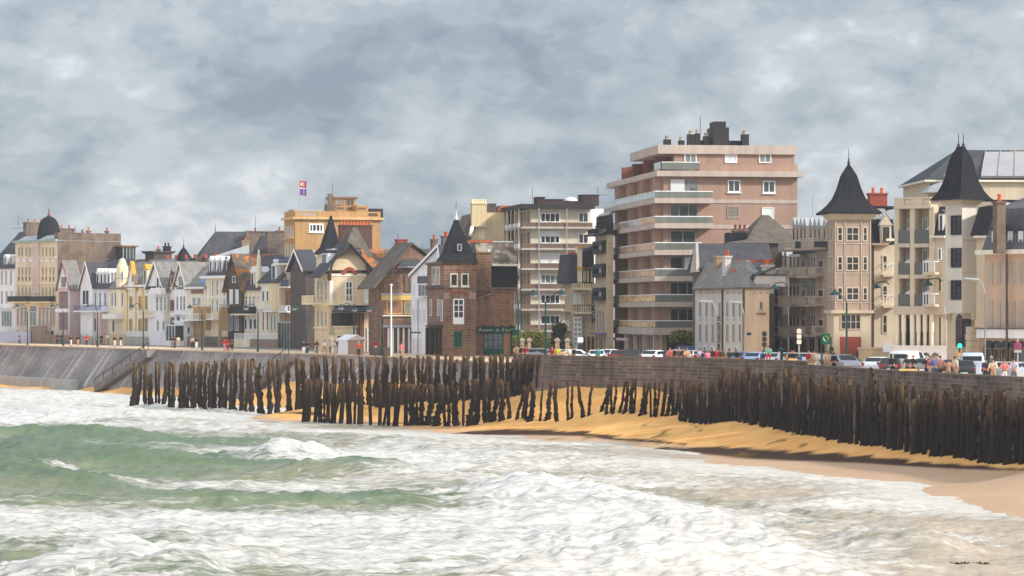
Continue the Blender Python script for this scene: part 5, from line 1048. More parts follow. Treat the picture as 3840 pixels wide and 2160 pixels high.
bd = Blk(1226, 379, 17, xl=1200, xr=1275); mb = MB(); bd.bx(mb, 0, bd.W, 0, 3, bd.z(1025), bd.z(938)); db = mb.build('flat_dormer', SL, r); mb = MB(); bd.bx(mb, .6, bd.W + .1, -.1, 3.1, bd.z(938), bd.z(932)); mb.build('zinc_cap', ZN, db)
# ------------------------------------------------------------------ lichen roof house
b = Blk(1390, 379, 17, xl=1376, xr=1500); r = thing('house', 'house right of the villa with an orange lichen-covered roof and blue balcony', 'house', b.P(0, 0, GZ)); b = b.sub(0, b.W, 0, 8)
walls(b, r, b.z(1040), CRM); gable(b, r, 't', b.z(1035), b.z(938, 0, 4), CRM, SLI, over=.4, a0=0, a1=8)
win(r, b.R, 1398, 1100, 1408, 1145, nx=1, pane=GL); balcony(r, b.R, 1366, 1172, 1412, 1205, 1.0, CRM, mat('pale_blue_panel', (140, 170, 205), var=.1), 'solid')
wins(r, b.R, (1398,), 20, 1215, 1300, nx=2, pane=GD); band(r, b.R, 1366, 1228, 1384, 1325, 0.1, 1.5, WHR, 'white_kiosk_wall')
# ------------------------------------------------------------------ slate hip gable house
b = Blk(1440, 366, 17, xl=1418, xr=1548); r = thing('house', 'brown stone house with a big sweeping slate roof, yellow beam and glazed ground floor', 'house', b.P(0, 0, GZ)); b = b.sub(0, b.W, 0, 8)
walls(b, r, b.z(1060), STB)
mb = MB(); ap = b.R.uv(1543, 912)[0]; z1 = b.z(1088); q_l = b.R.uv(1412, 1080)[0]
b.prof(mb, 's', [(q_l - .3, b.z(1080)), (ap, b.z(914) - .05), (ap + 4.2, b.z(1020)), (b.W, b.z(1010)), (b.W, b.z(1062)), (0, b.z(1062))], .05, 7.8); mb.build('gable_wall', STB, r)
mb = MB(); b.prof(mb, 's', [(q_l - .5, b.z(1084)), (ap, b.z(914)), (ap, b.z(908)), (q_l - .5, b.z(1076))], -.7, 8.2); b.prof(mb, 's', [(ap, b.z(914)), (ap + 5, b.z(1010)), (ap + 5, b.z(1004)), (ap, b.z(908))], -.3, 8.2)
mb.build('roof', mat('mossy_slate', (0, 0, 0)), r)
mb = MB(); qa, _ = b.R.uv(1484, 1000); qb, _ = b.R.uv(1590, 1000); mb.add([b.P(qa, -.8, b.z(1003)), b.P(qb, -.8, b.z(1003)), b.P(ap + .1, 1.5, b.z(918)), b.P(qa, 0, b.z(1003)), b.P(qb, 0, b.z(1003))], [(0, 1, 2), (0, 2, 3), (1, 4, 2), (3, 2, 4), (0, 3, 4, 1)]); mb.build('hip_roof', SL, r)
band(r, b.R, 1484, 1000, 1562, 1004, 0.7, .95, LG, 'gutter')
band(r, b.R, 1430, 1100, 1542, 1106, 0, .25, LG, 'ledge'); band(r, b.R, 1430, 1107, 1542, 1126, 0, .2, mat('yellow_beam', (220, 182, 110)), 'beam')
win(r, b.R, 1450, 1128, 1508, 1178, nx=1, pane=mat('brown_blind', (0, 0, 0)), fr=mat('yellow_beam', (0, 0, 0))); win(r, b.R, 1516, 1128, 1540, 1178, nx=1, pane=GL, fr=mat('yellow_beam', (0, 0, 0))); band(r, b.R, 1430, 1182, 1542, 1186, 0, .3, WC, 'ledge')
win(r, b.R, 1516, 1030, 1536, 1098, nx=1, pane=REN, fr=STD, arch=True)
band(r, b.R, 1434, 1218, 1540, 1228, 0, 2.2, LG, 'porch_roof')
for x in (1440, 1456, 1476, 1496, 1516, 1532): band(r, b.R, x, 1229, x + 6, 1326, 1.8, 2.0, WH, 'porch_column')
win(r, b.R, 1440, 1232, 1538, 1324, nx=4, fr=BRN, pane=mat('brown_blind', (0, 0, 0)))
chimney(r, Blk(1489, 380, 17, W=1, L=1), 0, 0, 1.4, 1, zp(960, 380), zp(902, 380), BRK, 0); antenna(1492, 380, 878, 905, 'small antenna on the brick chimney beside the slate gable house')
b = Blk(1560, 384, 17, xl=1540, xr=1628); r = thing('house', 'low dark slate roof with a red ridge seen behind the white house', 'house', b.P(0, 0, GZ)); b = b.sub(0, b.W, 0, 7); walls(b, r, b.z(1000), REN); gable(b, r, 't', b.z(990), b.z(938, 0, 3.5), REN, SL)
antenna(1583, 388, 915, 945, 'wide antenna above the slate roof behind the white house')
# white flagpole on the promenade
x, y = XY(1467, 330); r = thing('flagpole', 'bare tall white pole standing on the promenade in front of the glazed porch', 'pole', (x, y, GZ)); mb = MB(); mb.tube([(x, y, GZ), (x, y, zp(1073, y))], [.11, .08], 8); mb.build('pole', WH, r); mb = MB(); mb.lathe((x, y, zp(1073, y)), [(.05, 0), (.16, .08), (.16, .2), (.04, .28)], 8); mb.build('cap', WH, r)
# ------------------------------------------------------------------ white house
b = Blk(1606, 352, TG, xl=1543, W=10); r = thing('house', 'narrow white house with a steep half gable beside the brown stone brasserie', 'house', b.P(0, 0, GZ))
zl = b.P(0, b.Ln, 0)[1]
walls(b, r, zp(1020, zl), WHR)
b = Blk(1606, 352, TG, xl=1543, W=9)
gable(b, r, 't', zp(1018, zl) - .5, b.z(925, 0, -2), WHR, SL, a0=-b.Ln * .9, a1=b.Ln, over=.3, pk=.12, trim=WH, e0=.0)
ws = mat('white_shutter', (205, 205, 214), var=.1)
for x in (1549, 1562, 1574, 1588): win(r, b.L, x, 1158, x + 8, 1208, nx=1, fr=WHR, pane=ws)
for x in (1549, 1562, 1575): win(r, b.L, x, 1268, x + 8, 1318, nx=1, fr=WHR, pane=ws)
win(r, b.L, 1550, 1062, 1558, 1114, nx=1, fr=WHR, pane=ws); win(r, b.L, 1568, 1036, 1608, 1062, nx=5, fr=BLK, pane=GD); win(r, b.L, 1570, 1066, 1606, 1112, nx=3, fr=WHR, pane=GD); band(r, b.L, 1562, 1114, 1608, 1119, 0, .8, WHR, 'balcony_slab')
for k, (x, y0, y1) in enumerate(((1622, 902, 1010), (1662, 890, 960))):
    b_ = Blk(x, 362, TG, W=1, L=1); chimney(r, b_, 0, 0, 20 * 362 / F if k == 0 else 1.0, 1, b_.z(1010), b_.z(y0), STG, 1 if k == 0 else 3)
x, y = XY(1568, 343); q_ = thing('floodlight_mast', 'thin black mast with three small floodlights in front of the white house', 'mast', (x, y, GZ)); mb = MB(); mb.tube([(x, y, GZ), (x, y, zp(1128, y))], .05, 6); mb.build('mast', BLK, q_)
for k in range(3): mb = MB(); xx = x - .9 + .42 * k; mb.box(xx, xx + .35, y - .3, y, zp(1250, y), zp(1244, y)); mb.build('floodlight', BLK, q_)
# ------------------------------------------------------------------ brasserie
b = Blk(1664, 340, 12, xl=1602, xr=1786); r = thing('brasserie', 'brown stone brasserie with a pointed slate tower and a green name board', 'restaurant', b.P(0, 0, GZ))
ze = b.z(988); mb = MB(); b.bx(mb, 0, b.W, 0, b.Ln, GZ - .2, ze); mb.build('tower_wall', STB, r)
mb = MB(); b.bx(mb, -.3, b.W + .3, -.3, b.Ln, ze, ze + .25); mb.build('cornice', STG, r)
sb = b.sub(0, b.W, 0, b.W); 
mb = MB(); zz = [b.z(v) for v in (985, 968, 945, 905, 870, 835, 822)]; W_ = b.W; c0 = b.R.uv(1722, 900)[0]
hw = [(1653 - 1722, 1794 - 1722), (-58, 62), (-44, 52), (-34, 36), (-22, 22), (-9, 9), (-7, 7)]
b.loft(mb, [(c0 + l * 340 / F, c0 + r_ * 340 / F, -.4 + (1 - (r_ - l) / 141) * 2.0, 4.2 - (1 - (r_ - l) / 141) * 2.0, z) for (l, r_), z in zip(hw, zz)]); sp_ = mb.build('spire_roof', SD, r)
mb = MB(); c = b.P(c0, 1.95, b.z(822)); mb.lathe(c, [(.32, -.1), (.25, .2), (.12, .6), (.02, 1.35)], 8); mb.build('zinc_tip', ZN, sp_); mb = MB(); mb.tube([(c[0], c[1], c[2] + 1.2), (c[0], c[1], c[2] + 2.1)], .03, 5); mb.build('finial', BLK, sp_)
win(r, b.R, 1715, 915, 1731, 941, nx=1, fr=LG, pane=G, o=-.75 + .55, dep=.35)
band(r, b.R, 1664, 1075, 1786, 1080, 0, .1, STG, 'string_course')
for x in (1688, 1729): win(r, b.R, x, 1025, x + 29, 1074, nx=1, fr=WC, pane=GD, fw=.14, sill=True)
win(r, b.R, 1699, 1120, 1740, 1216, nx=2, ny=4, fr=WH, pane=G, fw=.15); band(r, b.R, 1701, 1190, 1738, 1212, .03, .12, WH, 'door_panel')
mb = MB(); qa, za = b.R.uv(1722, 1118); ra = 36 * 340 / F
for k in range(10):
    a0 = math.pi * (.12 + .76 * k / 10); a1 = math.pi * (.12 + .76 * (k + 1) / 10); f_ = .62
    b.R.poly(mb, [(qa + ra * math.cos(a0), za + ra * f_ * math.sin(a0)), (qa + ra * 1.22 * math.cos(a0), za + ra * 1.22 * f_ * math.sin(a0)), (qa + ra * 1.22 * math.cos(a1), za + ra * 1.22 * f_ * math.sin(a1)), (qa + ra * math.cos(a1), za + ra * f_ * math.sin(a1))], 0, .15)
mb.build('brick_arch', BRK, r)
for x in (1664, 1757): band(r, b.R, x, 1097, x + 27, 1122, 0, .12, mat('pale_stone', (164, 140, 122), var=.2), 'impost_block')
win(r, b.R, 1701, 1242, 1733, 1302, nx=2, ny=2, fr=GRN, pane=G, fw=.16); 
x0 = 1608
for (x, w, y0, y1, a) in ((1614, 6, 1122, 1185, 0), (1642, 6, 1122, 1185, 0), (1655, 6, 1125, 1205, 0), (1622, 12, 1000, 1068, 0), (1640, 10, 1000, 1068, 0)): win(r, b.L, x, y0, x + w, y1, nx=1, fr=WH, pane=G)
band(r, b.L, 1602, 1075, 1663, 1082, 0, .3, SL); band(r, b.L, 1610, 1220, 1662, 1226, 0, .5, BLK, 'balcony_slab')
for x in (1606, 1622, 1640, 1654): band(r, b.L, x, 1228, x + 3, 1330, 0, .35, WD, 'timber_post_strip')
win(r, b.L, 1608, 1235, 1658, 1320, nx=3, fr=WD, pane=GD)
for x in (1683, 1676): dormer(r, b.L, x - 60, 900, x - 44, 960, 1.5, SL, SD) if 0 else None
# right extension
b2 = Blk(1786, 344, 12, xl=1780, xr=1942); b2 = b2.sub(0, b2.W, 0, 8)
mb = MB(); b2.bx(mb, 0, b2.R.uv(1926, 1200)[0], 0, 8, GZ - .2, b2.z(1085)); mb.build('wing_wall', mat('brick_brown_stone', (156, 116, 92), kind='brick', bs=(.55, .25), c2=(126, 92, 76), var=.25), r)
qn, _ = b2.R.uv(1843, 1000); W2 = b2.R.uv(1941, 1000)[0]
mb = MB(); b2.bx(mb, qn, W2, .05, 8, b2.z(1085), b2.z(996)); mb.build('slate_hung_wall', SD, r)
mb = MB(); b2.bx(mb, .1, W2 + .1, -.25, 0, b2.z(1084), b2.z(1078)); b2.bx(mb, 1.2, W2, -.12, 0, b2.z(1096), b2.z(1086)); mb.build('corbel_course', STB, r)
band(r, b2.R, 1842, 990, 1943, 998, 0, .5, WC, 'gutter')
mb = MB(); b2.loft(mb, [(0, W2 + .1, -.2, 7.4, b2.z(990)), (-.4 + .6, W2 - .25, 1.6, 5, b2.z(906)), (.4, W2 - .3, 1.9, 4.8, b2.z(905))]); mb.build('wing_roof', mat('lichen_roof', (104, 94, 84), var=.4, c2=(150, 140, 128), rough=.9, scale=.4, streak=False), r)
mb = MB(); b2.bx(mb, 2.3, W2 - .2, 1.5, 1.9, b2.z(907), b2.z(902)); mb.build('ridge_cap', ZN, r); mb = MB(); b2.bx(mb, -.6, 2.3, 1.5, 1.9, b2.z(907), b2.z(901)); mb.build('ridge_tiles', TER, r)
bb = Blk(1786, 343.2, 12, W=1, L=1); mb = MB(); bb.bx(mb, 0, bb.R.uv(1843, 1000)[0], 0, 1.6, bb.z(1090), bb.z(948)); bb.bx(mb, -.1, bb.R.uv(1845, 1000)[0], -.1, 1.7, bb.z(950), bb.z(944)); mb.build('chimney_stack', STB, r)
win(r, b2.R, 1827, 929, 1843, 948, nx=1, fr=LG, pane=WB, o=.55 - 1.6 + .2 + .8)
# green fascia and shop window
band(r, b2.R, 1784, 1220, 1932, 1226, 0, .5, STB, 'fascia_ledge')
fb_ = band(r, b2.R, 1784, 1226, 1930, 1246, 0.02, .3, mat('board_green', (24, 96, 84), var=.1), 'name_board')
IV = mat('ivory_lettering', (236, 226, 190), var=0)
text_mesh('B', fb_, b2.R, 1791, 1241.5, .55, IV, o=.32, shear=.3); text_mesh('rasserie', fb_, b2.R, 1801, 1241.5, .42, IV, o=.32, sx=.95, shear=.3); text_mesh('du', fb_, b2.R, 1856, 1241.5, .42, IV, o=.32, sx=1.0, shear=.3); text_mesh('S', fb_, b2.R, 1878, 1241.5, .58, IV, o=.32, shear=.3); text_mesh('ILLON', fb_, b2.R, 1890, 1241.5, .42, IV, o=.32, sx=1.05, shear=.3)
for x in (1810, 1842, 1876, 1910): band(fb_, b2.R, x, 1219, x + 4, 1225, .5, .8, BLK, 'sign_lamp')
win(r, b2.R, 1811, 1248, 1886, 1328, nx=4, ny=3, fr=GRN, pane=GL, fw=.12); band(r, b2.R, 1811, 1308, 1886, 1329, .02, .14, GRN, 'stall_riser')
band(r, b2.R, 1888, 1248, 1926, 1332, .0, .1, mat('tan_brick', (190, 140, 96), kind='brick', bs=(.4, .15), c2=(170, 120, 84)), 'corner_pier')
b3 = Blk(1926, 343, 12, xl=1920, xr=1944); mb = MB(); b3.bx(mb, 0, b3.W, .2, 3, GZ, b3.z(1236)); mb.build('green_porch', GRN, r)
mb = MB(); pts = [b2.R.pt(*b2.R.uv(1844, 1082), .15), b2.R.pt(*b2.R.uv(1844, 1102), .15), b2.R.pt(*b2.R.uv(1786, 1120), .15), b2.R.pt(*b2.R.uv(1778, 1272), .2)]; mb.tube(pts, .08, 6); mb.build('downpipe', LG, r)
# ------------------------------------------------------------------ cream mansard building behind the brasserie
BEI = mat('beige_render', (206, 188, 158)); CRY = mat('cream_yellow_render', (216, 194, 156), var=.14); MAR = mat('brown_balcony', (112, 92, 80), var=.15)
b = Blk(1800, 405, 10, xl=1768, xr=1908); r = thing('apartment_house', 'cream gable-ended apartment house with steep slate mansard behind the brasserie tower', 'building', b.P(0, 0, GZ)); b = b.sub(0, b.W, 0, 10)
walls(b, r, b.z(900), CRY); a0 = b.R.uv(1768, 897)[0]; a1 = b.R.uv(1808, 797)[0]
mb = MB(); b.prof(mb, 's', [(a0, b.z(897)), (a1, b.z(797)), (b.W, b.z(797)), (b.W, b.z(900)), (a0, b.z(900))], -.02, 10); mb.build('gable_wall', CRY, r)
mb = MB(); c0 = b.R.uv(1736, 880)[0]; c1 = b.R.uv(1775, 800)[0]; b.prof(mb, 's', [(c0, b.z(885)), (c1, b.z(800)), (a1 + .2, b.z(795)), (a1 - .1, b.z(799)), (a0, b.z(899))], .3, 10); mb.build('roof', mat('mossy_slate', (0, 0, 0)), r)
mb = MB(); q0 = b.R.uv(1864, 797)[0]; b.prof(mb, 's', [(q0, b.z(797)), (q0 + .5, b.z(770)), (b.W + .3, b.z(770)), (b.W + .6, b.z(797))], .4, 8); mb.build('rusty_roof', mat('rusty_roof', (180, 110, 62), c2=(126, 88, 64), var=.3), r)
mb = MB(); b.bx(mb, b.R.uv(1820, 797)[0], q0, .6, 8, b.z(797), b.z(762)); mb.build('slate_upstand', STD, r)
bc = Blk(1770, 404, 10, W=1, L=1); chimney(r, bc, 0, 0, bc.R.uv(1826, 800)[0], 1.2, bc.z(850), bc.z(766), CRY, 7, CRM)
win(r, b.R, 1795, 852, 1818, 898, nx=1, fr=CRM, pane=CRM); win(r, b.L, 1770, 890, 1776, 897, nx=1)
mb = MB(); [mb.tube([b.P(b.R.uv(x, 880)[0], -1.5, b.z(888)), b.P(b.R.uv(x + 8, 850)[0], -1.0, b.z(852))], .3, 4) for x in (1757,)]; mb.build('roof_light', ZN, r)
# ------------------------------------------------------------------ beige balcony block
def bands_block(): pass
b = Blk(1990, 393, 10, xl=1902, xr=2214); r = thing('apartment_block', 'beige seven-storey apartment block with long brown balconies and a flat dark roof', 'apartment block', b.P(0, 0, GZ))
zt = b.z(783); walls(b, r, zt, mat('pale_beige', (214, 202, 182), var=.14))
mb = MB(); b.bx(mb, -1.6, b.W + .3, -1.5, b.Ln + .5, zt, b.z(766)); mb.build('roof_slab', BLK, r)
q = lambda x, y=800: b.R.uv(x, y)[0]
mb = MB(); b.bx(mb, b.W + .01, b.W + 3.2, 1.0, 8, GZ, b.z(780)); mb.build('stair_wing', WHR, r)
for (x0, x1, y0) in ((2031, 2058, 737), (2058, 2128, 745), (2128, 2203, 752), (2200, 2263, 727)):
    mb = MB(); b.bx(mb, q(x0), q(x1), 3, 6, b.z(767), b.z(y0)); rb_ = mb.build('roof_block', WD, r); mb = MB(); b.bx(mb, q(x0) - .15, q(x1) + .15, 2.9, 6.1, b.z(y0), b.z(y0 - 2.5)); mb.build('capping', BLK, rb_)
c = b.P(q(2162), 4, b.z(751)); mb = MB(); mb.lathe(c, [(1.0, 0), (.95, .3), (.6, .55), (.1, .65)], 12); mb.build('roof_dome', WHR, r)
lv = [(835, 858), (914, 938), (988, 1013), (1065, 1090), (1141, 1165), (1218, 1245)]
for i, (y0, y1) in enumerate(lv):
    zb = b.z(y1); z1 = b.z(y0); bo_m = MB(); b.bx(bo_m, -1.5, b.W + .1, -1.4, -.02, zb, zb + .25); bo = bo_m.build('balcony', GR, r)
    mb = MB(); b.bx(mb, -1.45, b.W, -1.38, -1.28, zb + .27, z1); mb.build('parapet', MAR, bo)
    bo_m = MB(); b.bx(bo_m, -1.5, -.02, -.01, b.Ln, zb, zb + .25); bl = bo_m.build('side_balcony', GR, r)
    n = 6
    for k in range(n):
        t0 = b.Ln * (k + .12) / n; t1 = b.Ln * (k + .88) / n; mb = MB(); b.bx(mb, -1.47, -1.4, t0, t1, zb + .3, z1); mb.build('balcony_panel', WHR if k < 5 else LG, bl)
    yw0, yw1 = (y0 - 37, y0 - 1)
    blind = i == 2
    win(r, b.R, 2026, yw0 - (3 if blind else 0), 2100, yw1, nx=1 if blind else 4, fr=WH, pane=WB if blind else GL if i in (3,) else G, fw=.14)
    if i == 1: band(r, b.R, 2026, yw0 - 12, 2100, yw0 + 10, .02, .12, WB, 'roller_blind')
    if i < 3: win(r, b.R, 2169, yw0, 2206, yw1, nx=2, fr=WH, pane=G)
    for k in range(7):
        t = b.Ln * (k + .3) / 7; win(r, b.L, t, t + 1.2, zb + .3, zb + 2.4, nx=1, fr=BEI if k % 2 else BRN, pane=mat('brown_blind', (0, 0, 0)) if k % 2 else GL, px=False)
mb = MB(); [mb.tube([b.P(q(x), -1.6, b.z(1245)), b.P(q(x), -1.6, b.z(782))], .07, 6) for x in (2013,)]; mb.build('downpipe', LG, r)
mb = MB(); mb.tube([b.P(q(2117), -1.6, b.z(1245)), b.P(q(2117), -1.6, b.z(782))], .07, 6); mb.build('downpipe', LG, r)
for k in range(6): mb = MB(); t = b.Ln * (k + .05) / 6; mb.tube([b.P(-1.6, t, b.z(1245)), b.P(-1.6, t, zt)], .06, 5); mb.build('screen_pole', WC, r)
antenna(1996, 395, 700, 765, 'lone antenna on the left end of the beige block roof'); antenna(2240, 395, 700, 727, 'small antenna on the dark stack at the right end of the beige block roof')
# ------------------------------------------------------------------ hotel with vertical letters
b = Blk(2146, 352, 12, xl=2118, xr=2232); r = thing('hotel', 'narrow cream hotel with black balconies, white lattice and vertical lettering', 'hotel', b.P(0, 0, GZ)); walls(b, r, b.z(1062), BEI)
mb = MB(); q = lambda x: b.R.uv(x, 1000)[0]
b.prof(mb, 's', [(q(2130), b.z(1063)), (q(2141), b.z(953)), (q(2166), b.z(953)), (q(2166), b.z(1063))], .2, 6); mb.build('slate_gable', SL, r)
mb = MB(); b.bx(mb, q(2166), q(2183), .0, 1.2, b.z(1062), b.z(925)); st_ = mb.build('chimney', CRM, r); band(st_, b.R, 2164, 923, 2185, 930, 0, .2, GOLD, 'cap'); band(st_, b.R, 2164, 1000, 2184, 1012, 0, .12, GOLD, 'stain')
mb = MB(); b.bx(mb, q(2134), q(2166), .4, 1, b.z(953), b.z(947)); mb.build('ridge_tiles', TER, r)
mb = MB(); b.prof(mb, 's', [(q(2183), b.z(1005)), (q(2192), b.z(970)), (q(2232), b.z(925)), (q(2232), b.z(1062)), (q(2183), b.z(1062))], .6, 7); mb.build('wing_roof', SL, r)
for x in (2186, 2200, 2214): dormer(r, b.R, x, 945 - (x - 2186) * .5, x + 13, 1003, .1, BLK, BLK, peak=.5, pane=G, fr=BLK)
band(r, b.R, 2183, 1003, 2232, 1008, 0, .4, BRN)
for y0, y1 in ((1057, 1087), (1143, 1177)): balcony(r, b.R, 2146, y0, 2212, y1, 1.2, CRM, BLK)
for y0 in (1012, 1100, 1190): wins(r, b.R, (2188, 2200, 2216), 7, y0, y0 + 45, nx=1, fr=BEI, pane=G)
for x in (2150, 2166): win(r, b.R, x, 1098, x + 12, 1142, nx=1, fr=WH, pane=WB)
pl = band(r, b.R, 2145, 1187, 2177, 1328, 0.6, .75, WHR, 'lattice_screen')
for y in range(1196, 1290, 18):
    for x in (2150, 2165): band(pl, b.R, x, y, x + 7, y + 6, .75, .79, BRN, 'lattice_opening')
win(r, b.L, 2120, 1010, 2130, 1055, nx=1, pane=WB); win(r, b.L, 2122, 1200, 2134, 1225, nx=1, pane=WB); band(r, b.L, 2118, 1165, 2140, 1169, 0, .5, CRM, 'ledge'); band(r, b.L, 2118, 1236, 2140, 1240, 0, .5, CRM, 'ledge')
wins(r, b.R, (2184, 2202, 2218), 10, 1262, 1325, nx=1, pane=GD, fr=BRN)
for i, ch in enumerate('HOTEL'):
    y = 1100 + i * 23; s = band(r, b.R, 2211, y, 2228, y + 19, 1.0, 1.15, mat('letter_box', (34, 40, 64), var=.1), 'letter_box'); text_mesh(ch, s, b.R, 2215, y + 16, .48, WH, o=1.17)
# ------------------------------------------------------------------ beige bay window building
b = Blk(2276, 336, 8, xl=2232, xr=2300); r = thing('apartment_house', 'narrow beige building with black-framed bay windows and glazed black top floor', 'building', b.P(0, 0, GZ)); walls(b, r, b.z(880), mat('tan_panel', (200, 178, 150), var=.15))
mb = MB(); b.loft(mb, [(-.1, b.W, -.1, b.Ln, b.z(880)), (.2, b.W, .2, b.Ln, b.z(805)), (.6, b.W, .5, b.Ln, b.z(793))]); gt = mb.build('glazed_top', GD, r)
mb = MB(); [b.L.bx(mb, b.Ln * k / 6, b.Ln * k / 6 + .12, b.z(880), b.z(806), -.1, .08) for k in range(6)]; b.L.bx(mb, 0, b.Ln, b.z(845), b.z(842), -.05, .1); mb.build('glazing_bars', BLK, gt)
balcony(r, b.L, 2234, 858, 2278, 884, 1.0, BLK, BLK)
for y0, y1 in ((904, 952), (990, 1040), (1079, 1127)):
    win(r, b.L, 2237, y0, 2273, y1, nx=1, fr=BLK, pane=GD, fw=.5, dep=.5); win(r, b.L, 2251, y0 + 4, 2263, y1 - 4, nx=1, fr=LG, pane=mat('pale_blue_glass', (180, 200, 220), rough=.2, var=.1), o=.1)
    wins(r, b.R, (2279, 2288), 4, y0 + 10, y1 - 8, nx=1, fr=BEI, pane=GD, arch=True)
for x in (2240, 2250, 2262): win(r, b.L, x, 1165, x + 6, 1240, nx=1, fr=GR, pane=GD)
band(r, b.L, 2232, 1248, 2275, 1254, 0, .7, mat('violet_awning', (120, 110, 160)), 'canopy'); wins(r, b.L, (2238, 2256), 13, 1270, 1335, nx=1, pane=GD, fr=BRN)
# ------------------------------------------------------------------ tall pink block
PK = mat('salmon_render', (170, 138, 123), var=.12); PB = mat('pinkish_concrete', (188, 172, 162), var=.15)
b = Blk(2488, 316, 8, xl=2305, xr=2990); r = thing('apartment_block', 'tall salmon-pink apartment block with glass balconies wrapping its corner and black rooftop chimneys', 'apartment block', b.P(0, 0, GZ))
q = lambda x, y=800: b.R.uv(x, y)[0]
walls(b, r, b.z(655), PK)
# penthouse floor
qa = q(2530); mb = MB(); b.bx(mb, qa, q(2982), .3, b.Ln - 1, b.z(655), b.z(576)); mb.build('penthouse_wall', PK, r)
tL = b.L.uv(2382, 600)[0]; mb = MB(); b.loft(mb, [(-.6, q(2985), -.1, tL, b.z(576)), (-.6, q(2985), -.1, tL, b.z(543))]); mb.build('roof_slab', PB, r)
mb = MB(); b.bx(mb, -.9, b.W + .45, -.9, b.Ln + .6, b.z(662), b.z(641)); mb.build('cornice_slab', PB, r)
mb = MB(); b.bx(mb, q(2620), b.W + .05, -.05, .2, b.z(641), b.z(614)); mb.build('terrace_parapet', PK, r)
for i in range(4):
    t0 = 2.2 + i * (b.Ln - 3) / 4; mb = MB(); b.bx(mb, -.5, qa + .05, t0, t0 + .3, b.z(641), b.z(583 + i * 2)); mb.build('terrace_divider', mat('rust_divider', (120, 72, 60), var=.15), r)
for x in (2568, 2720, 2848): win(r, b.R, x, 574, x + 46, 611, nx=2, fr=WH, pane=GL if x != 2720 else WB, o=-.28, fw=.12)
def glassbal(qx, y0, y1, kside, mside):
    zb = b.z(y1); z1 = b.z(y0); mb = MB(); b.bx(mb, -1.2, qx, -1.2, -.02, zb - .55, zb); b.bx(mb, -1.2, -.02, -.01, b.Ln + .8, zb - .55, zb); bo = mb.build('balcony', PB, r)
    mb = MB(); b.bx(mb, -1.1, qx - .05, -1.12, -1.05, zb + .05, z1 - .1); mb.build('glass_front', MATS['clear_green_glass'], bo)
    mb = MB(); b.bx(mb, -1.15, qx, -1.16, -1.02, z1 - .1, z1); b.bx(mb, -1.16, -1.04, -1.0, b.Ln + .7, z1 - .1, z1 - .02); mb.build('handrail', WH, bo)
    n = 4
    for k in range(n):
        t0 = (b.Ln + 1.6) * k / n - 1.0; t1 = (b.Ln + 1.6) * (k + 1) / n - 1.06; mb = MB(); b.bx(mb, -1.12, -1.05, t0, t1, zb + .05, z1 - .12); mb.build('glass_side', mside[k % len(mside)], bo)
mat('clear_green_glass', (112, 116, 110), rough=.1, var=.2, spec=.8)
MP = mat('pinkish_reflecting_glass', (206, 176, 160), rough=.12, var=.4, scale=1.0, c2=(150, 132, 122), spec=.9, streak=False)
fl = [(717, 744, 2665, [MIR]), (811, 838, 2665, [MP, MIR]), (909, 938, 2626, [MP]), (1007, 1036, 2621, [MP]), (1103, 1132, 2607, [MIRG]), (1201, 1229, 2604, [MIRG])]
for i, (y0, y1, xr_, ms) in enumerate(fl):
    glassbal(q(xr_), y0, y1, 0, ms)
    w0 = y0 - 46
    win(r, b.R, 2510, w0, 2618 - (8 if i > 1 else 0), y1, nx=2 if i in (2, 3) else 3, fr=mat('grey_frame', (150, 140, 136), var=.05), pane=G if i else GL, fw=.16)
    if i in (0, 3): band(r, b.R, 2514 if i == 0 else 2566, w0 + 2, 2566 if i == 0 else 2606, y1 - 6, .04, .13, WB, 'roller_blind')
    nb = 4; zb = b.z(y1)
    for k in range(nb):
        t = b.Ln * (k + .12) / nb; win(r, b.L, t, t + 1.1, zb + .02, zb + 2.25, nx=1, fr=BRN, pane=GD, px=False); win(r, b.L, t + 1.5, t + 3.1, zb + .02, zb + 2.25, nx=1, fr=WH, pane=GL, px=False)
        mb = MB(); b.bx(mb, -1.0, -.02, t - .3, t - .15, zb + .01, zb + 2.4); mb.build('balcony_divider', PK, r)
mb = MB(); b.bx(mb, q(2665), b.W + .06, -.08, -.02, b.z(761), b.z(747)); mb.build('string_course', PB, r); mb = MB(); b.bx(mb, q(2665), b.W + .06, -.08, -.02, b.z(857), b.z(842)); mb.build('string_course', PB, r)
win(r, b.R, 2729, 675, 2776, 721, nx=2, fr=WH, pane=G, fw=.13, sill=True); win(r, b.R, 2860, 678, 2907, 724, nx=2, fr=WH, pane=G, fw=.13, sill=True)
win(r, b.R, 2727, 772, 2772, 819, nx=1, ny=6, fr=GR, pane=mat('grey_shutter', (120, 106, 104), var=.15), fw=.1); win(r, b.R, 2857, 778, 2903, 822, nx=1, fr=WH, pane=WB)
# glass on the top floor terrace
mb = MB(); b.bx(mb, -.3, q(2621), -.5, -.42, b.z(636), b.z(610)); tg = mb.build('terrace_glass', MATS['clear_green_glass'], r); mb = MB(); b.bx(mb, -.3, q(2621), -.52, -.4, b.z(610), b.z(607)); mb.build('handrail', WH, tg)
mb = MB(); b.bx(mb, -.5, -.42, -.4, 3, b.z(636), b.z(608)); mb.build('terrace_glass', MIR, r)
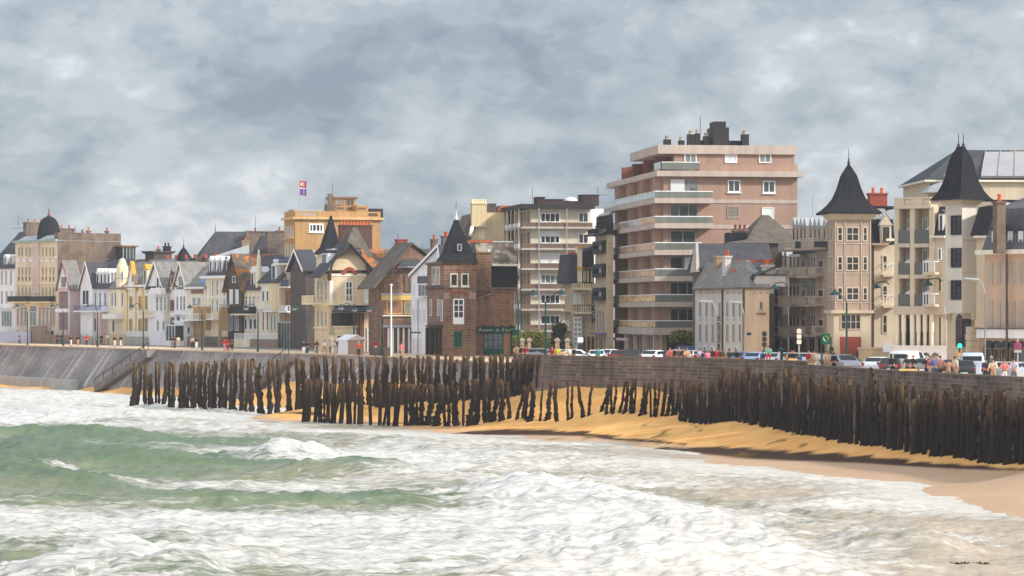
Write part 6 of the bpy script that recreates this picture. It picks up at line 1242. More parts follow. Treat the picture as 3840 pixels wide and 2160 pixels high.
# ground floor
mb = MB(); b.bx(mb, -1.3, q(2604), -1.3, b.Ln + .8, b.z(1256), b.z(1233)); mb.build('podium_slab', PB, r)
mb = MB(); b.R.bx(mb, q(2500), q(2603), b.z(1336), b.z(1256), 0.0, .1); sg = mb.build('dark_shopfront', BLK, r)
text_mesh('GROUPE BIZEUL', sg, b.R, 2508, 1272, .36, LG, o=.12, sx=1.05)
for k in range(6):
    mb = MB(); t = b.Ln * k / 5.2; b.bx(mb, -1.1, -.7, t, t + .5, GZ, b.z(1256)); mb.build('column', PB, r)
for k in range(9): t = b.Ln * (k + .2) / 9.2; win(r, b.L, t, t + 1.3, GZ + .3, GZ + 2.6, nx=1, fr=CRM, pane=GD if k % 3 else mat('amber_glass', (220, 180, 120), rough=.2), px=False)
mb = MB(); b.bx(mb, -1.6, -1.4, b.Ln * .45, b.Ln * .85, b.z(1282), b.z(1272)); [b.bx(mb, -1.58, -1.42, b.Ln * f_, b.Ln * f_ + .4, GZ, b.z(1283)) for f_ in (.46, .82)]; mb.build('entrance_frame', mat('pink_frame', (214, 180, 176)), r)
# roof plant
for (x0, x1, y0, nm) in ((2505, 2530, 504, 1), (2560, 2581, 507, 1), (2594, 2621, 484, 1), (2622, 2641, 480, 1), (2654, 2678, 491, 1), (2798, 2824, 482, 1)):
    mb = MB(); b.bx(mb, q(x0), q(x1), 2, 2 + (x1 - x0) * .03, b.z(544), b.z(y0 + 14)); c = mb.build('chimney', BLK, r); p = b.P((q(x0) + q(x1)) / 2, 2.4, b.z(y0 + 14)); mb = MB(); w = (q(x1) - q(x0)) / 2; mb.lathe(p, [(w * .8, 0), (w * .6, .15), (w * .75, .35), (w * .8, .4)], 10); mb.build('cowl', GR, c)
mb = MB(); b.bx(mb, q(2598), q(2826), 2.9, 3.3, b.z(544), b.z(519)); mb.build('plant_screen', BLK, r)
mb = MB(); b.bx(mb, q(2685), q(2745), 1.5, 4.8, b.z(544), b.z(472)); b.bx(mb, q(2692), q(2736), 1.9, 4.4, b.z(472), b.z(449)); mb.build('lift_housing', BLK, r)
antenna(2626, 318, 436, 520, 'tall antenna among the black chimneys of the pink block')
# ------------------------------------------------------------------ big slate roofs in front of the pink block
b = Blk(2640, 300, 4, xl=2620, xr=2905); r = thing('house', 'broad dark slate roof with a plain wall standing behind the long white house', 'house', b.P(0, 0, GZ)); b = b.sub(0, b.W, 0, 9)
walls(b, r, b.z(1012), STG); mb = MB(); b.loft(mb, [(-.6, b.W, -.5, 9.5, b.z(1014)), (-.2, b.W, 3.8, 5, b.z(913, 0, 3.8))]); mb.build('roof', SL, r)
mb = MB(); b.loft(mb, [(-.9, -.55, -.7, 4.2, b.z(1020)), (-.35, -.1, 3.7, 4.4, b.z(910, 0, 3.8))]); mb.build('verge', GR, r)
b = Blk(2725, 306, 4, xl=2718, xr=2985); r = thing('house', 'hipped slate roof with low ridge and dark dormer against the pink block', 'house', b.P(0, 0, GZ)); b = b.sub(0, b.W, 0, 10); walls(b, r, b.z(915), STD)
q = lambda x: b.R.uv(x, 850)[0]; mb = MB(); b.loft(mb, [(-.4, b.W + .2, -.4, 10, b.z(912)), (q(2800), b.W + .2, .2, 10, b.z(898)), (q(2884), q(2908), 4.5, 5.5, b.z(806, 0, 4.5))]); mb.build('roof', mat('mossy_slate', (0, 0, 0)), r)
mb = MB(); b.bx(mb, q(2732), q(2805), .6, 3, b.z(912), b.z(872)); dd_ = mb.build('flat_dormer', SD, r)
chimney(r, b, q(2760), 1.6, q(2812) - q(2760), 1.0, b.z(880), b.z(866), STG, 3, mat('dark_pot', (124, 70, 52)))
# ------------------------------------------------------------------ long white house
LWH = mat('chalky_render', (206, 198, 194), var=.14, scale=.8)
b = Blk(2792, 282, 12, xl=2607, xr=2884); r = thing('house', 'long pale house with flat end wall, dormered slate roof and orange-tipped chimneys', 'house', b.P(0, 0, GZ)); q = lambda x: b.R.uv(x, 1000)[0]; t = lambda x: b.L.uv(x, 1000)[0]
ze = b.z(1084); walls(b, r, ze, LWH); mb = MB(); b.bx(mb, .02, b.W, -.05, -.0, GZ, ze - .02); mb.build('end_wall', mat('end_render', (220, 192, 164), var=.12), r)
mb = MB(); b.bx(mb, -.35, b.W + .2, -.25, b.Ln, ze, ze + .2); mb.build('gutter', STG, r)
mb = MB(); b.loft(mb, [(-.3, b.W + .2, -.2, b.Ln, ze + .2), (b.W * .5, b.W * .6, 3.5, b.Ln, b.z(975, b.W * .5, 3.5))]); mb.build('roof', SGR, r)
bq = Blk(2884, 288, 12, W=1, L=1); chimney(r, Blk(2869, 283, 12, W=1, L=1), 0, 0, 34 * 283 / F, 1.2, zp(1100, 283), zp(1000, 283), LWH, 3)
b_ = Blk(2752, 291, 8, W=1, L=1); mb = MB(); b_.bx(mb, 0, b_.R.uv(2908, 980)[0], 0, .35, b_.z(984), b_.z(974)); mb.build('ridge_tiles', RID, r)
for i, x in enumerate((2722, 2738, 2753, 2772)):
    pass
tt = [(2640, 2664), (2664, 2690)]
# dormers on the sea slope
for x in (2630, 2652, 2672, 2698): dormer(r, b.L, x - 6, 1022, x + 8, 1074, 1.2, LWH, SL, peak=.3, pane=G, inner=3)
for x in (2728, 2745, 2762, 2782): dormer(r, b.L, x - 5, 1030, x + 8, 1074, 1.2, LWH, SL, peak=.2, pane=GD, inner=3)
mb = MB(); t0 = t(2716); t1 = t(2790); z_ = b.z(1046); mb.hexa([b.P(.9, t1 - .0, z_ + .1), b.P(.9, t0, z_ + .1), b.P(3.2, t0, z_ + 1.1), b.P(3.2, t1, z_ + 1.1), b.P(.9, t1, z_ + .25), b.P(.9, t0, z_ + .25), b.P(3.2, t0, z_ + 1.25), b.P(3.2, t1, z_ + 1.25)]); mb.build('dormer_roof_slab', SL, r)
for (x, y0, w, m_) in ((2688, 966, 22, mat('tan_render', (0, 0, 0))), (2719, 966, 24, LWH)):
    b_ = Blk(x, 294 if x == 2688 else 290, 12, W=1, L=1); chimney(r, b_, 0, 0, w * 292 / F, 1, b_.z(1070), b_.z(y0), m_, 0 if x == 2688 else 2)
b_ = Blk(2646, 298, 4, W=1, L=1); mb = MB(); b_.bx(mb, 0, b_.R.uv(2690, 1000)[0], 0, .3, b_.z(1018), b_.z(1011)); mb.build('orange_ridge', TER, r); b_ = Blk(2745, 287, 4, W=1, L=1); mb = MB(); b_.bx(mb, 0, b_.R.uv(2800, 1000)[0], 0, .3, b_.z(1018), b_.z(1010)); mb.build('orange_ridge', TER, r)
mb = MB(); mb.tube([b.P(-.1, t(2712), GZ), b.P(-.1, t(2712), ze)], .1, 6); mb.build('downpipe', STD, r); mb = MB(); mb.tube([b.P(-.1, .0, GZ), b.P(-.1, .0, ze)], .12, 6); mb.build('downpipe', STD, r)
for x in (2622, 2646, 2669, 2695, 2724, 2747, 2771):
    band(r, b.L, x, 1094, x + 11, 1102, 0, .05, GR, 'vent_panel'); win(r, b.L, x + 2, 1135, x + 8, 1188, nx=1, fr=GR, pane=GL, fw=.06); win(r, b.L, x + 2, 1216, x + 8, 1282, nx=1, fr=GR, pane=GL, fw=.06); band(r, b.L, x + 3, 1195, x + 7, 1203, 0, .05, GR, 'vent_panel')
win(r, b.L, 2690, 1205, 2703, 1330, nx=1, ny=3, fr=LWH, pane=GD, arch=True)
for x in (2640, 2668, 2735, 2756): win(r, b.L, x, 1298, x + 8, 1335, nx=1, fr=WH, pane=GD)
for x in (2826, 2848, 2870): band(r, b.R, x, 1094, x + 9, 1102, .05, .09, GR, 'vent_panel')
win(r, b.R, 2846, 1129, 2859, 1163, nx=1, fr=GR, pane=GD, o=.05); band(r, b.R, 2836, 1174, 2871, 1178, .05, .25, STG, 'ledge'); band(r, b.R, 2800, 1247, 2816, 1257, .05, .1, mat('street_plaque_blue', (50, 70, 130), var=.05), 'street_plaque')
# ------------------------------------------------------------------ taupe apartment house with tower
TP = mat('taupe_render', (176, 154, 138), var=.12); TPL = mat('taupe_light', (202, 186, 170), var=.12); CR2 = mat('warm_cream', (210, 193, 170), var=.12)
b = Blk(3129, 277, 6, xl=3104, xr=3267); r = thing('apartment_house', 'taupe apartment house with a square tower under a tall flared slate spire', 'building', b.P(0, 0, GZ)); q = lambda x: b.R.uv(x, 1000)[0]
z0t = b.z(1163); mb = MB(); b.bx(mb, 0, b.W, 0, b.Ln, z0t, b.z(822)); mb.build('tower_wall', TP, r); mb = MB(); b.bx(mb, -.1, b.W - .05, -.12, b.Ln, GZ - .2, z0t - .3); mb.build('tower_base', CR2, r); mb = MB(); b.bx(mb, -.4, b.W + .2, -.4, b.Ln, z0t - .3, z0t); mb.build('string_course', CR2, r)
mb = MB(); b.loft(mb, [(-.1, b.W + .1, -.1, b.Ln, b.z(824)), (-.5, b.W + .5, -.5, b.Ln + .3, b.z(803)), (-.5, b.W + .5, -.5, b.Ln + .3, b.z(798))]); mb.build('cornice', CR2, r)
st = b.sub(0, b.W, 0, b.W); spire(st, r, b.z(798), b.z(608), SD, over=.85, flare=.38)
for y0, y1 in ((850, 906), (960, 1017), (1076, 1128)):
    for x0, x1, n in ((3138, 3161, 1), (3172, 3222, 2), (3234, 3254, 1)): win(r, b.R, x0, y0, x1, y1, nx=n, ny=2, fr=TPL, pane=G, fw=.13)
    band(r, b.R, 3134, y1 + 6, 3262, y1 + 9, 0, .06, TPL, 'rail_line')
    wins(r, b.L, (3108, 3117), 6, y0, y1, nx=1, fr=TPL, pane=G)
for x in (3131, 3166, 3228, 3262): band(r, b.R, x, 826, x + 3, 1160, 0, .08, TPL, 'pilaster')
win(r, b.R, 3151, 1178, 3227, 1236, nx=4, ny=2, fr=TPL, pane=G, o=.12); band(r, b.R, 3149, 1263, 3228, 1345, .13, .16, BRK, 'garage_door')
# left wing stepping back
def bay(xc, xl, d, yt, m, dorm, wh):
    w = Blk(xc, d, 8, xl=xl, xr=xc + 25); mb = MB(); w.bx(mb, 0, w.W, 0, w.Ln, GZ, w.z(yt)); o = mb.build('wing_wall', m, r)
    return w
for (xc, xl, d, yt, m, xr_) in ((3102, 3062, 282, 940, TP, 3106), (3062, 3030, 287, 940, TPL, 3075), (3030, 3002, 291, 940, TP, 3066), (3002, 2958, 295, 950, TPL, 3034), (2957, 2934, 300, 1030, WHR, 2966), (2934, 2890, 303, 1030, TP, 2940)):
    w = Blk(xc, d, 10, xl=xl, xr=xr_); mb = MB(); w.bx(mb, 0, w.W, 0, w.Ln, GZ, w.z(yt)); o = mb.build('wing_wall', m, r)
    if m in (TPL, WHR):
        for y0 in (960, 1070, 1180):
            if y0 > yt: [win(o, w.L, xl + (xc - xl) * f0, y0, xl + (xc - xl) * (f0 + .25), y0 + 48, nx=1, fr=TPL, pane=G) for f0 in (.08, .4, .7)]
        if m is TPL:
            for y0 in (1003, 1110, 1222): balcony(o, w.L, xl, y0, xc, y0 + 40, 1.2, TPL, TPL)
    else:
        for y0 in (975, 1085, 1195):
            if y0 > yt: win(o, w.L, xl + (xc - xl) * .2, y0, xl + (xc - xl) * .7, y0 + 30, nx=1, fr=TPL, pane=G)
            if y0 > yt: balcony(o, w.L, xl + 2, y0 + 28, xc - (xc - xl) * .3, y0 + 62, 1.0, TP, TPL)
    win(o, w.L, xl + (xc - xl) * .15, 1268, xl + (xc - xl) * .85, 1335, nx=2, fr=TP, pane=GD)
w = Blk(3104, 281, 10, xl=2960, xr=3140); mb = MB(); w.loft(mb, [(0.3, 4, 0, w.Ln, w.z(942)), (.9, 4, 0, w.Ln, w.z(828)), (3, 4, 1, w.Ln, w.z(818))]); mb.build('mansard', SL, r)
for x in (2972, 2986, 3000, 3014, 3036, 3052, 3068, 3088): dormer(r, w.L, x - 7, 832, x + 6, 905, .2, TPL, LG, peak=.9, pane=G, fr=TPL)
balcony(r, w.L, 2964, 905, 3026, 942, 1.3, TP, TPL); balcony(r, w.L, 3050, 893, 3098, 938, 1.3, TP, TPL)
w2 = Blk(2960, 303, 10, xl=2890, xr=2970); mb = MB(); w2.loft(mb, [(0.2, 4, 0, w2.Ln, w2.z(1035)), (.8, 4, 0, w2.Ln, w2.z(950)), (3, 4, 1, w2.Ln, w2.z(940))]); mb.build('mansard', SL, r)
for x in (2912, 2926, 2942): dormer(r, w2.L, x - 7, 946, x + 6, 1015, .2, TPL, LG, peak=.9, pane=G, fr=TPL)
balcony(r, w2.L, 2892, 1008, 2950, 1040, 1.2, TP, TPL)
# right wing
w = Blk(3262, 283, 4, xl=3258, xr=3356); w = w.sub(0, w.W, 0, 9); mb = MB(); w.bx(mb, 0, w.W, 0, 9, GZ, w.z(920)); mb.build('right_wing_wall', CR2, r); mb = MB(); w.loft(mb, [(0, w.W, 0, 9, w.z(917)), (0, w.W, .9, 8, w.z(822)), (0, w.W, 2.5, 6, w.z(812))]); mb.build('mansard', SD, r)
mb = MB(); w.loft(mb, [(.3, w.W, 1.2, 8, w.z(820)), (.5, w.W, 5.2, 6, w.z(783, 0, 5.5))]); mb.build('zinc_roof', mat('seamed_zinc', (168, 166, 170), rough=.45, var=.1), r)
for k in range(6): mb = MB(); a = w.W * (k + .5) / 6; mb.tube([w.P(a, 1.2, w.z(818)), w.P(a, 5.2, w.z(782, 0, 5.5))], .05, 4); mb.build('zinc_seam', GR, r)
dormer(r, w.R, 3300, 826, 3342, 912, -.1, CR2, CR2, peak=1.0, inner=1.5, pane=G, fr=TPL); band(r, w.R, 3266, 912, 3330, 920, 0, .5, TP); band(r, w.R, 3320, 895, 3356, 904, 0, .5, WC)
for y0, y1 in ((957, 1010), (1070, 1120), (1180, 1250)): win(r, w.R, 3308, y0, 3328, y1, nx=1, ny=2, fr=CR2, pane=G, fw=.1)
for y0, y1 in ((989, 1038), (1105, 1154)): balcony(r, w.R, 3304, y0, 3352, y1, 1.1, CR2, WH)
mb = MB(); mb.tube([w.P(w.R.uv(3274, 1000)[0], -.1, GZ), w.P(w.R.uv(3274, 1000)[0], -.1, w.z(917))], .09, 6); mb.build('downpipe', STD, r)
b_ = Blk(3262, 292, 4, W=1, L=1); chimney(r, b_, 0, 0, 66 * 292 / F, 1.3, b_.z(830), b_.z(730), BRK, 2)
mb = MB(); b_.bx(mb, -.5, b_.R.uv(3352, 775)[0], -1, 3, b_.z(784), b_.z(774)); mb.build('dark_roof_edge', SD, r)
b = Blk(3222, 268, 4, xl=3215, xr=3352); r = thing('garden_wall', 'plain beige garden wall with small dark opening between tower house and arcade', 'wall', b.P(0, 0, GZ)); mb = MB(); b.bx(mb, 0, b.W, 0, .4, GZ, b.z(1310)); b.bx(mb, -.1, b.W, -.1, .5, b.z(1310), b.z(1303)); mb.build('wall', BEI, r); band(r, b.R, 3212, 1318, 3219, 1340, 0, .05, BLK, 'opening') 
# ------------------------------------------------------------------ balcony hotel with white tower
b = Blk(3354, 264, -32, L=12, xr=3706); r = thing('apartment_house', 'cream apartment house with stacked dark glass balconies and a white twin-finial tower', 'building', b.P(0, 0, GZ)); q = lambda x: b.R.uv(x, 1000)[0]
z = lambda py, x: b.R.uv(x, py)[1]
qb = q(3492); 
mb = MB(); b.bx(mb, 0, b.W, 1.6, 9, GZ, z(760, 3420)); mb.build('rear_wall', CR2, r)
# balcony stack: piers, slabs, dark recess, glass rails
ytop = 738
for x in (3354, 3412, 3484): mb = MB(); a = q(x); b.bx(mb, a, a + .45, -.0, 1.6, GZ, z(775, x)); mb.build('pier', CR2, r)
mb = MB(); b.bx(mb, 0, qb, -.15, 1.6, z(782, 3420), z(768, 3420)); pt_ = mb.build('cornice', CR2, r)
mb = MB(); b.bx(mb, 0, qb, -.1, .15, z(746, 3420), z(740, 3420)); b.bx(mb, 0, q(3392), -.1, .15, z(768, 3420) + .01, z(747, 3420)); b.bx(mb, q(3418), q(3462), -.1, .15, z(768, 3420) + .01, z(747, 3420)); mb.build('roof_balustrade', CR2, pt_)
for x0, x1 in ((3394, 3416), (3464, 3488)):
    for k in range(4): mb = MB(); a = q(x0) + (q(x1) - q(x0)) * (k + .5) / 4; mb.lathe(b.P(a, .02, z(768, 3420)), [(.08, 0), (.12, .2), (.06, .45), (.09, z(747, 3420) - z(768, 3420))], 6); mb.build('baluster', CR2, pt_)
DG = mat('smoked_glass', (84, 84, 82), rough=.15, var=.2, spec=.7)
for (y0, y1) in ((862, 913), (986, 1030), (1103, 1148)):
    for x0, x1 in ((3358, 3411), (3418, 3483)):
        a0, a1 = q(x0) + .3, q(x1); zb = z(y1, (x0 + x1) / 2); z1 = z(y0, (x0 + x1) / 2)
        mb = MB(); b.bx(mb, a0, a1, -.1, 1.6, zb - .35, zb); bo = mb.build('balcony', TPL, r); mb = MB(); b.bx(mb, a0, a1, -.05, .0, zb + .03, z1); mb.build('glass_rail', DG, bo)
        f2 = Face(b.P(0, 1.6, 0)[:2], b.ur, -b.ul); w = a1 - a0; win(bo, f2, a0 + .1, a0 + w * .45, zb + .02, zb + 2.3, nx=2, fr=WH, pane=GL, px=False); win(bo, f2, a0 + w * .55, a1 - .1, zb + .02, zb + 2.3, nx=1, fr=BRN, pane=GD, px=False)
        mb = MB(); c = b.P(a1 - w * .25, .9, zb + 1.0); mb.lathe(c, [(.05, -.9), (.06, -.1), (.7, -.05), (.5, .25), (.05, .5)], 8); mb.build('folded_parasol', WHR, bo)
# middle piece with mansard
mb = MB(); b.bx(mb, qb + .02, q(3546), .2, 1.6, GZ, z(888, 3515)); mb.build('middle_wall', CR2, r); mb = MB(); b.loft(mb, [(qb, q(3546), .0, 6, z(884, 3515)), (qb, q(3546), 1.2, 6, z(775, 3515)), (qb, q(3546), 3, 5, z(765, 3515))]); mb.build('mansard', SD, r)
band(r, b.R, 3490, 884, 3545, 892, -.1, .3, WC); dormer(r, b.R, 3514, 792, 3536, 872, .3, CR2, SL, peak=.4, inner=1.0)
win(r, b.R, 3515, 930, 3529, 975, nx=1, o=-.18); 
for y0, y1 in ((979, 1030), (1100, 1150)): balcony(r, b.R, 3476, y0, 3522, y1, 1.0, CR2, WH)
for y0, y1 in ((1040, 1095), (1185, 1298)): win(r, b.R, 3516, y0, 3530, y1, nx=1, fr=CR2, pane=GD, o=-.18)
# ground arcade
mb = MB(); b.bx(mb, 0, q(3546), -.2, .3, z(1180, 3440), z(1150, 3440)); mb.build('arcade_beam', TPL, r)
for x in (3362, 3388, 3420, 3444, 3468, 3494): mb = MB(); a = q(x); c = b.P(a, .05, 0); mb.lathe((c[0], c[1], GZ), [(.2, 0), (.17, 3.2), (.22, 3.4)] + [(.22, z(1180, x) - GZ)], 10); mb.build('column', WC, r)
for x in (3372, 3398, 3430, 3455, 3480): win(r, Face(b.P(0, 1.6, 0)[:2], b.ur, -b.ul), q(x), q(x) + 1.2, GZ + 1.6, z(1190, x), nx=1, fr=TP, pane=GD, px=False)
mb = MB(); b.bx(mb, 0, b.W + .5, -1.0, -.7, GZ, z(1300, 3500)); b.bx(mb, 0, b.W + .5, -1.1, -.6, z(1300, 3500), z(1296, 3500)); bw = mb.build('base_wall', WHR, r)
for x in (3368, 3384, 3400, 3428, 3450, 3476, 3510): f3 = Face(b.P(0, -1.0, 0)[:2], b.ur, -b.ul); win(bw, f3, q(x), q(x) + .75, GZ + .2, GZ + 1.1, nx=1, fr=WHR, pane=STG, px=False, arch=True)
# white tower
T = Blk(3608, 243, 30, xl=3545, xr=3662); zt0 = T.z(1173); mb = MB(); T.bx(mb, 0, T.W, 0, T.Ln, zt0, T.z(756)); tw = mb.build('tower_wall', mat('tower_white', (226, 216, 204), var=.1), r)
mb = MB(); T.loft(mb, [(-.05, T.W + .1, -.05, T.Ln + .1, T.z(768)), (-.4, T.W + .5, -.4, T.Ln + .4, T.z(752)), (-.4, T.W + .5, -.4, T.Ln + .4, T.z(748))]); mb.build('cornice', CR2, tw)
mb = MB(); rects = []
def rp(xa, xb, ya, yb, py): rects.append((xa, xb, ya, yb, T.z(py)))
W_, L_ = T.W, T.Ln
for k, py in ((0, 748), (.06, 738), (.16, 715), (.3, 680), (.5, 638), (.75, 590), (1, 546)):
    sc = (1 - k) * (1 - .5 * math.sin(min(1, k * 1.4) * math.pi) * .55) ; h1 = (W_ / 2 + .9) * sc + .1; h2 = (L_ / 2 + .9) * sc + .1 + .3 * k; rp(W_ / 2 - h1, W_ / 2 + h1, L_ / 2 - h2, L_ / 2 + h2, py)
T.loft(mb, rects); sp2 = mb.build('spire_roof', SD, r)
for e in (-.32, .32): mb = MB(); c = T.P(W_ / 2, L_ / 2 + e, T.z(548)); mb.lathe(c, [(.1, 0), (.12, .2), (.04, .35), (.03, .9), (.01, 1.2)], 8); mb.build('finial', BLK, sp2)
mb = MB(); T.bx(mb, .1, T.W - .1, .1, T.Ln - .1, GZ, zt0 - .02); mb.build('tower_foot', CR2, r)
for y0, y1 in ((808, 881), (930, 1003), (1051, 1124)): win(tw, T.L, 3568, y0, 3606, y1, nx=2, ny=3, fr=BLK, pane=GD, fw=.14); band(tw, T.L, 3556, y0, 3567, y1, 0, .04, TPL, 'reveal')
for y in (900, 1020): band(tw, T.R, 3609, y, 3661, y + 2, 0, .03, TPL, 'joint_line'); 
win(r, T.L, 3583, 1196, 3606, 1300, nx=1, ny=2, fr=BRN, pane=GD, o=-.08, arch=True); win(r, T.R, 3609, 1196, 3640, 1300, nx=2, ny=2, fr=BLK, pane=GB, o=-.05)
for x in (3556, 3640): band(r, T.R if x > 3600 else T.L, x, 1175, x + 9, 1200, 0, .4, CR2, 'corbel')
R2 = Blk(3662, 240, -25, L=8, xr=3712); mb = MB(); R2.bx(mb, 0, R2.W, 0, 8, GZ, R2.z(890)); mb.build('right_wall', CR2, r); mb = MB(); R2.loft(mb, [(-.5, R2.W, -.2, 8, R2.z(884)), (-.2, R2.W + 2, 1.4, 8, R2.z(775)), (.3, R2.W + 2, 3, 7, R2.z(765))]); mb.build('mansard', SD, r); band(r, R2.R, 3655, 884, 3708, 892, 0, .35, WC)
# ------------------------------------------------------------------ big roof behind
b = Blk(3482, 300, 3, xl=3470, W=26); r = thing('building', 'large rear building with a wide hipped slate and zinc roof at the upper right', 'building', b.P(0, 0, GZ)); b = b.sub(0, 26, 0, 14)
q = lambda x: b.R.uv(x, 700)[0]; walls(b, r, b.z(682), CR2); mb = MB(); b.bx(mb, -.5, 26.5, -.5, 14.5, b.z(682), b.z(675)); mb.build('cornice', WC, r)
mb = MB(); b.loft(mb, [(-.4, 26, -.4, 14.4, b.z(675)), (q(3640), 26, 6.5, 7.5, b.z(562, 0, 6.5))]); mb.build('roof', SL, r)
mb = MB(); zb = b.z(655); mb.add([b.P(q(3675), -.55, b.z(660)), b.P(26.2, -.55, b.z(660)), b.P(26.2, 6.3, b.z(566, 0, 6.5)), b.P(q(3745), 6.3, b.z(566, 0, 6.5)), b.P(q(3675), -.35, b.z(668)), b.P(26.2, -.35, b.z(668)), b.P(26.2, 6.4, b.z(574, 0, 6.5)), b.P(q(3745), 6.4, b.z(574, 0, 6.5))], [(0, 1, 2, 3), (4, 5, 6, 7), (0, 1, 5, 4), (1, 2, 6, 5), (2, 3, 7, 6), (3, 0, 4, 7)]); zr_ = mb.build('zinc_slope', mat('seamed_zinc', (0, 0, 0)), r)
for k in range(12):
    f_ = k / 12; a0 = q(3675) + (26.2 - q(3675)) * f_; a1 = q(3745) + (26.2 - q(3745)) * f_; mb = MB(); mb.tube([b.P(a0, -.62, b.z(660) + .06), b.P(a1, 6.3, b.z(566, 0, 6.5) + .06)], .05, 4); mb.build('seam', GR, zr_)
for x in (3486, 3504, 3522): win(r, b.R, x, 694, x + 13, 730, nx=1, fr=CR2, pane=STG, arch=True)
mb = MB(); b.prof(mb, 's', [(q(3535), b.z(682)), (q(3560), b.z(682)), (q(3560), b.z(655)), (q(3547), b.z(645)), (q(3535), b.z(655))], -1.0, -.6); mb.build('pediment', CR2, r)
mb = MB(); b.bx(mb, q(3835), q(3900), 6, 8, b.z(575), b.z(554)); mb.build('chimney', GR, r)
c = b.P(q(3520), -1.5, b.z(726)); mb = MB(); mb.lathe(c, [(2.2, 0), (1.6, .5), (.8, .9), (.1, 1.1)], 10); mb.build('canvas_canopy', LG, r)
# zinc strip & slate between
b = Blk(3700, 262, 3, W=12, L=5, C=XY(3700, 262)); r = thing('roof_wing', 'low zinc-topped slate roof wing tucked between white tower and right edge', 'building', b.P(0, 0, GZ)); walls(b, r, b.z(900), SD); mb = MB(); b.loft(mb, [(-1, 12, 0, 5, b.z(815)), (-1, 12, 2.2, 4, b.z(775, 0, 2.2))]); mb.build('zinc_roof', mat('seamed_zinc', (0, 0, 0)), r); mb = MB(); b.bx(mb, -.8, 12, .05, 4.5, b.z(900), b.z(815)); mb.build('slate_face', SD, r)
mb = MB(); b.bx(mb, -1, 12, 2.3, 4.2, b.z(775), b.z(745)); mb.build('slate_ridge', SD, r)
# ------------------------------------------------------------------ right edge building
RT = mat('rosy_tan_render', (204, 172, 148), var=.12)
b = Blk(3692, 229, -52, L=9, xr=3900); r = thing('building', 'rosy tan building with white shuttered windows and grey mansard at the right edge', 'building', b.P(0, 0, GZ)); q = lambda x: b.R.uv(x, 1000)[0]; z = lambda py, x=3760: b.R.uv(x, py)[1]
mb = MB(); b.bx(mb, 0, b.W, 0, 9, GZ, z(955, 3692)); mb.build('wall', RT, r); ze = z(955, 3692)
mb = MB(); b.bx(mb, -.6, b.W, -.45, 9, ze, ze + .35); mb.build('cornice', WC, r)
mb = MB(); b.loft(mb, [(-.2, b.W, -.1, 9, ze + .35), (.3, b.W, 1.0, 8, ze + 3.6), (1.4, b.W, 3.2, 6, ze + 4.6)]); mb.build('mansard', mat('grey_slate', (112, 112, 118), kind='slate', bs=(.5, .28), var=.25), r)
for x in (3722, 3752, 3782, 3822): dormer(r, b.R, x - 10, 850, x + 12, 934, .2, mat('grey_slate', (0, 0, 0)), SL, peak=.5, pane=WB, inner=1.4)
chimney(r, Blk(3738, 226, 8, W=1, L=1), 0, 0, .72, 1.0, zp(950, 226), zp(762, 226), REN, 1)
SH = mat('white_shutter', (205, 205, 214), var=.1)
for y0, y1 in ((985, 1065), (1130, 1228)):
    for x in (3714, 3743, 3772, 3799, 3826): win(r, b.R, x, y0, x + 10, y1, nx=2, fr=GR, pane=WH, fw=.12)
mb = MB(); b.bx(mb, -.5, b.W, -.4, -.02, z(1268, 3760), z(1234, 3760)); mb.build('white_frieze', WHR, r); mb = MB(); b.bx(mb, -.6, b.W, -.5, -.02, z(1234, 3760), z(1230, 3760)); mb.build('ledge', STG, r)
mb = MB(); b.bx(mb, -.3, b.W, -.3, -.01, GZ, z(1268, 3760)); mb.build('ground_wall', mat('brown_plaster', (166, 138, 118), var=.15), r)
for x in (3698, 3727, 3757, 3787, 3817): win(r, Face(b.P(0, -.3, 0)[:2], b.ur, -b.ul), q(x), q(x) + 1.2, GZ + .2, z(1305, 3760), nx=1, fr=BRN, pane=GD, px=False, arch=True)
mb = MB(); mb.tube([b.P(q(3790), -.45, GZ), b.P(q(3790), -.45, ze)], .09, 6); mb.build('downpipe', STD, r)
b = Blk(3640, 236, 20, xl=3630, xr=3674); r = thing('quoin_pier', 'banded cream stone pier at the corner beside the dark tower doorway', 'pillar', b.P(0, 0, GZ)); b = b.sub(0, b.W, 0, .8)
for k in range(4): mb = MB(); y = 1225 + k * 26; b.bx(mb, -.05 * (k % 2), b.W, -.05 * (k % 2), .8, b.z(y + 24), b.z(y)); mb.build('stone_course', CR2, r)
mb = MB(); b.bx(mb, .05, b.W - .05, .05, .7, GZ, b.z(1228)); mb.build('core', CRM, r)
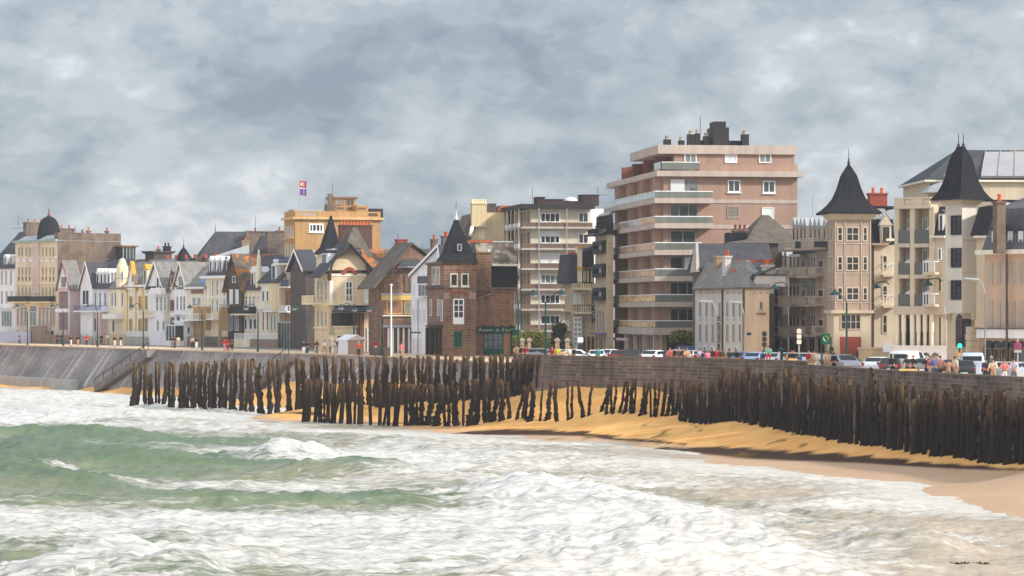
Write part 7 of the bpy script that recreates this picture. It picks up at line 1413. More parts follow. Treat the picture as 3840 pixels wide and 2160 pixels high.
# ------------------------------------------------------------------ people
def skin_mesh(name, verts, edges, radii, root=0, sub=1):
    me = bpy.data.meshes.new(name); me.from_pydata(verts, edges, []); o = bpy.data.objects.new(name, me); col.objects.link(o)
    md = o.modifiers.new('s', 'SKIN'); md.use_smooth_shade = True
    for i, r_ in enumerate(radii): me.skin_vertices[0].data[i].radius = (r_, r_) if not isinstance(r_, tuple) else r_; me.skin_vertices[0].data[i].use_root = (i == root)
    sb = o.modifiers.new('u', 'SUBSURF'); sb.levels = sub; sb.render_levels = sub
    bpy.context.view_layer.update(); m2 = bpy.data.meshes.new_from_object(o.evaluated_get(bpy.context.evaluated_depsgraph_get())); bpy.data.objects.remove(o); bpy.data.meshes.remove(me)
    m2.name = name; m2.shade_smooth(); m2.materials.clear(); m2.materials.append(WH); return m2
def figure(pose):
    arms = {'stand': [((.225, .02, 1.13), (.23, -.05, .89)), ((.225, .02, 1.13), (.23, -.05, .89))], 'walk': [((.22, .09, 1.14), (.22, .03, .92)), ((.22, -.08, 1.14), (.2, -.24, .97))],
            'lean': [((.25, -.12, 1.13), (.12, -.30, 1.06)), ((.25, -.12, 1.13), (.10, -.30, 1.08))], 'raise': [((.27, -.1, 1.25), (.12, -.16, 1.5)), ((.22, .02, 1.13), (.22, -.06, .9))],
            'sit': [((.22, -.05, 1.14), (.14, -.28, 1.0)), ((.22, -.05, 1.14), (.14, -.28, 1.0))]}[pose]
    legs = {'stand': [((.1, -.02, .5), (.1, .03, .08)), ((.1, -.02, .5), (.12, .03, .08))], 'walk': [((.1, -.16, .52), (.09, -.18, .09)), ((.1, .06, .5), (.1, .3, .14))],
            'lean': [((.1, -.04, .5), (.1, .02, .08)), ((.1, .0, .5), (.1, .08, .08))], 'raise': [((.1, -.02, .5), (.12, .03, .08)), ((.1, -.02, .5), (.12, .03, .08))],
            'sit': [((.11, -.42, .95), (.11, -.44, .52)), ((.11, -.42, .95), (.13, -.46, .52))]}[pose]
    ly = -.06 if pose in ('lean', 'sit') else 0
    V = [(0, 0, .95), (0, ly * .4, 1.12), (0, ly, 1.3), (0, ly * 1.2, 1.43), (0, ly * 1.5, 1.49), (0, ly * 1.6 - .01, 1.56), (0, ly * 1.6 - .005, 1.645), (0, ly * 1.6 - .1, 1.565)]
    Rr = [(.155, .115), (.14, .105), (.165, .11), (.1, .08), .052, (.072, .085), (.072, .088), .014]; E = [(0, 1), (1, 2), (2, 3), (3, 4), (4, 5), (5, 6), (5, 7)]
    tv, tr, te = list(V[:4]), [(.17, .13), (.16, .125), (.185, .13), (.11, .09)], [(0, 1), (1, 2), (2, 3)]
    tv[0] = (0, 0, .9)
    lv_, lr_, le = [(0, 0, .97), (0, 0, .9)], [(.16, .12), (.17, .13)], [(0, 1)]
    shoes = MB()
    for i, s in enumerate((-1, 1)):
        (el_, wr), (kn, an) = arms[i], legs[i]
        def S(p): return (p[0] * s, p[1] + (ly if p[2] > 1 else 0), p[2])
        n = len(V); sh = (.175 * s, ly, 1.385); w_ = Vector(S(wr)); e_ = Vector(S(el_)); d_ = (w_ - e_).normalized(); side = Vector((0, 1, 0)) - d_ * d_.y; side.normalize()
        palm = w_ + d_ * .07
        V += [sh, tuple(e_), tuple(w_), tuple(palm)]; Rr += [.065, .044, .03, (.034, .022)]; E += [(2, n), (n, n + 1), (n + 1, n + 2), (n + 2, n + 3)]
        for k in range(4):
            f0 = palm + side * (.024 - .016 * k) + d_ * .015; ln = (.07, .08, .075, .055)[k]; inw = Vector((-s * .25, -.15, 0)); f1 = f0 + (d_ + inw * .3).normalized() * ln * .55; f2 = f1 + (d_ + inw).normalized() * ln * .45
            m = len(V); V += [tuple(f0), tuple(f1), tuple(f2)]; Rr += [.009, .009, .007]; E += [(n + 3, m), (m, m + 1), (m + 1, m + 2)]
        m = len(V); t0 = w_ + d_ * .03 - side * .03; V += [tuple(t0), tuple(t0 - side * .02 + d_ * .035)]; Rr += [.011, .009]; E += [(n + 2, m), (m, m + 1)]
        n = len(V); hp = (.09 * s, 0, .88); V += [hp, S(kn), S(an), (an[0] * s, an[1] - .13, an[2] - .04)]; Rr += [.088, .058, .04, .035]; E += [(0, n), (n, n + 1), (n + 1, n + 2), (n + 2, n + 3)]
        k = len(tv); mid = tuple(Vector(e_).lerp(w_, .75)); tv += [(.19 * s, ly, 1.39), tuple(e_), mid]; tr += [.082, .06, .046]; te += [(2, k), (k, k + 1), (k + 1, k + 2)]
        k = len(lv_); lv_ += [hp, S(kn), (S(an)[0], S(an)[1], S(an)[2] + .02)]; lr_ += [.108, .078, .064]; le += [(1, k), (k, k + 1), (k + 1, k + 2)]
        a = S(an); shoes.tube([(a[0], a[1] + .05, a[2] - .035), (a[0], a[1] - .03, a[2] - .03), (a[0], a[1] - .15, a[2] - .045)], [.045, .055, .035], 8)
    d = {}
    d['body'] = skin_mesh('body_' + pose, V, E, Rr); d['top'] = skin_mesh('top_' + pose, tv, te, tr); d['trousers'] = skin_mesh('trousers_' + pose, lv_, le, lr_)
    ov = shoes.build('x', WH); d['shoes'] = ov.data; bpy.data.objects.remove(ov)
    bm = bmesh.new(); bmesh.ops.create_icosphere(bm, subdivisions=3, radius=1)
    bmesh.ops.delete(bm, geom=[v for v in bm.verts if v.co.y < -.35 and v.co.z < .45 or v.co.z < -.45], context='VERTS')
    for v in bm.verts: v.co = Vector((v.co.x * .088, v.co.y * .108 + .012 + ly * 1.6, v.co.z * .115 + 1.625))
    me = bpy.data.meshes.new('hair_' + pose); bm.to_mesh(me); bm.free(); me.shade_smooth(); me.materials.append(WH); d['hair'] = me
    mb = MB()
    for s in (-1, 1): mb.lathe((s * .03, ly * 1.6 - .092, 1.59), [(.003, -.008), (.009, 0), (.003, .008)], 6); 
    mb.box(-.025, .025, ly * 1.6 - .096, ly * 1.6 - .085, 1.518, 1.526)
    ov = mb.build('x', WH); d['face'] = ov.data; bpy.data.objects.remove(ov)
    return d
FIG = {p: figure(p) for p in ('stand', 'walk', 'lean', 'raise', 'sit')}
CM = {}
def cmat(c, rough=.85):
    if c not in CM: CM[c] = mat('cloth_%d_%d_%d' % c, c, rough=rough, var=.12, scale=4)
    return CM[c]
SKN = mat('skin', (206, 152, 122), var=.05, rough=.6); FACE = mat('face_dark', (70, 40, 36), var=0)
def person(px, d, rot, pose, top, bot, hair, label, h=1.7, z=GZ, group='people along the sea front'):
    if z == GZ and px > 1920: z = 6.1
    x, y = XY(px, d); r = thing('person', label, 'person', (x, y, z), group); r.rotation_euler = (0, 0, R(rot)); s = h / 1.7; r.scale = (s * 1.08, s * 1.08, s)
    for nm, m in (('body', SKN), ('top', cmat(top)), ('trousers', cmat(bot)), ('shoes', cmat((60, 56, 60))), ('hair', cmat(hair)), ('face', FACE)):
        o = bpy.data.objects.new(nm, FIG[pose][nm]); col.objects.link(o); o.parent = r
        o.material_slots[0].link = 'OBJECT'; o.material_slots[0].material = m
    return r
BK = (40, 40, 46); NV = (48, 52, 78); WT = (232, 228, 226); RD = (196, 40, 44); GY = (110, 110, 116); DK = (66, 54, 50); JN = (70, 92, 128); TN = (190, 150, 118); PKc = (224, 130, 156); BR = (96, 66, 50); BH = (70, 48, 36); WHH = (214, 208, 200); BLO = (186, 140, 90); ORr = (232, 92, 44); KH = (150, 126, 100)
fy = lambda y: F * 5 / (y - HY)
PL = [(7, 1284, 20, 'walk', PKc, GY, BH, 'person in pink top walking at the far left edge of the promenade'), (52, 1282, 60, 'stand', WT, TN, BLO, 'person in white top beside the blue-clad walker under the first lamp'), (60, 1283, -40, 'stand', (214, 180, 180), RD, BH, 'person in pale top with red trousers near the left edge'), (73, 1290, 80, 'walk', (70, 90, 150), NV, BH, 'person in blue jacket and dark trousers walking under the leftmost lamp'),
      (215, 1290, 30, 'stand', (130, 50, 54), BK, BH, 'person in dark red coat beside the second lamp'), (231, 1291, -20, 'stand', NV, NV, BH, 'person in navy beside the dark red coat'), (266, 1298, 60, 'walk', BK, WT, BR, 'person in dark top and pale trousers left of the red jacket'), (293, 1298, 200, 'walk', BK, TN, BH, 'person in black top with tan trousers immediately left of the red jacket'),
      (325, 1295, 10, 'stand', RD, DK, BH, 'person in bright red jacket standing alone before the blue balcony house'), (347, 1296, 90, 'stand', NV, NV, BH, 'small child in dark clothes right of the red jacket', 1.3), (364, 1297, 10, 'walk', GY, BK, BH, 'person in grey jacket and black trousers in the middle promenade group'), (380, 1294, 200, 'stand', DK, BK, BH, 'person in dark brown jacket in the middle promenade group'),
      (391, 1293, 120, 'stand', TN, TN, BR, 'person in tan clothes in front of the cream turret house'), (405, 1292, 10, 'stand', WT, TN, BR, 'person in white top in front of the cream turret house'), (430, 1301, 60, 'walk', BK, WT, BH, 'person in black top and white trousers, left one of a matching pair'), (453, 1300, 240, 'walk', BK, WT, BR, 'person in black top and white trousers, right one of a matching pair'),
      (645, 1303, 40, 'stand', BK, GY, BH, 'person in black top with two others before the glazed veranda'), (655, 1304, 140, 'stand', DK, BR, BH, 'person in brown standing in the middle of three before the veranda'), (668, 1303, 200, 'walk', (214, 204, 196), TN, BH, 'person in cream top, rightmost of three before the veranda'),
      (722, 1306, 30, 'stand', WT, BK, BLO, 'person in white shirt and black trousers beside the white garden wall'), (737, 1308, 200, 'walk', BK, WT, BH, 'person in black carrying something white beside the white shirt'), (842, 1317, 40, 'walk', RD, (214, 150, 150), BH, 'person in long red raincoat, left one of two red coats'), (854, 1316, -30, 'stand', (206, 30, 40), RD, BH, 'person in red coat and red trousers, right one of two red coats'), (870, 1316, 180, 'stand', GY, BK, BH, 'person in grey jacket right of the two red coats'),
      (1062, 1300, 10, 'stand', (222, 218, 236), BK, BH, 'person in white top and black skirt at the glass porch steps'), (1139, 1331, 20, 'stand', BK, WT, BLO, 'person in black top and white trousers left of the dark stone house pair'), (1154, 1329, 200, 'walk', DK, JN, BH, 'person in dark top and jeans beside the black and white pair'), (1188, 1326, 50, 'walk', BR, JN, BH, 'person in brown jacket and blue jeans below the villa side'),
      (1217, 1328, -30, 'walk', WT, TN, BLO, 'fair-haired person in white top and shorts in front of the villa'), (1238, 1327, 100, 'stand', (210, 200, 200), BK, BR, 'person in pale top and black shorts in front of the villa garage'), (1252, 1329, 190, 'walk', WT, WT, BLO, 'person all in white in front of the villa garage'), (1259, 1325, -20, 'stand', NV, (190, 190, 210), BH, 'person in navy just behind the one in white'),
      (1316, 1322, 10, 'stand', WT, WT, BR, 'child in white standing by the wooden kiosk', 1.35), (1345, 1336, 190, 'stand', ORr, BK, WHH, 'white-haired person in orange jacket in front of the wooden kiosk'), (1409, 1325, 20, 'stand', (180, 30, 50), WT, BH, 'person in crimson top and white trousers right of the kiosk'), (1443, 1312, 160, 'stand', (180, 36, 44), DK, BH, 'person in crimson top behind the low wall by the white pole'), (1506, 1340, 40, 'walk', (230, 120, 130), TN, BH, 'person in pink top walking right of the white pole')]
for s in PL:
    px, y, rot, pose, a, b_, c_, lab = s[:8]; person(px, fy(y), rot, pose, a, b_, c_, lab, s[8] if len(s) > 8 else 1.68)
d_ = F * (11 - .9) / (1438 - 1175); x_, y_ = XY(416, d_); person(416, d_, 60, 'walk', BK, TN, BH, 'lone person in dark top walking on the beach below the sloping wall', 1.65, z=tz1(x_, y_))
PR = [(1938, 'lean', TN, DK, BH, 'person in tan clothes leaning left of the black-clad one by the gate pillars'), (1957, 'stand', BK, BK, BH, 'person in black beside the brasserie corner'), (1973, 'lean', (150, 40, 52), BK, BR, 'person in dark red beside the brasserie, right of the one in black'), (2071, 'stand', RD, BK, BR, 'person in vivid red top behind the parapet left of the yellow top'), (2091, 'stand', (196, 190, 60), GY, BLO, 'person in yellow-green top and cap behind the parapet'), (2111, 'lean', (200, 160, 126), TN, BR, 'person bending low in tan right of the yellow-green top', 1.5),
      (2136, 'stand', WT, GY, WHH, 'white-haired person in white shirt left of the white notice board'), (2152, 'stand', (60, 70, 66), BK, BH, 'person in dark green beside the white notice board'), (2242, 'stand', (40, 170, 176), BK, BR, 'person in turquoise top in front of the white hatchback'), (2513, 'lean', (226, 120, 110), RD, BLO, 'fair-haired person in pink and red at the left of the big wall group'), (2533, 'stand', BK, BK, BR, 'person in black in the big wall group below the pink block corner'), (2547, 'lean', (120, 84, 80), BR, WHH, 'person in white cap and brown coat in the big wall group'),
      (2562, 'stand', (92, 62, 50), BR, BR, 'brown-haired person in brown in the big wall group'), (2576, 'lean', (216, 176, 140), TN, BLO, 'person in light tan coat at the right of the big wall group'), (2611, 'lean', (190, 30, 44), RD, BH, 'child in red peering over the wall', 1.38), (2626, 'stand', (214, 196, 226), GY, BH, 'person in lilac top beside the child in red'), (2640, 'lean', (56, 50, 84), NV, BR, 'child in dark violet between lilac and pink tops', 1.5), (2653, 'stand', (236, 136, 164), GY, BLO, 'person in bright pink top at the wall', 1.6),
      (2676, 'stand', (92, 42, 56), BK, WHH, 'bald person in maroon top at the wall'), (2692, 'lean', (204, 30, 42), BK, BR, 'person in scarlet top right of the maroon one'), (2705, 'stand', (104, 64, 50), BR, (150, 84, 50), 'person in brown coat with auburn hair right of the scarlet top'), (2737, 'lean', (52, 72, 60), BK, BH, 'person in dark green coat standing apart at the wall'), (2761, 'raise', (34, 44, 48), BK, BR, 'person in black raising a hand to the face as if photographing'), (2860, 'stand', (70, 76, 130), NV, BR, 'person in blue jacket left of the one sitting on the wall'),
      (2954, 'lean', (214, 150, 120), TN, BH, 'person in tan top left of a black-clad couple', 1.5), (2968, 'stand', (46, 46, 58), BK, (150, 84, 50), 'left one of a close couple in black near the green column'), (2979, 'lean', (36, 36, 44), BK, BR, 'right one of a close couple in black near the green column'), (2999, 'lean', (64, 92, 140), JN, BLO, 'person in blue leaning low over the wall', 1.5), (3034, 'stand', (190, 40, 50), BK, BH, 'person in red top left of the tan board'), (3053, 'stand', (206, 170, 140), TN, BH, 'person in beige beside the tan board'), (3066, 'walk', (236, 228, 226), WT, BH, 'person in white sleeveless top right of the tan board'),
      (3096, 'raise', (236, 214, 200), TN, (150, 84, 50), 'person in cream top, left of the one seen from behind in black'), (3105, 'stand', (222, 180, 156), TN, BR, 'person in peach top close behind the cream one'), (3128, 'stand', (38, 36, 40), BK, BR, 'person in black seen from behind below the green sign'), (3348, 'stand', (36, 42, 52), BK, WHH, 'white-haired person in black shirt beside the dark parked car'), (3404, 'lean', (78, 76, 72), DK, BR, 'person in dark grey top leaning in front of the white estate car'), (3426, 'lean', (54, 58, 54), BK, (200, 100, 50), 'auburn-haired person in dark green at the wall'),
      (3476, 'lean', (54, 46, 66), NV, WHH, 'white-haired person in navy with red scarf at the wall'), (3491, 'stand', (206, 120, 96), TN, BR, 'person in salmon top beside the blue open shirt'), (3504, 'stand', (100, 116, 190), JN, BLO, 'fair-haired person in blue shirt over white'), (3524, 'lean', (160, 110, 104), BR, BH, 'person in dusty rose top seen over the black car'), (3556, 'lean', (206, 150, 116), TN, BH, 'person in tan top seen from behind', 1.55), (3582, 'stand', (232, 212, 190), TN, BH, 'person in cream shirt seen from behind beside the black car'), (3697, 'lean', (64, 52, 66), BK, BH, 'person in dark jacket over white shirt by the pale van'),
      (3724, 'lean', (222, 194, 168), TN, BR, 'person in beige coat at the wall right of the pale van'), (3766, 'lean', (220, 130, 130), WT, (150, 84, 50), 'person in pink scarf and top near the right edge'), (3803, 'lean', (198, 190, 206), GY, BR, 'person in lilac-grey shirt, rightmost at the wall')]
random.seed(11)
for s in PR:
    px, pose, a, b_, c_, lab = s[:6]; person(px, walld(px) + random.uniform(.95, 1.6), -20 + random.uniform(-40, 40) + (180 if 'from behind' in lab else 0), pose, a, b_, c_, lab, s[6] if len(s) > 6 else random.uniform(1.7, 1.8))
person(2883, walld(2883) + .3, -10, 'sit', (130, 190, 176), (214, 36, 34), BR, 'person in pale green top and red trousers sitting up on the parapet', 1.7, z=6.5)
person(3718, walld(3718) + 5, 20, 'stand', (60, 70, 74), BK, (214, 220, 232), 'person wearing a white helmet behind the wall near the pale van', 1.85)
# boards on the wall
for (x0, x1, lab) in ((2958, 2990, 'flat tan board lying on the parapet in front of the couple in black'), (3030, 3058, 'tan board propped on the parapet by the people in beige'), (3372, 3440, 'long sunlit tan board on the parapet in front of the dark grey top')):
    d = walld((x0 + x1) / 2) - .05; xa, _ = XY(x0, d); xb, _ = XY(x1, d); mb = MB(); z0_ = 7.035 if x0 < 3030 else 6.725; mb.hexa([(xa, d - .1, z0_), (xb, d - .1, z0_), (xb, d + .3, z0_), (xa, d + .3, z0_), (xa, d - .05, z0_ + .12), (xb, d - .05, z0_ + .12), (xb, d + .3, z0_ + .14), (xa, d + .3, z0_ + .14)]); tag(mb.build('board', mat('cardboard', (222, 176, 112), var=.1)), lab, 'board')
# ------------------------------------------------------------------ cars
CG = glassmat('car_glass', (26, 30, 34), rough=.12, spec=.5); TY = mat('tyre_rubber', (36, 36, 38), var=.1); RIM = mat('alloy_rim', (170, 172, 176), rough=.35, metal=.6, var=.05)
TL = mat('red_tail_light', (170, 20, 24), rough=.2, var=.05); HL = mat('head_light', (226, 228, 230), rough=.15, var=.05)
def cmesh(mb, m, smooth=True):
    o = mb.build('x', m, smooth=smooth); d = o.data; bpy.data.objects.remove(o); return d
def carproto(kind):
    P_ = {}
    # stations: y, z_low, z_belt, z_roof(None = bonnet), halfwidth
    if kind == 'hatch': st = [(-2.0, .42, .62, .64, .70), (-1.92, .25, .78, .80, .80), (-1.2, .22, .92, .96, .85), (-.75, .22, .95, 1.02, .86), (-.15, .22, .96, 1.42, .86), (.6, .22, .97, 1.46, .86), (1.3, .22, .98, 1.40, .85), (1.75, .25, .96, 1.05, .82), (1.92, .3, .85, .88, .78), (1.97, .42, .7, .72, .70)]; ws = (-.75, -.15); rw = (1.3, 1.75)
    elif kind == 'estate': st = [(-2.2, .42, .62, .64, .72), (-2.1, .25, .80, .82, .82), (-1.3, .22, .94, .98, .87), (-.9, .22, .97, 1.03, .88), (-.2, .22, .98, 1.46, .88), (.8, .22, .99, 1.50, .88), (1.8, .22, 1.0, 1.46, .87), (2.15, .25, .98, 1.10, .84), (2.25, .35, .85, .88, .76)]; ws = (-.9, -.2); rw = (1.8, 2.15)
    else: st = [(-2.3, .42, .75, .78, .80), (-2.2, .25, .98, 1.02, .90), (-1.6, .22, 1.15, 1.22, .94), (-1.3, .22, 1.18, 1.35, .95), (-.6, .22, 1.2, 1.92, .95), (.6, .22, 1.22, 2.0, .95), (2.0, .22, 1.22, 1.98, .95), (2.3, .25, 1.2, 1.9, .93), (2.36, .4, 1.1, 1.3, .88)]; ws = (-1.3, -.6); rw = (2.3, 2.36)
    mb = MB(); vs = []; n = 10
    for (y, zl, zb, zr, w) in st:
        cab = max(0, min(1, (zr - zb) / .45)); wr = w * (1 - .2 * cab); 
        vs += [(-w * .9, y, zl), (-w, y, zl + .18), (-w, y, zb - .06), (-w * .97, y, zb), (-wr, y, zr - .05 * cab), (-wr * .85, y, zr), (wr * .85, y, zr), (wr, y, zr - .05 * cab), (w * .97, y, zb), (w, y, zb - .06), (w, y, zl + .18), (w * .9, y, zl)]
    n = 12; fs = []
    for i in range(len(st) - 1):
        for k in range(n): fs.append((i * n + k, i * n + (k + 1) % n, (i + 1) * n + (k + 1) % n, (i + 1) * n + k))
    fs += [tuple(range(n)), tuple(range((len(st) - 1) * n, len(st) * n))]; mb.add(vs, fs); P_['body'] = cmesh(mb, WH)
    def at(y):
        for a, c in zip(st[:-1], st[1:]):
            if a[0] <= y <= c[0]: t = (y - a[0]) / (c[0] - a[0]); return [a[i] + (c[i] - a[i]) * t for i in range(5)]
    def pane(y0, y1, f0, f1, off):
        a, c = at(y0), at(y1); o = []
        for q, f in ((a, f0), (c, f1)):
            z = q[3] + .015; o.append((q[4] * .74 * (1 if q[3] - q[2] > .2 else 1.05), q[0] + off, z))
        mb = MB(); (w0, ya, za), (w1, yb, zb_) = o; mb.hexa([(-w0, ya, za - .02), (w0, ya, za - .02), (w1, yb, zb_ - .02), (-w1, yb, zb_ - .02), (-w0, ya, za + .012), (w0, ya, za + .012), (w1, yb, zb_ + .012), (-w1, yb, zb_ + .012)]); return cmesh(mb, CG, False)
    P_['windscreen'] = pane(ws[0] + .04, ws[1] - .05, 0, 0, -.0)
    if kind != 'van': P_['rear_window'] = pane(rw[0] + .05, rw[1] - .05, 0, 0, .0)
    else: mb = MB(); mb.box(-.7, .7, 2.31, 2.35, 1.3, 1.75); P_['rear_window'] = cmesh(mb, CG, False)
    for s, nm in ((-1, 'side_window'), (1, 'side_window_')):
        mb = MB(); q0, q1 = at(ws[1] - .25), at(ws[1] + .15); q2 = at(rw[0] - (.1 if kind != 'van' else 2.2)); q3 = at(rw[0] + (.15 if kind != 'van' else -2.2)); x = lambda q, f: s * (q[4] * .97 + (q[4] * .8 - q[4] * .97) * f + .012)
        pts = [(x(q0, .1), q0[0], q0[2] + .03), (x(q3, .1), q3[0], q3[2] + .03), (x(q2, .85), q2[0], q2[3] - .08), (x(q1, .85), q1[0], q1[3] - .08)]; mb.prism(pts, [(p[0] - s * .05, p[1], p[2]) for p in pts]); P_[nm] = cmesh(mb, CG, False)
    L0 = st[0][0]; L1 = st[-1][0]; hw = st[1][4]
    for s, a in ((-1, ''), (1, '_')):
        mb = MB(); mb.box(s * hw * .82 - .14, s * hw * .82 + .12, L0 + .0, L0 + .12, .62, .76); P_['headlight' + a] = cmesh(mb, HL, False)
        mb = MB(); mb.box(s * hw * .86 - .1, s * hw * .86 + .1, L1 - .18, L1 - .01, .72, .98); P_['tail_light' + a] = cmesh(mb, TL, False)
        mb = MB(); mb.box(s * (st[3][4] + .09) - .1, s * (st[3][4] + .09) + .1, ws[0] + .15, ws[0] + .28, .98 if kind != 'van' else 1.25, 1.1 if kind != 'van' else 1.45); P_['mirror' + a] = cmesh(mb, BLK, False)
        for e, yy in enumerate((L0 + .75, L1 - .75)):
            mb = MB(); vs = []; 
            for xo in (s * (hw - .16), s * (hw + .04)):
                for k in range(16): t = 2 * math.pi * k / 16; vs.append((xo, yy + .31 * math.cos(t), .31 + .31 * math.sin(t)))
            mb.add(vs, [tuple(range(16)), tuple(range(16, 32))] + [(k, (k + 1) % 16, 16 + (k + 1) % 16, 16 + k) for k in range(16)]); P_['wheel' + a + str(e)] = cmesh(mb, TY, False)
            mb = MB(); vs = []
            for xo, rr in ((s * (hw + .03), .19), (s * (hw + .055), .17)):
                for k in range(12): t = 2 * math.pi * k / 12; vs.append((xo, yy + rr * math.cos(t), .31 + rr * math.sin(t)))
            mb.add(vs, [tuple(range(12)), tuple(range(12, 24))] + [(k, (k + 1) % 12, 12 + (k + 1) % 12, 12 + k) for k in range(12)]); P_['rim' + a + str(e)] = cmesh(mb, RIM, False)
    mb = MB(); mb.box(-.26, .26, L1 - .02, L1 + .015, .52, .63); P_['number_plate'] = cmesh(mb, WH, False)
    return P_
CARS = {k: carproto(k) for k in ('hatch', 'estate', 'van')}
def car(px, off, rot, kind, c, label, d=None):
    d = d or walld(px) + off; x, y = XY(px, d); r = thing('parked_car' if kind != 'van' else 'parked_van', label, 'car' if kind != 'van' else 'van', (x, y, 6.1), 'vehicles parked along the sea front'); r.rotation_euler = (0, 0, R(rot))
    m = mat('car_paint_%d_%d_%d' % c, c, rough=.3, var=.03, spec=.6); wh = {}
    for nm, me in CARS[kind].items():
        if nm.startswith('rim'): continue
        base = nm.rstrip('_0123456789') if nm not in ('side_window',) else nm
        o = bpy.data.objects.new(base, me); col.objects.link(o); o.parent = r
        if nm == 'body': o.material_slots[0].link = 'OBJECT'; o.material_slots[0].material = m
        if nm.startswith('wheel'): q = bpy.data.objects.new('rim', CARS[kind]['rim' + nm[5:]]); col.objects.link(q); q.parent = o
    return r
CWH = (226, 228, 232); CSI = (170, 174, 182); CBK = (46, 48, 54); CDB = (64, 74, 100); CGR = (120, 124, 130)
# rot 0: front towards viewer (-Y); 180: rear towards viewer
for s in [(2000, 7, 95, 'hatch', CSI, 'silver car parked side-on just right of the brasserie'), (2048, 8, 80, 'estate', CGR, 'grey estate car parked side-on by the gate pillars'), (2120, 8, 100, 'hatch', CSI, 'silver-grey car half hidden behind the bending person in tan'), (2175, 7, 90, 'hatch', CWH, 'white car right of the white notice board, side-on'),
          (2236, 5, 180, 'hatch', CWH, 'white hatchback seen from behind, in front of the bay-window building'), (2320, 7, 178, 'hatch', (104, 34, 42), 'dark maroon hatchback seen from behind with red tail lights'), (2376, 8, 172, 'estate', (40, 42, 48), 'black estate car right of the maroon hatchback'), (2294, 12, 150, 'hatch', CWH, 'white car half hidden left of the maroon hatchback'),
          (2462, 9, 150, 'hatch', CWH, 'white car, leftmost of the row below the pink block'), (2500, 11, 160, 'hatch', CBK, 'black-windowed car behind the big wall group, left'), (2540, 13, 155, 'hatch', CWH, 'white car behind the big wall group, right'), (2594, 9, 160, 'estate', CSI, 'silver estate car just right of the big wall group'), (2660, 12, 150, 'hatch', CBK, 'dark car behind the pink and lilac tops'),
          (2790, 9, 150, 'hatch', (88, 104, 140), 'blue car in front of the long pale house corner'), (2822, 11, 145, 'hatch', CSI, 'silver car between the blue and the light blue cars'), (2848, 9, 150, 'hatch', (150, 176, 210), 'light blue car left of the person sitting on the wall'), (2918, 9, 150, 'hatch', CWH, 'white car right of the person sitting on the wall'), (2965, 11, 155, 'hatch', (200, 210, 214), 'pale car behind the couple in black'),
          (3040, 10, 150, 'estate', CWH, 'white estate car with dark windows behind the tan board'), (3108, 12, 150, 'estate', (60, 66, 70), 'dark green-grey estate car behind the cream top'), (3170, 8, 12, 'estate', (176, 176, 190), 'silver people carrier facing the camera beside the lamp post'), (3302, 9, 150, 'hatch', CWH, 'white car left of the dark car with a red light'), (3338, 6, 172, 'hatch', (58, 40, 46), 'dark car with red tail light left of the white-haired person'),
          (3412, 11, 150, 'van', CWH, 'white van behind the dark grey top'), (3480, 12, 160, 'hatch', CGR, 'grey car behind the red scarf'), (3535, 7, 176, 'hatch', CBK, 'black hatchback behind the dusty rose top'), (3606, 6, 176, 'estate', (40, 40, 46), 'black estate car seen from behind with glowing red light'), (3648, 12, 170, 'van', (196, 206, 226), 'pale blue-white van with a roof rack'), (3756, 9, 150, 'hatch', CWH, 'white car near the right edge'), (3806, 9, 150, 'estate', CSI, 'silver estate car at the right edge')]:
    car(*s)
# ------------------------------------------------------------------ lamps
def lamp(px, d, ytop, arms, label, group='curved teal street lamps', base=GZ, ang=False):
    x, y = XY(px, d); zt = zp(ytop, d); r = thing('street_lamp', label, 'street lamp', (x, y, base), group)
    mb = MB(); mb.tube([(x, y, base), (x, y, base + 1), (x, y, zt - 1.2)], [.16, .1, .08], 8); mb.build('pole', TEAL, r)
    for (lx, ly_) in arms:
        xa, _ = XY(lx, d); za = zp(ly_, d); pts = []
        if ang: pts = [(x, y, zt - 1.2), (x + (xa - x) * .15, y, zt - .9), (xa, y, za + .5), (xa, y, za + .2)]
        else:
            for k in range(9): t = k / 8; a = t * math.pi * .5; pts.append((x + (xa - x) * (1 - math.cos(a)) if True else 0, y, (zt - 1.2) + 1.2 * math.sin(a)) ) if False else pts.append((x + (xa - x) * (t ** 1.4), y, zt - 1.2 + 1.2 * math.sin(min(1, t * 1.5) * math.pi / 2) - (.0 if t < .7 else (t - .7) * 1.2)))
            pts.append((xa, y, za + .25))
        mb = MB(); mb.tube(pts, .05, 6); am = mb.build('arm', TEAL, r)
        mb = MB(); mb.lathe((xa, y, za), [(.42, -.02), (.4, .06), (.2, .22), (.1, .3), (.06, .45)], 12); hd = mb.build('lamp_shade', TEAL, am); mb = MB(); mb.lathe((xa, y, za), [(.1, -.3), (.3, -.18), (.36, -.04), (.3, -.02)], 12); mb.build('globe', LG, hd)
dl = lambda x: walld(x) + 11
for (x, y, l, ly_, w) in ((103, 1142, 66, 1149, 'white house at the left edge'), (237, 1142, 197, 1149, 'domed hotel'), (366, 1142, 330, 1150, 'blue balcony house'), (538, 1138, 495, 1152, 'yellow steep-gabled house'), (758, 1142, 712, 1153, 'skylight house'), (967, 1140, 922, 1155, 'dark half-timbered house')):
    lamp(x, dl(x), y, [(l, ly_)], 'curved teal street lamp in front of the ' + w)
lamp(1146, dl(1146) - 3, 1140, [(1104, 1155)], 'curved teal street lamp in front of the white balconies of the ochre hotel')
lamp(1327, 352, 1137, [(1278, 1153), (1330, 1160)], 'teal lamp post with two hanging lamps in front of the villa balustrade')
lamp(1433, 338, 1145, [(1384, 1161)], 'curved teal street lamp right of the villa, beside the white pole')
lamp(1944, 286, 1087, [(2002, 1105)], 'teal lamp with an angled arm at the brasserie corner', ang=True); lamp(2046, 283, 1086, [(2108, 1103)], 'teal lamp with an angled arm between gate pillars and hotel', ang=True)
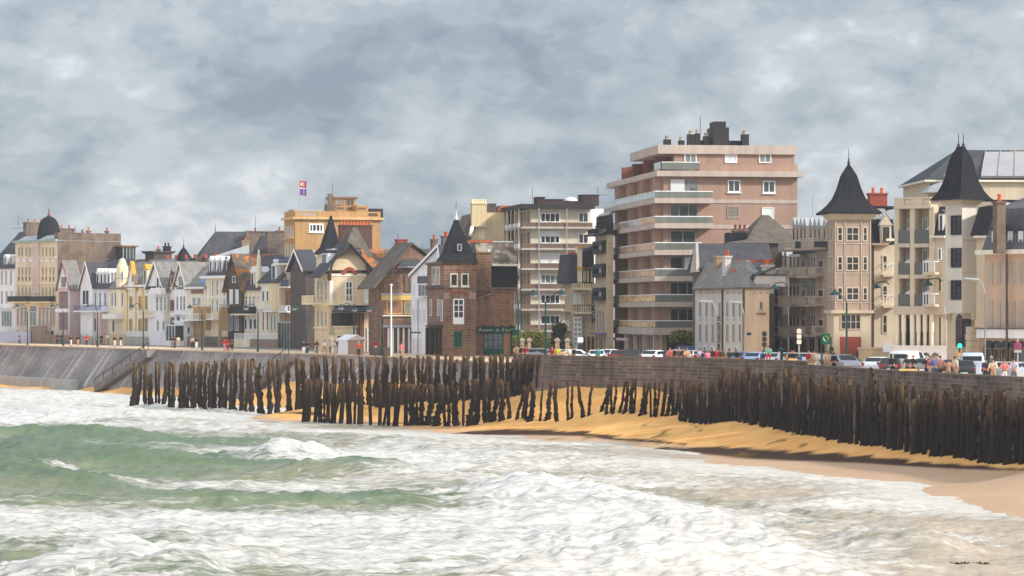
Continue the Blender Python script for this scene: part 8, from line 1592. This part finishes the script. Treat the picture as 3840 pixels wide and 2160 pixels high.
lamp(3175, 258, 1085, [(3128, 1105)], 'tall teal lamp post in front of the taupe tower', ang=True)
def wall_lamp(px, d, ly_, wx, label, m=TEAL, modern=False):
    xa, y = XY(px, d); xb, _ = XY(wx, d); z = zp(ly_, d); r = thing('wall_lamp', label, 'wall lamp', (xb, y, z), 'wall-mounted street lamps'); mb = MB(); mb.tube([(xb, y, z + .35), (xb - (xb - xa) * .3, y, z + .6), (xa, y, z + .5), (xa, y, z + .3)], .06, 6); mb.build('arm', m, r)
    mb = MB()
    if modern: mb.tube([(xa - .9, y, z + .45), (xa + .1, y, z + .5)], [.18, .1], 8)
    else: mb.lathe((xa, y, z), [(.44, -.02), (.42, .06), (.2, .25), (.1, .4)], 12)
    mb.build('lamp_shade', m, r)
wall_lamp(2905, 275, 1082, 2950, 'teal bracket lamp at the left end of the taupe wing'); wall_lamp(3020, 272, 1076, 3060, 'teal bracket lamp in the middle of the taupe wing'); wall_lamp(3285, 268, 1080, 3334, 'teal bracket lamp between the taupe tower and the balcony stack'); wall_lamp(3480, 244, 1070, 3532, 'dark bracket lamp beside the white tower balconies')
def modern(px, lx, d, y0, label):
    x, y = XY(px, d); xl, _ = XY(lx, d); z = zp(y0, d); r = thing('street_lamp', label, 'street lamp', (x, y, GZ), 'white cobra-head street lamps'); mb = MB(); mb.tube([(x, y, GZ), (x, y, z - 1)], [.07, .045], 8); mb.build('pole', mat('galvanised', (140, 138, 140)), r)
    mb = MB(); mb.tube([(x, y, z - 1), (x - .2, y, z - .3), (xl + .6, y, z + .1)], .05, 6); mb.build('arm', LG, r); mb = MB(); mb.tube([(xl - .5, y, z + .15), (xl + .7, y, z + .05)], [.08, .13], 8); mb.build('lamp_head', LG, r)
modern(2688, 2645, 268, 1135, 'white cobra-head lamp against the left half of the long pale house'); modern(2790, 2755, 266, 1138, 'white cobra-head lamp near the corner of the long pale house'); modern(3694, 3640, 226, 1052, 'white cobra-head lamp between white tower and right edge building')
modern(3784, 3764, 222, 990, 'tall grey pole in front of the right edge building') if 0 else None
# traffic lights and signs
def pole(px, d, y0, name, label, cat, m=LG, rr=.06):
    x, y = XY(px, d); r = thing(name, label, cat, (x, y, GZ)); mb = MB(); mb.tube([(x, y, GZ), (x, y, zp(y0, d))], rr, 8); mb.build('pole', m, r); return r, x, y
d = 228; r, x, y = pole(3598, d, 1285, 'traffic_light', 'black traffic light showing green in front of the white tower doorway', 'traffic light', BLK); mb = MB(); z0_, z1_ = zp(1310, d), zp(1262, d); mb.box(x - .17, x + .17, y - .15, y + .15, z0_ + .3, z1_); hs = mb.build('signal_head', BLK, r)
em = bpy.data.materials.new('green_signal'); em.use_nodes = True; p = em.node_tree.nodes['Principled BSDF']; p.inputs['Base Color'].default_value = (.0, .5, .4, 1); p.inputs['Emission Color'].default_value = (.02, 1, .75, 1); p.inputs['Emission Strength'].default_value = 1.6
mb = MB(); c = Vector((x, y - .16, zp(1296, d))); vs = [(c.x + .17 * math.cos(2 * math.pi * k / 16), c.y - o_, c.z + .17 * math.sin(2 * math.pi * k / 16)) for o_ in (0, .05) for k in range(16)]; mb.add(vs, [tuple(range(16)), tuple(range(16, 32))] + [(k, (k + 1) % 16, 16 + (k + 1) % 16, 16 + k) for k in range(16)]); mb.build('green_light', em, hs)
def disc(mb, c, rr, o, th=.03, n=24):
    vs = [(c[0] + rr * math.cos(2 * math.pi * k / n), c[1] - o - t_, c[2] + rr * math.sin(2 * math.pi * k / n)) for t_ in (0, th) for k in range(n)]; mb.add(vs, [tuple(range(n)), tuple(range(n, 2 * n))] + [(k, (k + 1) % n, n + (k + 1) % n, n + k) for k in range(n)])
d = 216; r, x, y = pole(3816, d, 1270, 'no_parking_sign', 'round red and blue no-parking sign at the right edge', 'road sign'); c = (x, y, zp(1297, d)); mb = MB(); disc(mb, c, .29, .07); sg = mb.build('sign_ring', mat('sign_red', (196, 40, 52), var=0), r)
mb = MB(); disc(mb, c, .2, .1, .02); mb.build('sign_disc', mat('sign_blue', (50, 90, 160), var=0), sg); mb = MB(); w = .03; mb.hexa([(c[0] - .16 - w, c[1] - .135, c[2] + .13 - w), (c[0] - .16 + w, c[1] - .135, c[2] + .16), (c[0] + .16 + w, c[1] - .135, c[2] - .13 + w), (c[0] + .16 - w, c[1] - .135, c[2] - .16), (c[0] - .16 - w, c[1] - .122, c[2] + .13 - w), (c[0] - .16 + w, c[1] - .122, c[2] + .16), (c[0] + .16 + w, c[1] - .122, c[2] - .13 + w), (c[0] + .16 - w, c[1] - .122, c[2] - .16)]); mb.build('red_bar', MATS['sign_red'], sg)
mb = MB(); mb.box(x - .27, x + .27, y - .1, y - .07, zp(1322, d), zp(1312, d)); mb.build('sub_plate', LG, r)
d = 226; r, x, y = pole(3597, d - 1, 1322, 'priority_sign', 'small orange diamond sign below the green traffic light', 'road sign'); c = (x, y - .1, zp(1328, d)); mb = MB(); mb.prism([(c[0] + a, c[1], c[2] + b_) for a, b_ in ((.16, 0), (0, .16), (-.16, 0), (0, -.16))], [(c[0] + a, c[1] + .03, c[2] + b_) for a, b_ in ((.16, 0), (0, .16), (-.16, 0), (0, -.16))]); mb.build('diamond_plate', mat('sign_amber', (222, 150, 60), var=0), r)
# green hanging sign
d = 252; r, x, y = pole(3116, d, 1262, 'bank_sign', 'green square hanging sign with a pale and lime swirl in front of the taupe tower', 'shop sign', BLK); x0, _ = XY(3080, d); x1, _ = XY(3112, d); z0_, z1_ = zp(1291, d), zp(1251, d)
mb = MB(); mb.box(x0, x1, y - .12, y + .1, z0_, z1_); pl = mb.build('sign_board', mat('sign_green', (16, 122, 98), var=0), r); cx_, cz_ = (x0 + x1) / 2, (z0_ + z1_) / 2; s_ = (x1 - x0)
def cres(cc, a0, a1, r0, r1, m, nm, o):
    mb = MB(); n = 10
    for k in range(n):
        t0 = a0 + (a1 - a0) * k / n; t1 = a0 + (a1 - a0) * (k + 1) / n; f = lambda t: math.sin(math.pi * (t - a0) / (a1 - a0)); 
        pts = [(cc[0] + (r0 - r1 * f(t0)) * math.cos(t0), (cc[1] + (r0 - r1 * f(t0)) * math.sin(t0))), (cc[0] + r0 * math.cos(t0), cc[1] + r0 * math.sin(t0)), (cc[0] + r0 * math.cos(t1), cc[1] + r0 * math.sin(t1)), (cc[0] + (r0 - r1 * f(t1)) * math.cos(t1), cc[1] + (r0 - r1 * f(t1)) * math.sin(t1))]
        mb.prism([(a, y - o, b_) for a, b_ in pts], [(a, y - o + .02, b_) for a, b_ in pts])
    mb.build(nm, m, pl)
cres((cx_ + .05 * s_, cz_ + .05), math.pi * .75, math.pi * 1.6, s_ * .38, s_ * .2, WH, 'white_swirl', .15); cres((cx_ + .0 * s_, cz_), -math.pi * .25, math.pi * .65, s_ * .38, s_ * .2, mat('lime_mark', (176, 190, 60), var=0), 'lime_swirl', .15)
# misc poles: notice board, columns, signals at mid distance
r, x, y = pole(2178, 279, 1290, 'notice_board', 'white notice board on a dark post behind the wall', 'sign', BLK); mb = MB(); a, _ = XY(2166, 279); b_, _ = XY(2187, 279); mb.box(a, b_, y - .12, y - .07, zp(1284, 279), zp(1265, 279)); mb.build('board', WHR, r); mb = MB(); mb.box(x - .28, x + .28, y - .1, y + .2, GZ, zp(1292, 279)); mb.build('cabinet', BLK, r)
r, x, y = pole(3330, 232, 1335, 'white_board_sign', 'blank white board on a grey post beside the arcade', 'sign'); mb = MB(); mb.tube([(x, y, zp(1335, 232)), (x, y, zp(1300, 232))], .05, 6); mb.build('upper_pole', LG, r); mb = MB(); a, _ = XY(3311, 232); b_, _ = XY(3338, 232); mb.box(a, b_, y - .12, y - .08, zp(1320, 232), zp(1286, 232)); mb.build('board', WHR, r)
d = walld(2929) + 3; x, y = XY(2929, d); r = thing('advertising_column', 'slim dark green column with flat cap and white side panel behind the wall', 'column', (x, y, GZ)); mb = MB(); mb.lathe((x, y, GZ), [(.2, 0), (.17, .1), (.17, zp(1312, d) - GZ)], 12); mb.build('shaft', TEAL, r); mb = MB(); mb.lathe((x, y, zp(1312, d)), [(.3, 0), (.34, .06), (.1, .14)], 12); mb.build('cap', TEAL, r); mb = MB(); mb.box(x - .24, x - .1, y - .22, y - .16, GZ + .2, zp(1318, d)); mb.build('white_panel', WHR, r)
for px, yt, lab in ((3033, 1195, 'stack of grey signal boxes on a brown post in front of the taupe wing'), (2996, 1230, 'pole with three pale square plates left of the signal boxes'), (2866, 1240, 'tall black traffic signal in front of the pale end wall'), (3112 + 6, 1298, 'black round-headed signal on a dark post under the green sign')):
    r, x, y = pole(px, 262, yt, 'signal_post', lab, 'signal', BLK if px != 2996 else LG); n = 3
    for k in range(n): mb = MB(); z_ = zp(yt + 4 + k * 20, 262); mb.box(x - .2, x + .2, y - .2, y - .06, z_ - .38, z_); mb.build('signal_box', (WC if px == 2996 else (WD if px == 3033 else BLK)), r)
# tree clumps, gate pillars, kiosk, garden walls
def leafy(px, d, w, h, z0, c, label, name='bush', n=1500, trunk=True, seed=1, ls=.16):
    rn = random.Random(seed); x, y = XY(px, d); r = thing(name, label, 'tree' if name == 'tree' else 'bush', (x, y, z0)); mb = MB()
    blobs = [(rn.uniform(-.38, .38) * w, rn.uniform(-.3, .3) * w * .6, h * rn.uniform(.35, .8), rn.uniform(.18, .32)) for _ in range(10)]
    for i in range(n):
        bx_, by_, bz_, br_ = rn.choice(blobs); v = Vector((rn.gauss(0, 1), rn.gauss(0, 1), rn.gauss(0, 1))).normalized() * rn.uniform(.5, 1.05); p = Vector((x + bx_ + v.x * br_ * w, y + by_ + v.y * br_ * w * .8, z0 + bz_ + v.z * br_ * h * .9))
        if p.z < z0: continue
        a = Vector((rn.gauss(0, 1), rn.gauss(0, 1), rn.gauss(0, 1))).normalized() * ls; b_ = a.cross(Vector((rn.gauss(0, 1), rn.gauss(0, 1), rn.gauss(0, 1)))).normalized() * ls * .6
        mb.add([p - a, p - b_, p + a, p + b_], [(0, 1, 2, 3)])
    me = bpy.data.meshes.new('crown'); me.from_pydata([tuple(Vector(v) - r.location) for v in mb.v], [], mb.f); me.materials.append(c); o = bpy.data.objects.new('crown', me); col.objects.link(o); o.parent = r
    if trunk:
        mb = MB()
        for k in range(4): mb.tube([(x + (k - 1.5) * .06, y, z0 - .1), (x + (k - 1.5) * w * .1, y, z0 + h * .35), (x + (k - 1.5) * w * .2, y, z0 + h * .7)], [.09, .06, .02], 5)
        mb.build('stem', WD, r)
    return r
LG1 = mat('yellow_green_leaves', (132, 134, 62), var=.4, scale=1.5, streak=False, k=.75); LG2 = mat('dark_leaves', (70, 84, 58), var=.4, scale=1.5, streak=False, k=.8)
leafy(1985, 318, 3.4, 3.6, GZ, LG1, 'yellow-green bushy tree right of the green brasserie porch', 'tree', 2200, seed=2); leafy(2022, 320, 2.6, 3.0, GZ, LG1, 'smaller yellow-green tree left of the dark shrubbery', 'tree', 1500, seed=3); leafy(2062, 322, 4.4, 2.4, GZ, LG2, 'dark green shrubbery behind the gate pillars', 'bush', 2200, seed=4)
leafy(2098, 345, 1.7, 4.2, GZ, LG2, 'small dark green tree beside the cream hotel', 'tree', 1300, seed=5); leafy(2568, 309, 2.8, 2.0, GZ + 1.3, LG1, 'yellow-flecked shrub in front of the dark shopfront of the pink block', 'bush', 1300, seed=6)
x, y = XY(2572, 303); mb = MB(); a, _ = XY(2540, 303); b_, _ = XY(2606, 303); mb.box(a, b_, y, y + .3, GZ, zp(1296, 303)); tag(mb.build('hoarding', mat('blue_hoarding', (84, 106, 150), var=.15)), 'blue hoarding under the yellow-flecked shrub', 'fence')
for px, w in ((1959, 17), (1985, 16), (2090, 20), (2128, 20)):
    d = 300; x, y = XY(px, d); hw = w * d / F / 2; mb = MB(); mb.box(x - hw * .8, x + hw * .8, y, y + hw * 1.6, GZ, zp(1280, d)); g = thing('gate_pillar', {1959: 'squat stone gate pillar, leftmost, beside the brasserie', 1985: 'stone gate pillar with peaked cap, second from the brasserie', 2090: 'pale stone gate pillar right of the dark shrubbery', 2128: 'pale stone gate pillar, rightmost, beside the white lattice'}[px], 'pillar', (x, y, GZ), 'gate pillars'); mb.build('shaft', mat('weathered_stone', (164, 146, 128)), g)
    mb = MB(); bb_ = Blk(0, 0, 0, W=hw * 2.2, L=hw * 2.2, C=(x - hw * 1.1, y - .1)); bb_.loft(mb, [(0, hw * 2.2, 0, hw * 2.2, zp(1280, d)), (0, hw * 2.2, 0, hw * 2.2, zp(1274, d)), (hw * .8, hw * 1.4, hw * .8, hw * 1.4, zp(1267, d))]); mb.build('cap', mat('weathered_stone', (0, 0, 0)), g)
# wooden kiosk
b = Blk(1305, 349, 30, xl=1270, xr=1364); r = thing('kiosk', 'small white and brown wooden kiosk with a shallow pale roof on the promenade', 'kiosk', b.P(0, 0, GZ)); mb = MB(); b.bx(mb, 0, b.W, 0, b.Ln, GZ, b.z(1275)); mb.build('side_wall', mat('rosy_boards', (176, 146, 134), var=.1), r)
mb = MB(); b.bx(mb, -.06, -.0, 0, b.Ln, GZ, b.z(1276)); mb.build('front_wall', WHR, r); gable(b, r, 's', b.z(1275), b.z(1260), WHR, WHR, over=.25)
# fence and yard walls at the foot of the left row
def yard(x0, x1, y0, y1, label, m, d_off=4.0, top=None):
    d0 = rd(x0) - d_off; d1 = rd(x1) - d_off; a = XY(x0, d0); c = XY(x1, d1); mb = MB(); n = Vector((c[0] - a[0], c[1] - a[1])); nn = Vector((-n.y, n.x)).normalized() * .3
    z1_ = zp(y0, (d0 + d1) / 2); mb.hexa([(a[0], a[1], GZ - .1), (c[0], c[1], GZ - .1), (c[0] + nn.x, c[1] + nn.y, GZ - .1), (a[0] + nn.x, a[1] + nn.y, GZ - .1), (a[0], a[1], z1_), (c[0], c[1], z1_), (c[0] + nn.x, c[1] + nn.y, z1_), (a[0] + nn.x, a[1] + nn.y, z1_)])
    o = mb.build('garden_wall', m); tag(o, label, 'wall'); 
    if top:
        k = 0; L_ = n.length; mb = MB(); 
        while k < L_: q = Vector(a) + n * (k / L_) + nn * .5; mb.box(q.x - .05, q.x + .05, q.y - .04, q.y + .04, z1_, z1_ + .8); k += .35
        q0 = Vector(a) + nn * .5; q1 = Vector(c) + nn * .5; mb.tube([(q0.x, q0.y, z1_ + .8), (q1.x, q1.y, z1_ + .8)], .05, 4); f = mb.build('railing', top); f.parent = o
LAV = mat('lavender_wall', (200, 196, 216), var=.08); BRW = mat('brownish_wall', (150, 126, 112), var=.2)
yard(-20, 110, 1243, 0, 'lavender white garden wall at the left edge', LAV); yard(112, 170, 1222, 0, 'brown boxy shelter wall below the domed hotel', BRW, 3); yard(172, 300, 1256, 0, 'long pale-topped brown garden wall below the slate-roof house', BRW); yard(302, 392, 1262, 0, 'grey garden wall below the blue balcony house', GR); yard(394, 470, 1255, 0, 'beige garden wall in front of the cream turret house', BEI); yard(472, 548, 1262, 0, 'grey garden wall with white railing under the yellow steep gable', GR, top=WH); yard(550, 618, 1245, 0, 'white arched garden wall left of the veranda', WHR, 3)
yard(622, 690, 1262, 0, 'cream garden wall in front of the veranda', CRM, 5); yard(700, 766, 1262, 0, 'brown garden wall below the skylight house', BRW); yard(768, 850, 1262, 0, 'rough stone garden wall with cream balustrade', STG, 5, WC); yard(876, 936, 1272, 0, 'cream garden wall with a white balustrade below the dark balcony', CRM, 5, WH); yard(938, 1040, 1272, 0, 'grey garden wall with long white railing left of the glass porch', BRW, 5, WH)
# veranda
b = Blk(690, rd(690) - 5, TH, xl=622, xr=760); r = thing('veranda', 'low white veranda with a sloping glazed front between the gabled houses', 'veranda', b.P(0, 0, GZ)); mb = MB(); b.bx(mb, 0, b.W, 0, 3, GZ, b.z(1208)); mb.build('wall', WHR, r); mb = MB(); b.bx(mb, -.3, b.W + .2, -.3, 3.1, b.z(1208), b.z(1203)); mb.build('flat_roof', WH, r)
win(r, b.R, 700, 1225, 712, 1250, nx=1, pane=GD); win(r, b.R, 722, 1225, 738, 1250, nx=1, pane=GD); mb = MB(); b.bx(mb, -1.5, -.05, .1, 2.9, GZ + .8, b.z(1222)); gl = mb.build('glazed_front', G, r); mb = MB(); b.bx(mb, -1.55, .0, .05, 2.95, b.z(1222), b.z(1218)); [b.bx(mb, -1.56, -1.5, k, k + .1, GZ + .8, b.z(1222)) for k in (.1, 1.0, 1.9, 2.8)]; b.bx(mb, -1.6, -.05, .0, 3.0, GZ, GZ + .8); mb.build('veranda_frame', WH, gl)
yard(1378, 1470, 1302, 0, 'dark low wall behind the white pole', STD, 0) if 0 else None
d = 338; a = XY(1385, d); c = XY(1470, d); mb = MB(); mb.box(a[0], c[0], d, d + .3, GZ, zp(1303, d)); tag(mb.build('low_wall', STG), 'low dark stone wall behind the white pole', 'wall')
# antennas and masts
antenna(68, 470, 805, 850, 'antenna on the leftmost dark chimney stack'); antenna(282, 440, 845, 870, 'short forked antenna on the brown end wall', 1); antenna(958, 462, 812, 870, 'antenna above the big slate roof'); antenna(1530, 383, 905, 930, 'short ridge finial antenna left of the white house') if 0 else None
x, y = XY(3048, 560); r = thing('radio_mast', 'distant lattice radio mast standing against the sky left of the tower spire', 'mast', (x, y, GZ)); zt = zp(733, y); zb = GZ
mb = MB()
for s in (-1, 1): mb.tube([(x + s * .8, y, zb), (x + s * .25, y, zt - 6)], .1, 4)
for k in range(14): z_ = zb + (zt - 6 - zb) * k / 14; z2 = zb + (zt - 6 - zb) * (k + 1) / 14; w = .8 - .55 * k / 14; mb.tube([(x - w, y, z_), (x + w - .04, y, z2)], .06, 4); mb.tube([(x + w, y, z_), (x - w + .04, y, z2)], .06, 4)
mb.tube([(x, y, zt - 7), (x, y, zt)], .08, 4); mb.build('lattice', LG, r); mb = MB(); [mb.box(x - .8, x + .8, y - .4, y + .4, zt - k - 1, zt - k) for k in (9, 13)]; mb.build('dish_platform', LG, r)

# ------------------------------------------------------------------ air
mb = MB(); mb.box(-300, 300, -12, 620, -9, 60)
hz = bpy.data.materials.new('haze_air'); hz.use_nodes = True; nt = hz.node_tree; nt.nodes.clear(); o_ = _nd(nt, 'ShaderNodeOutputMaterial'); pv = _nd(nt, 'ShaderNodeVolumePrincipled'); nt.links.new(pv.outputs[0], o_.inputs['Volume'])
pv.inputs['Color'].default_value = (.95, .96, 1, 1); pv.inputs['Density'].default_value = .00018; pv.inputs['Anisotropy'].default_value = .2
hb = mb.build('haze', hz); hb['kind'] = 'stuff'
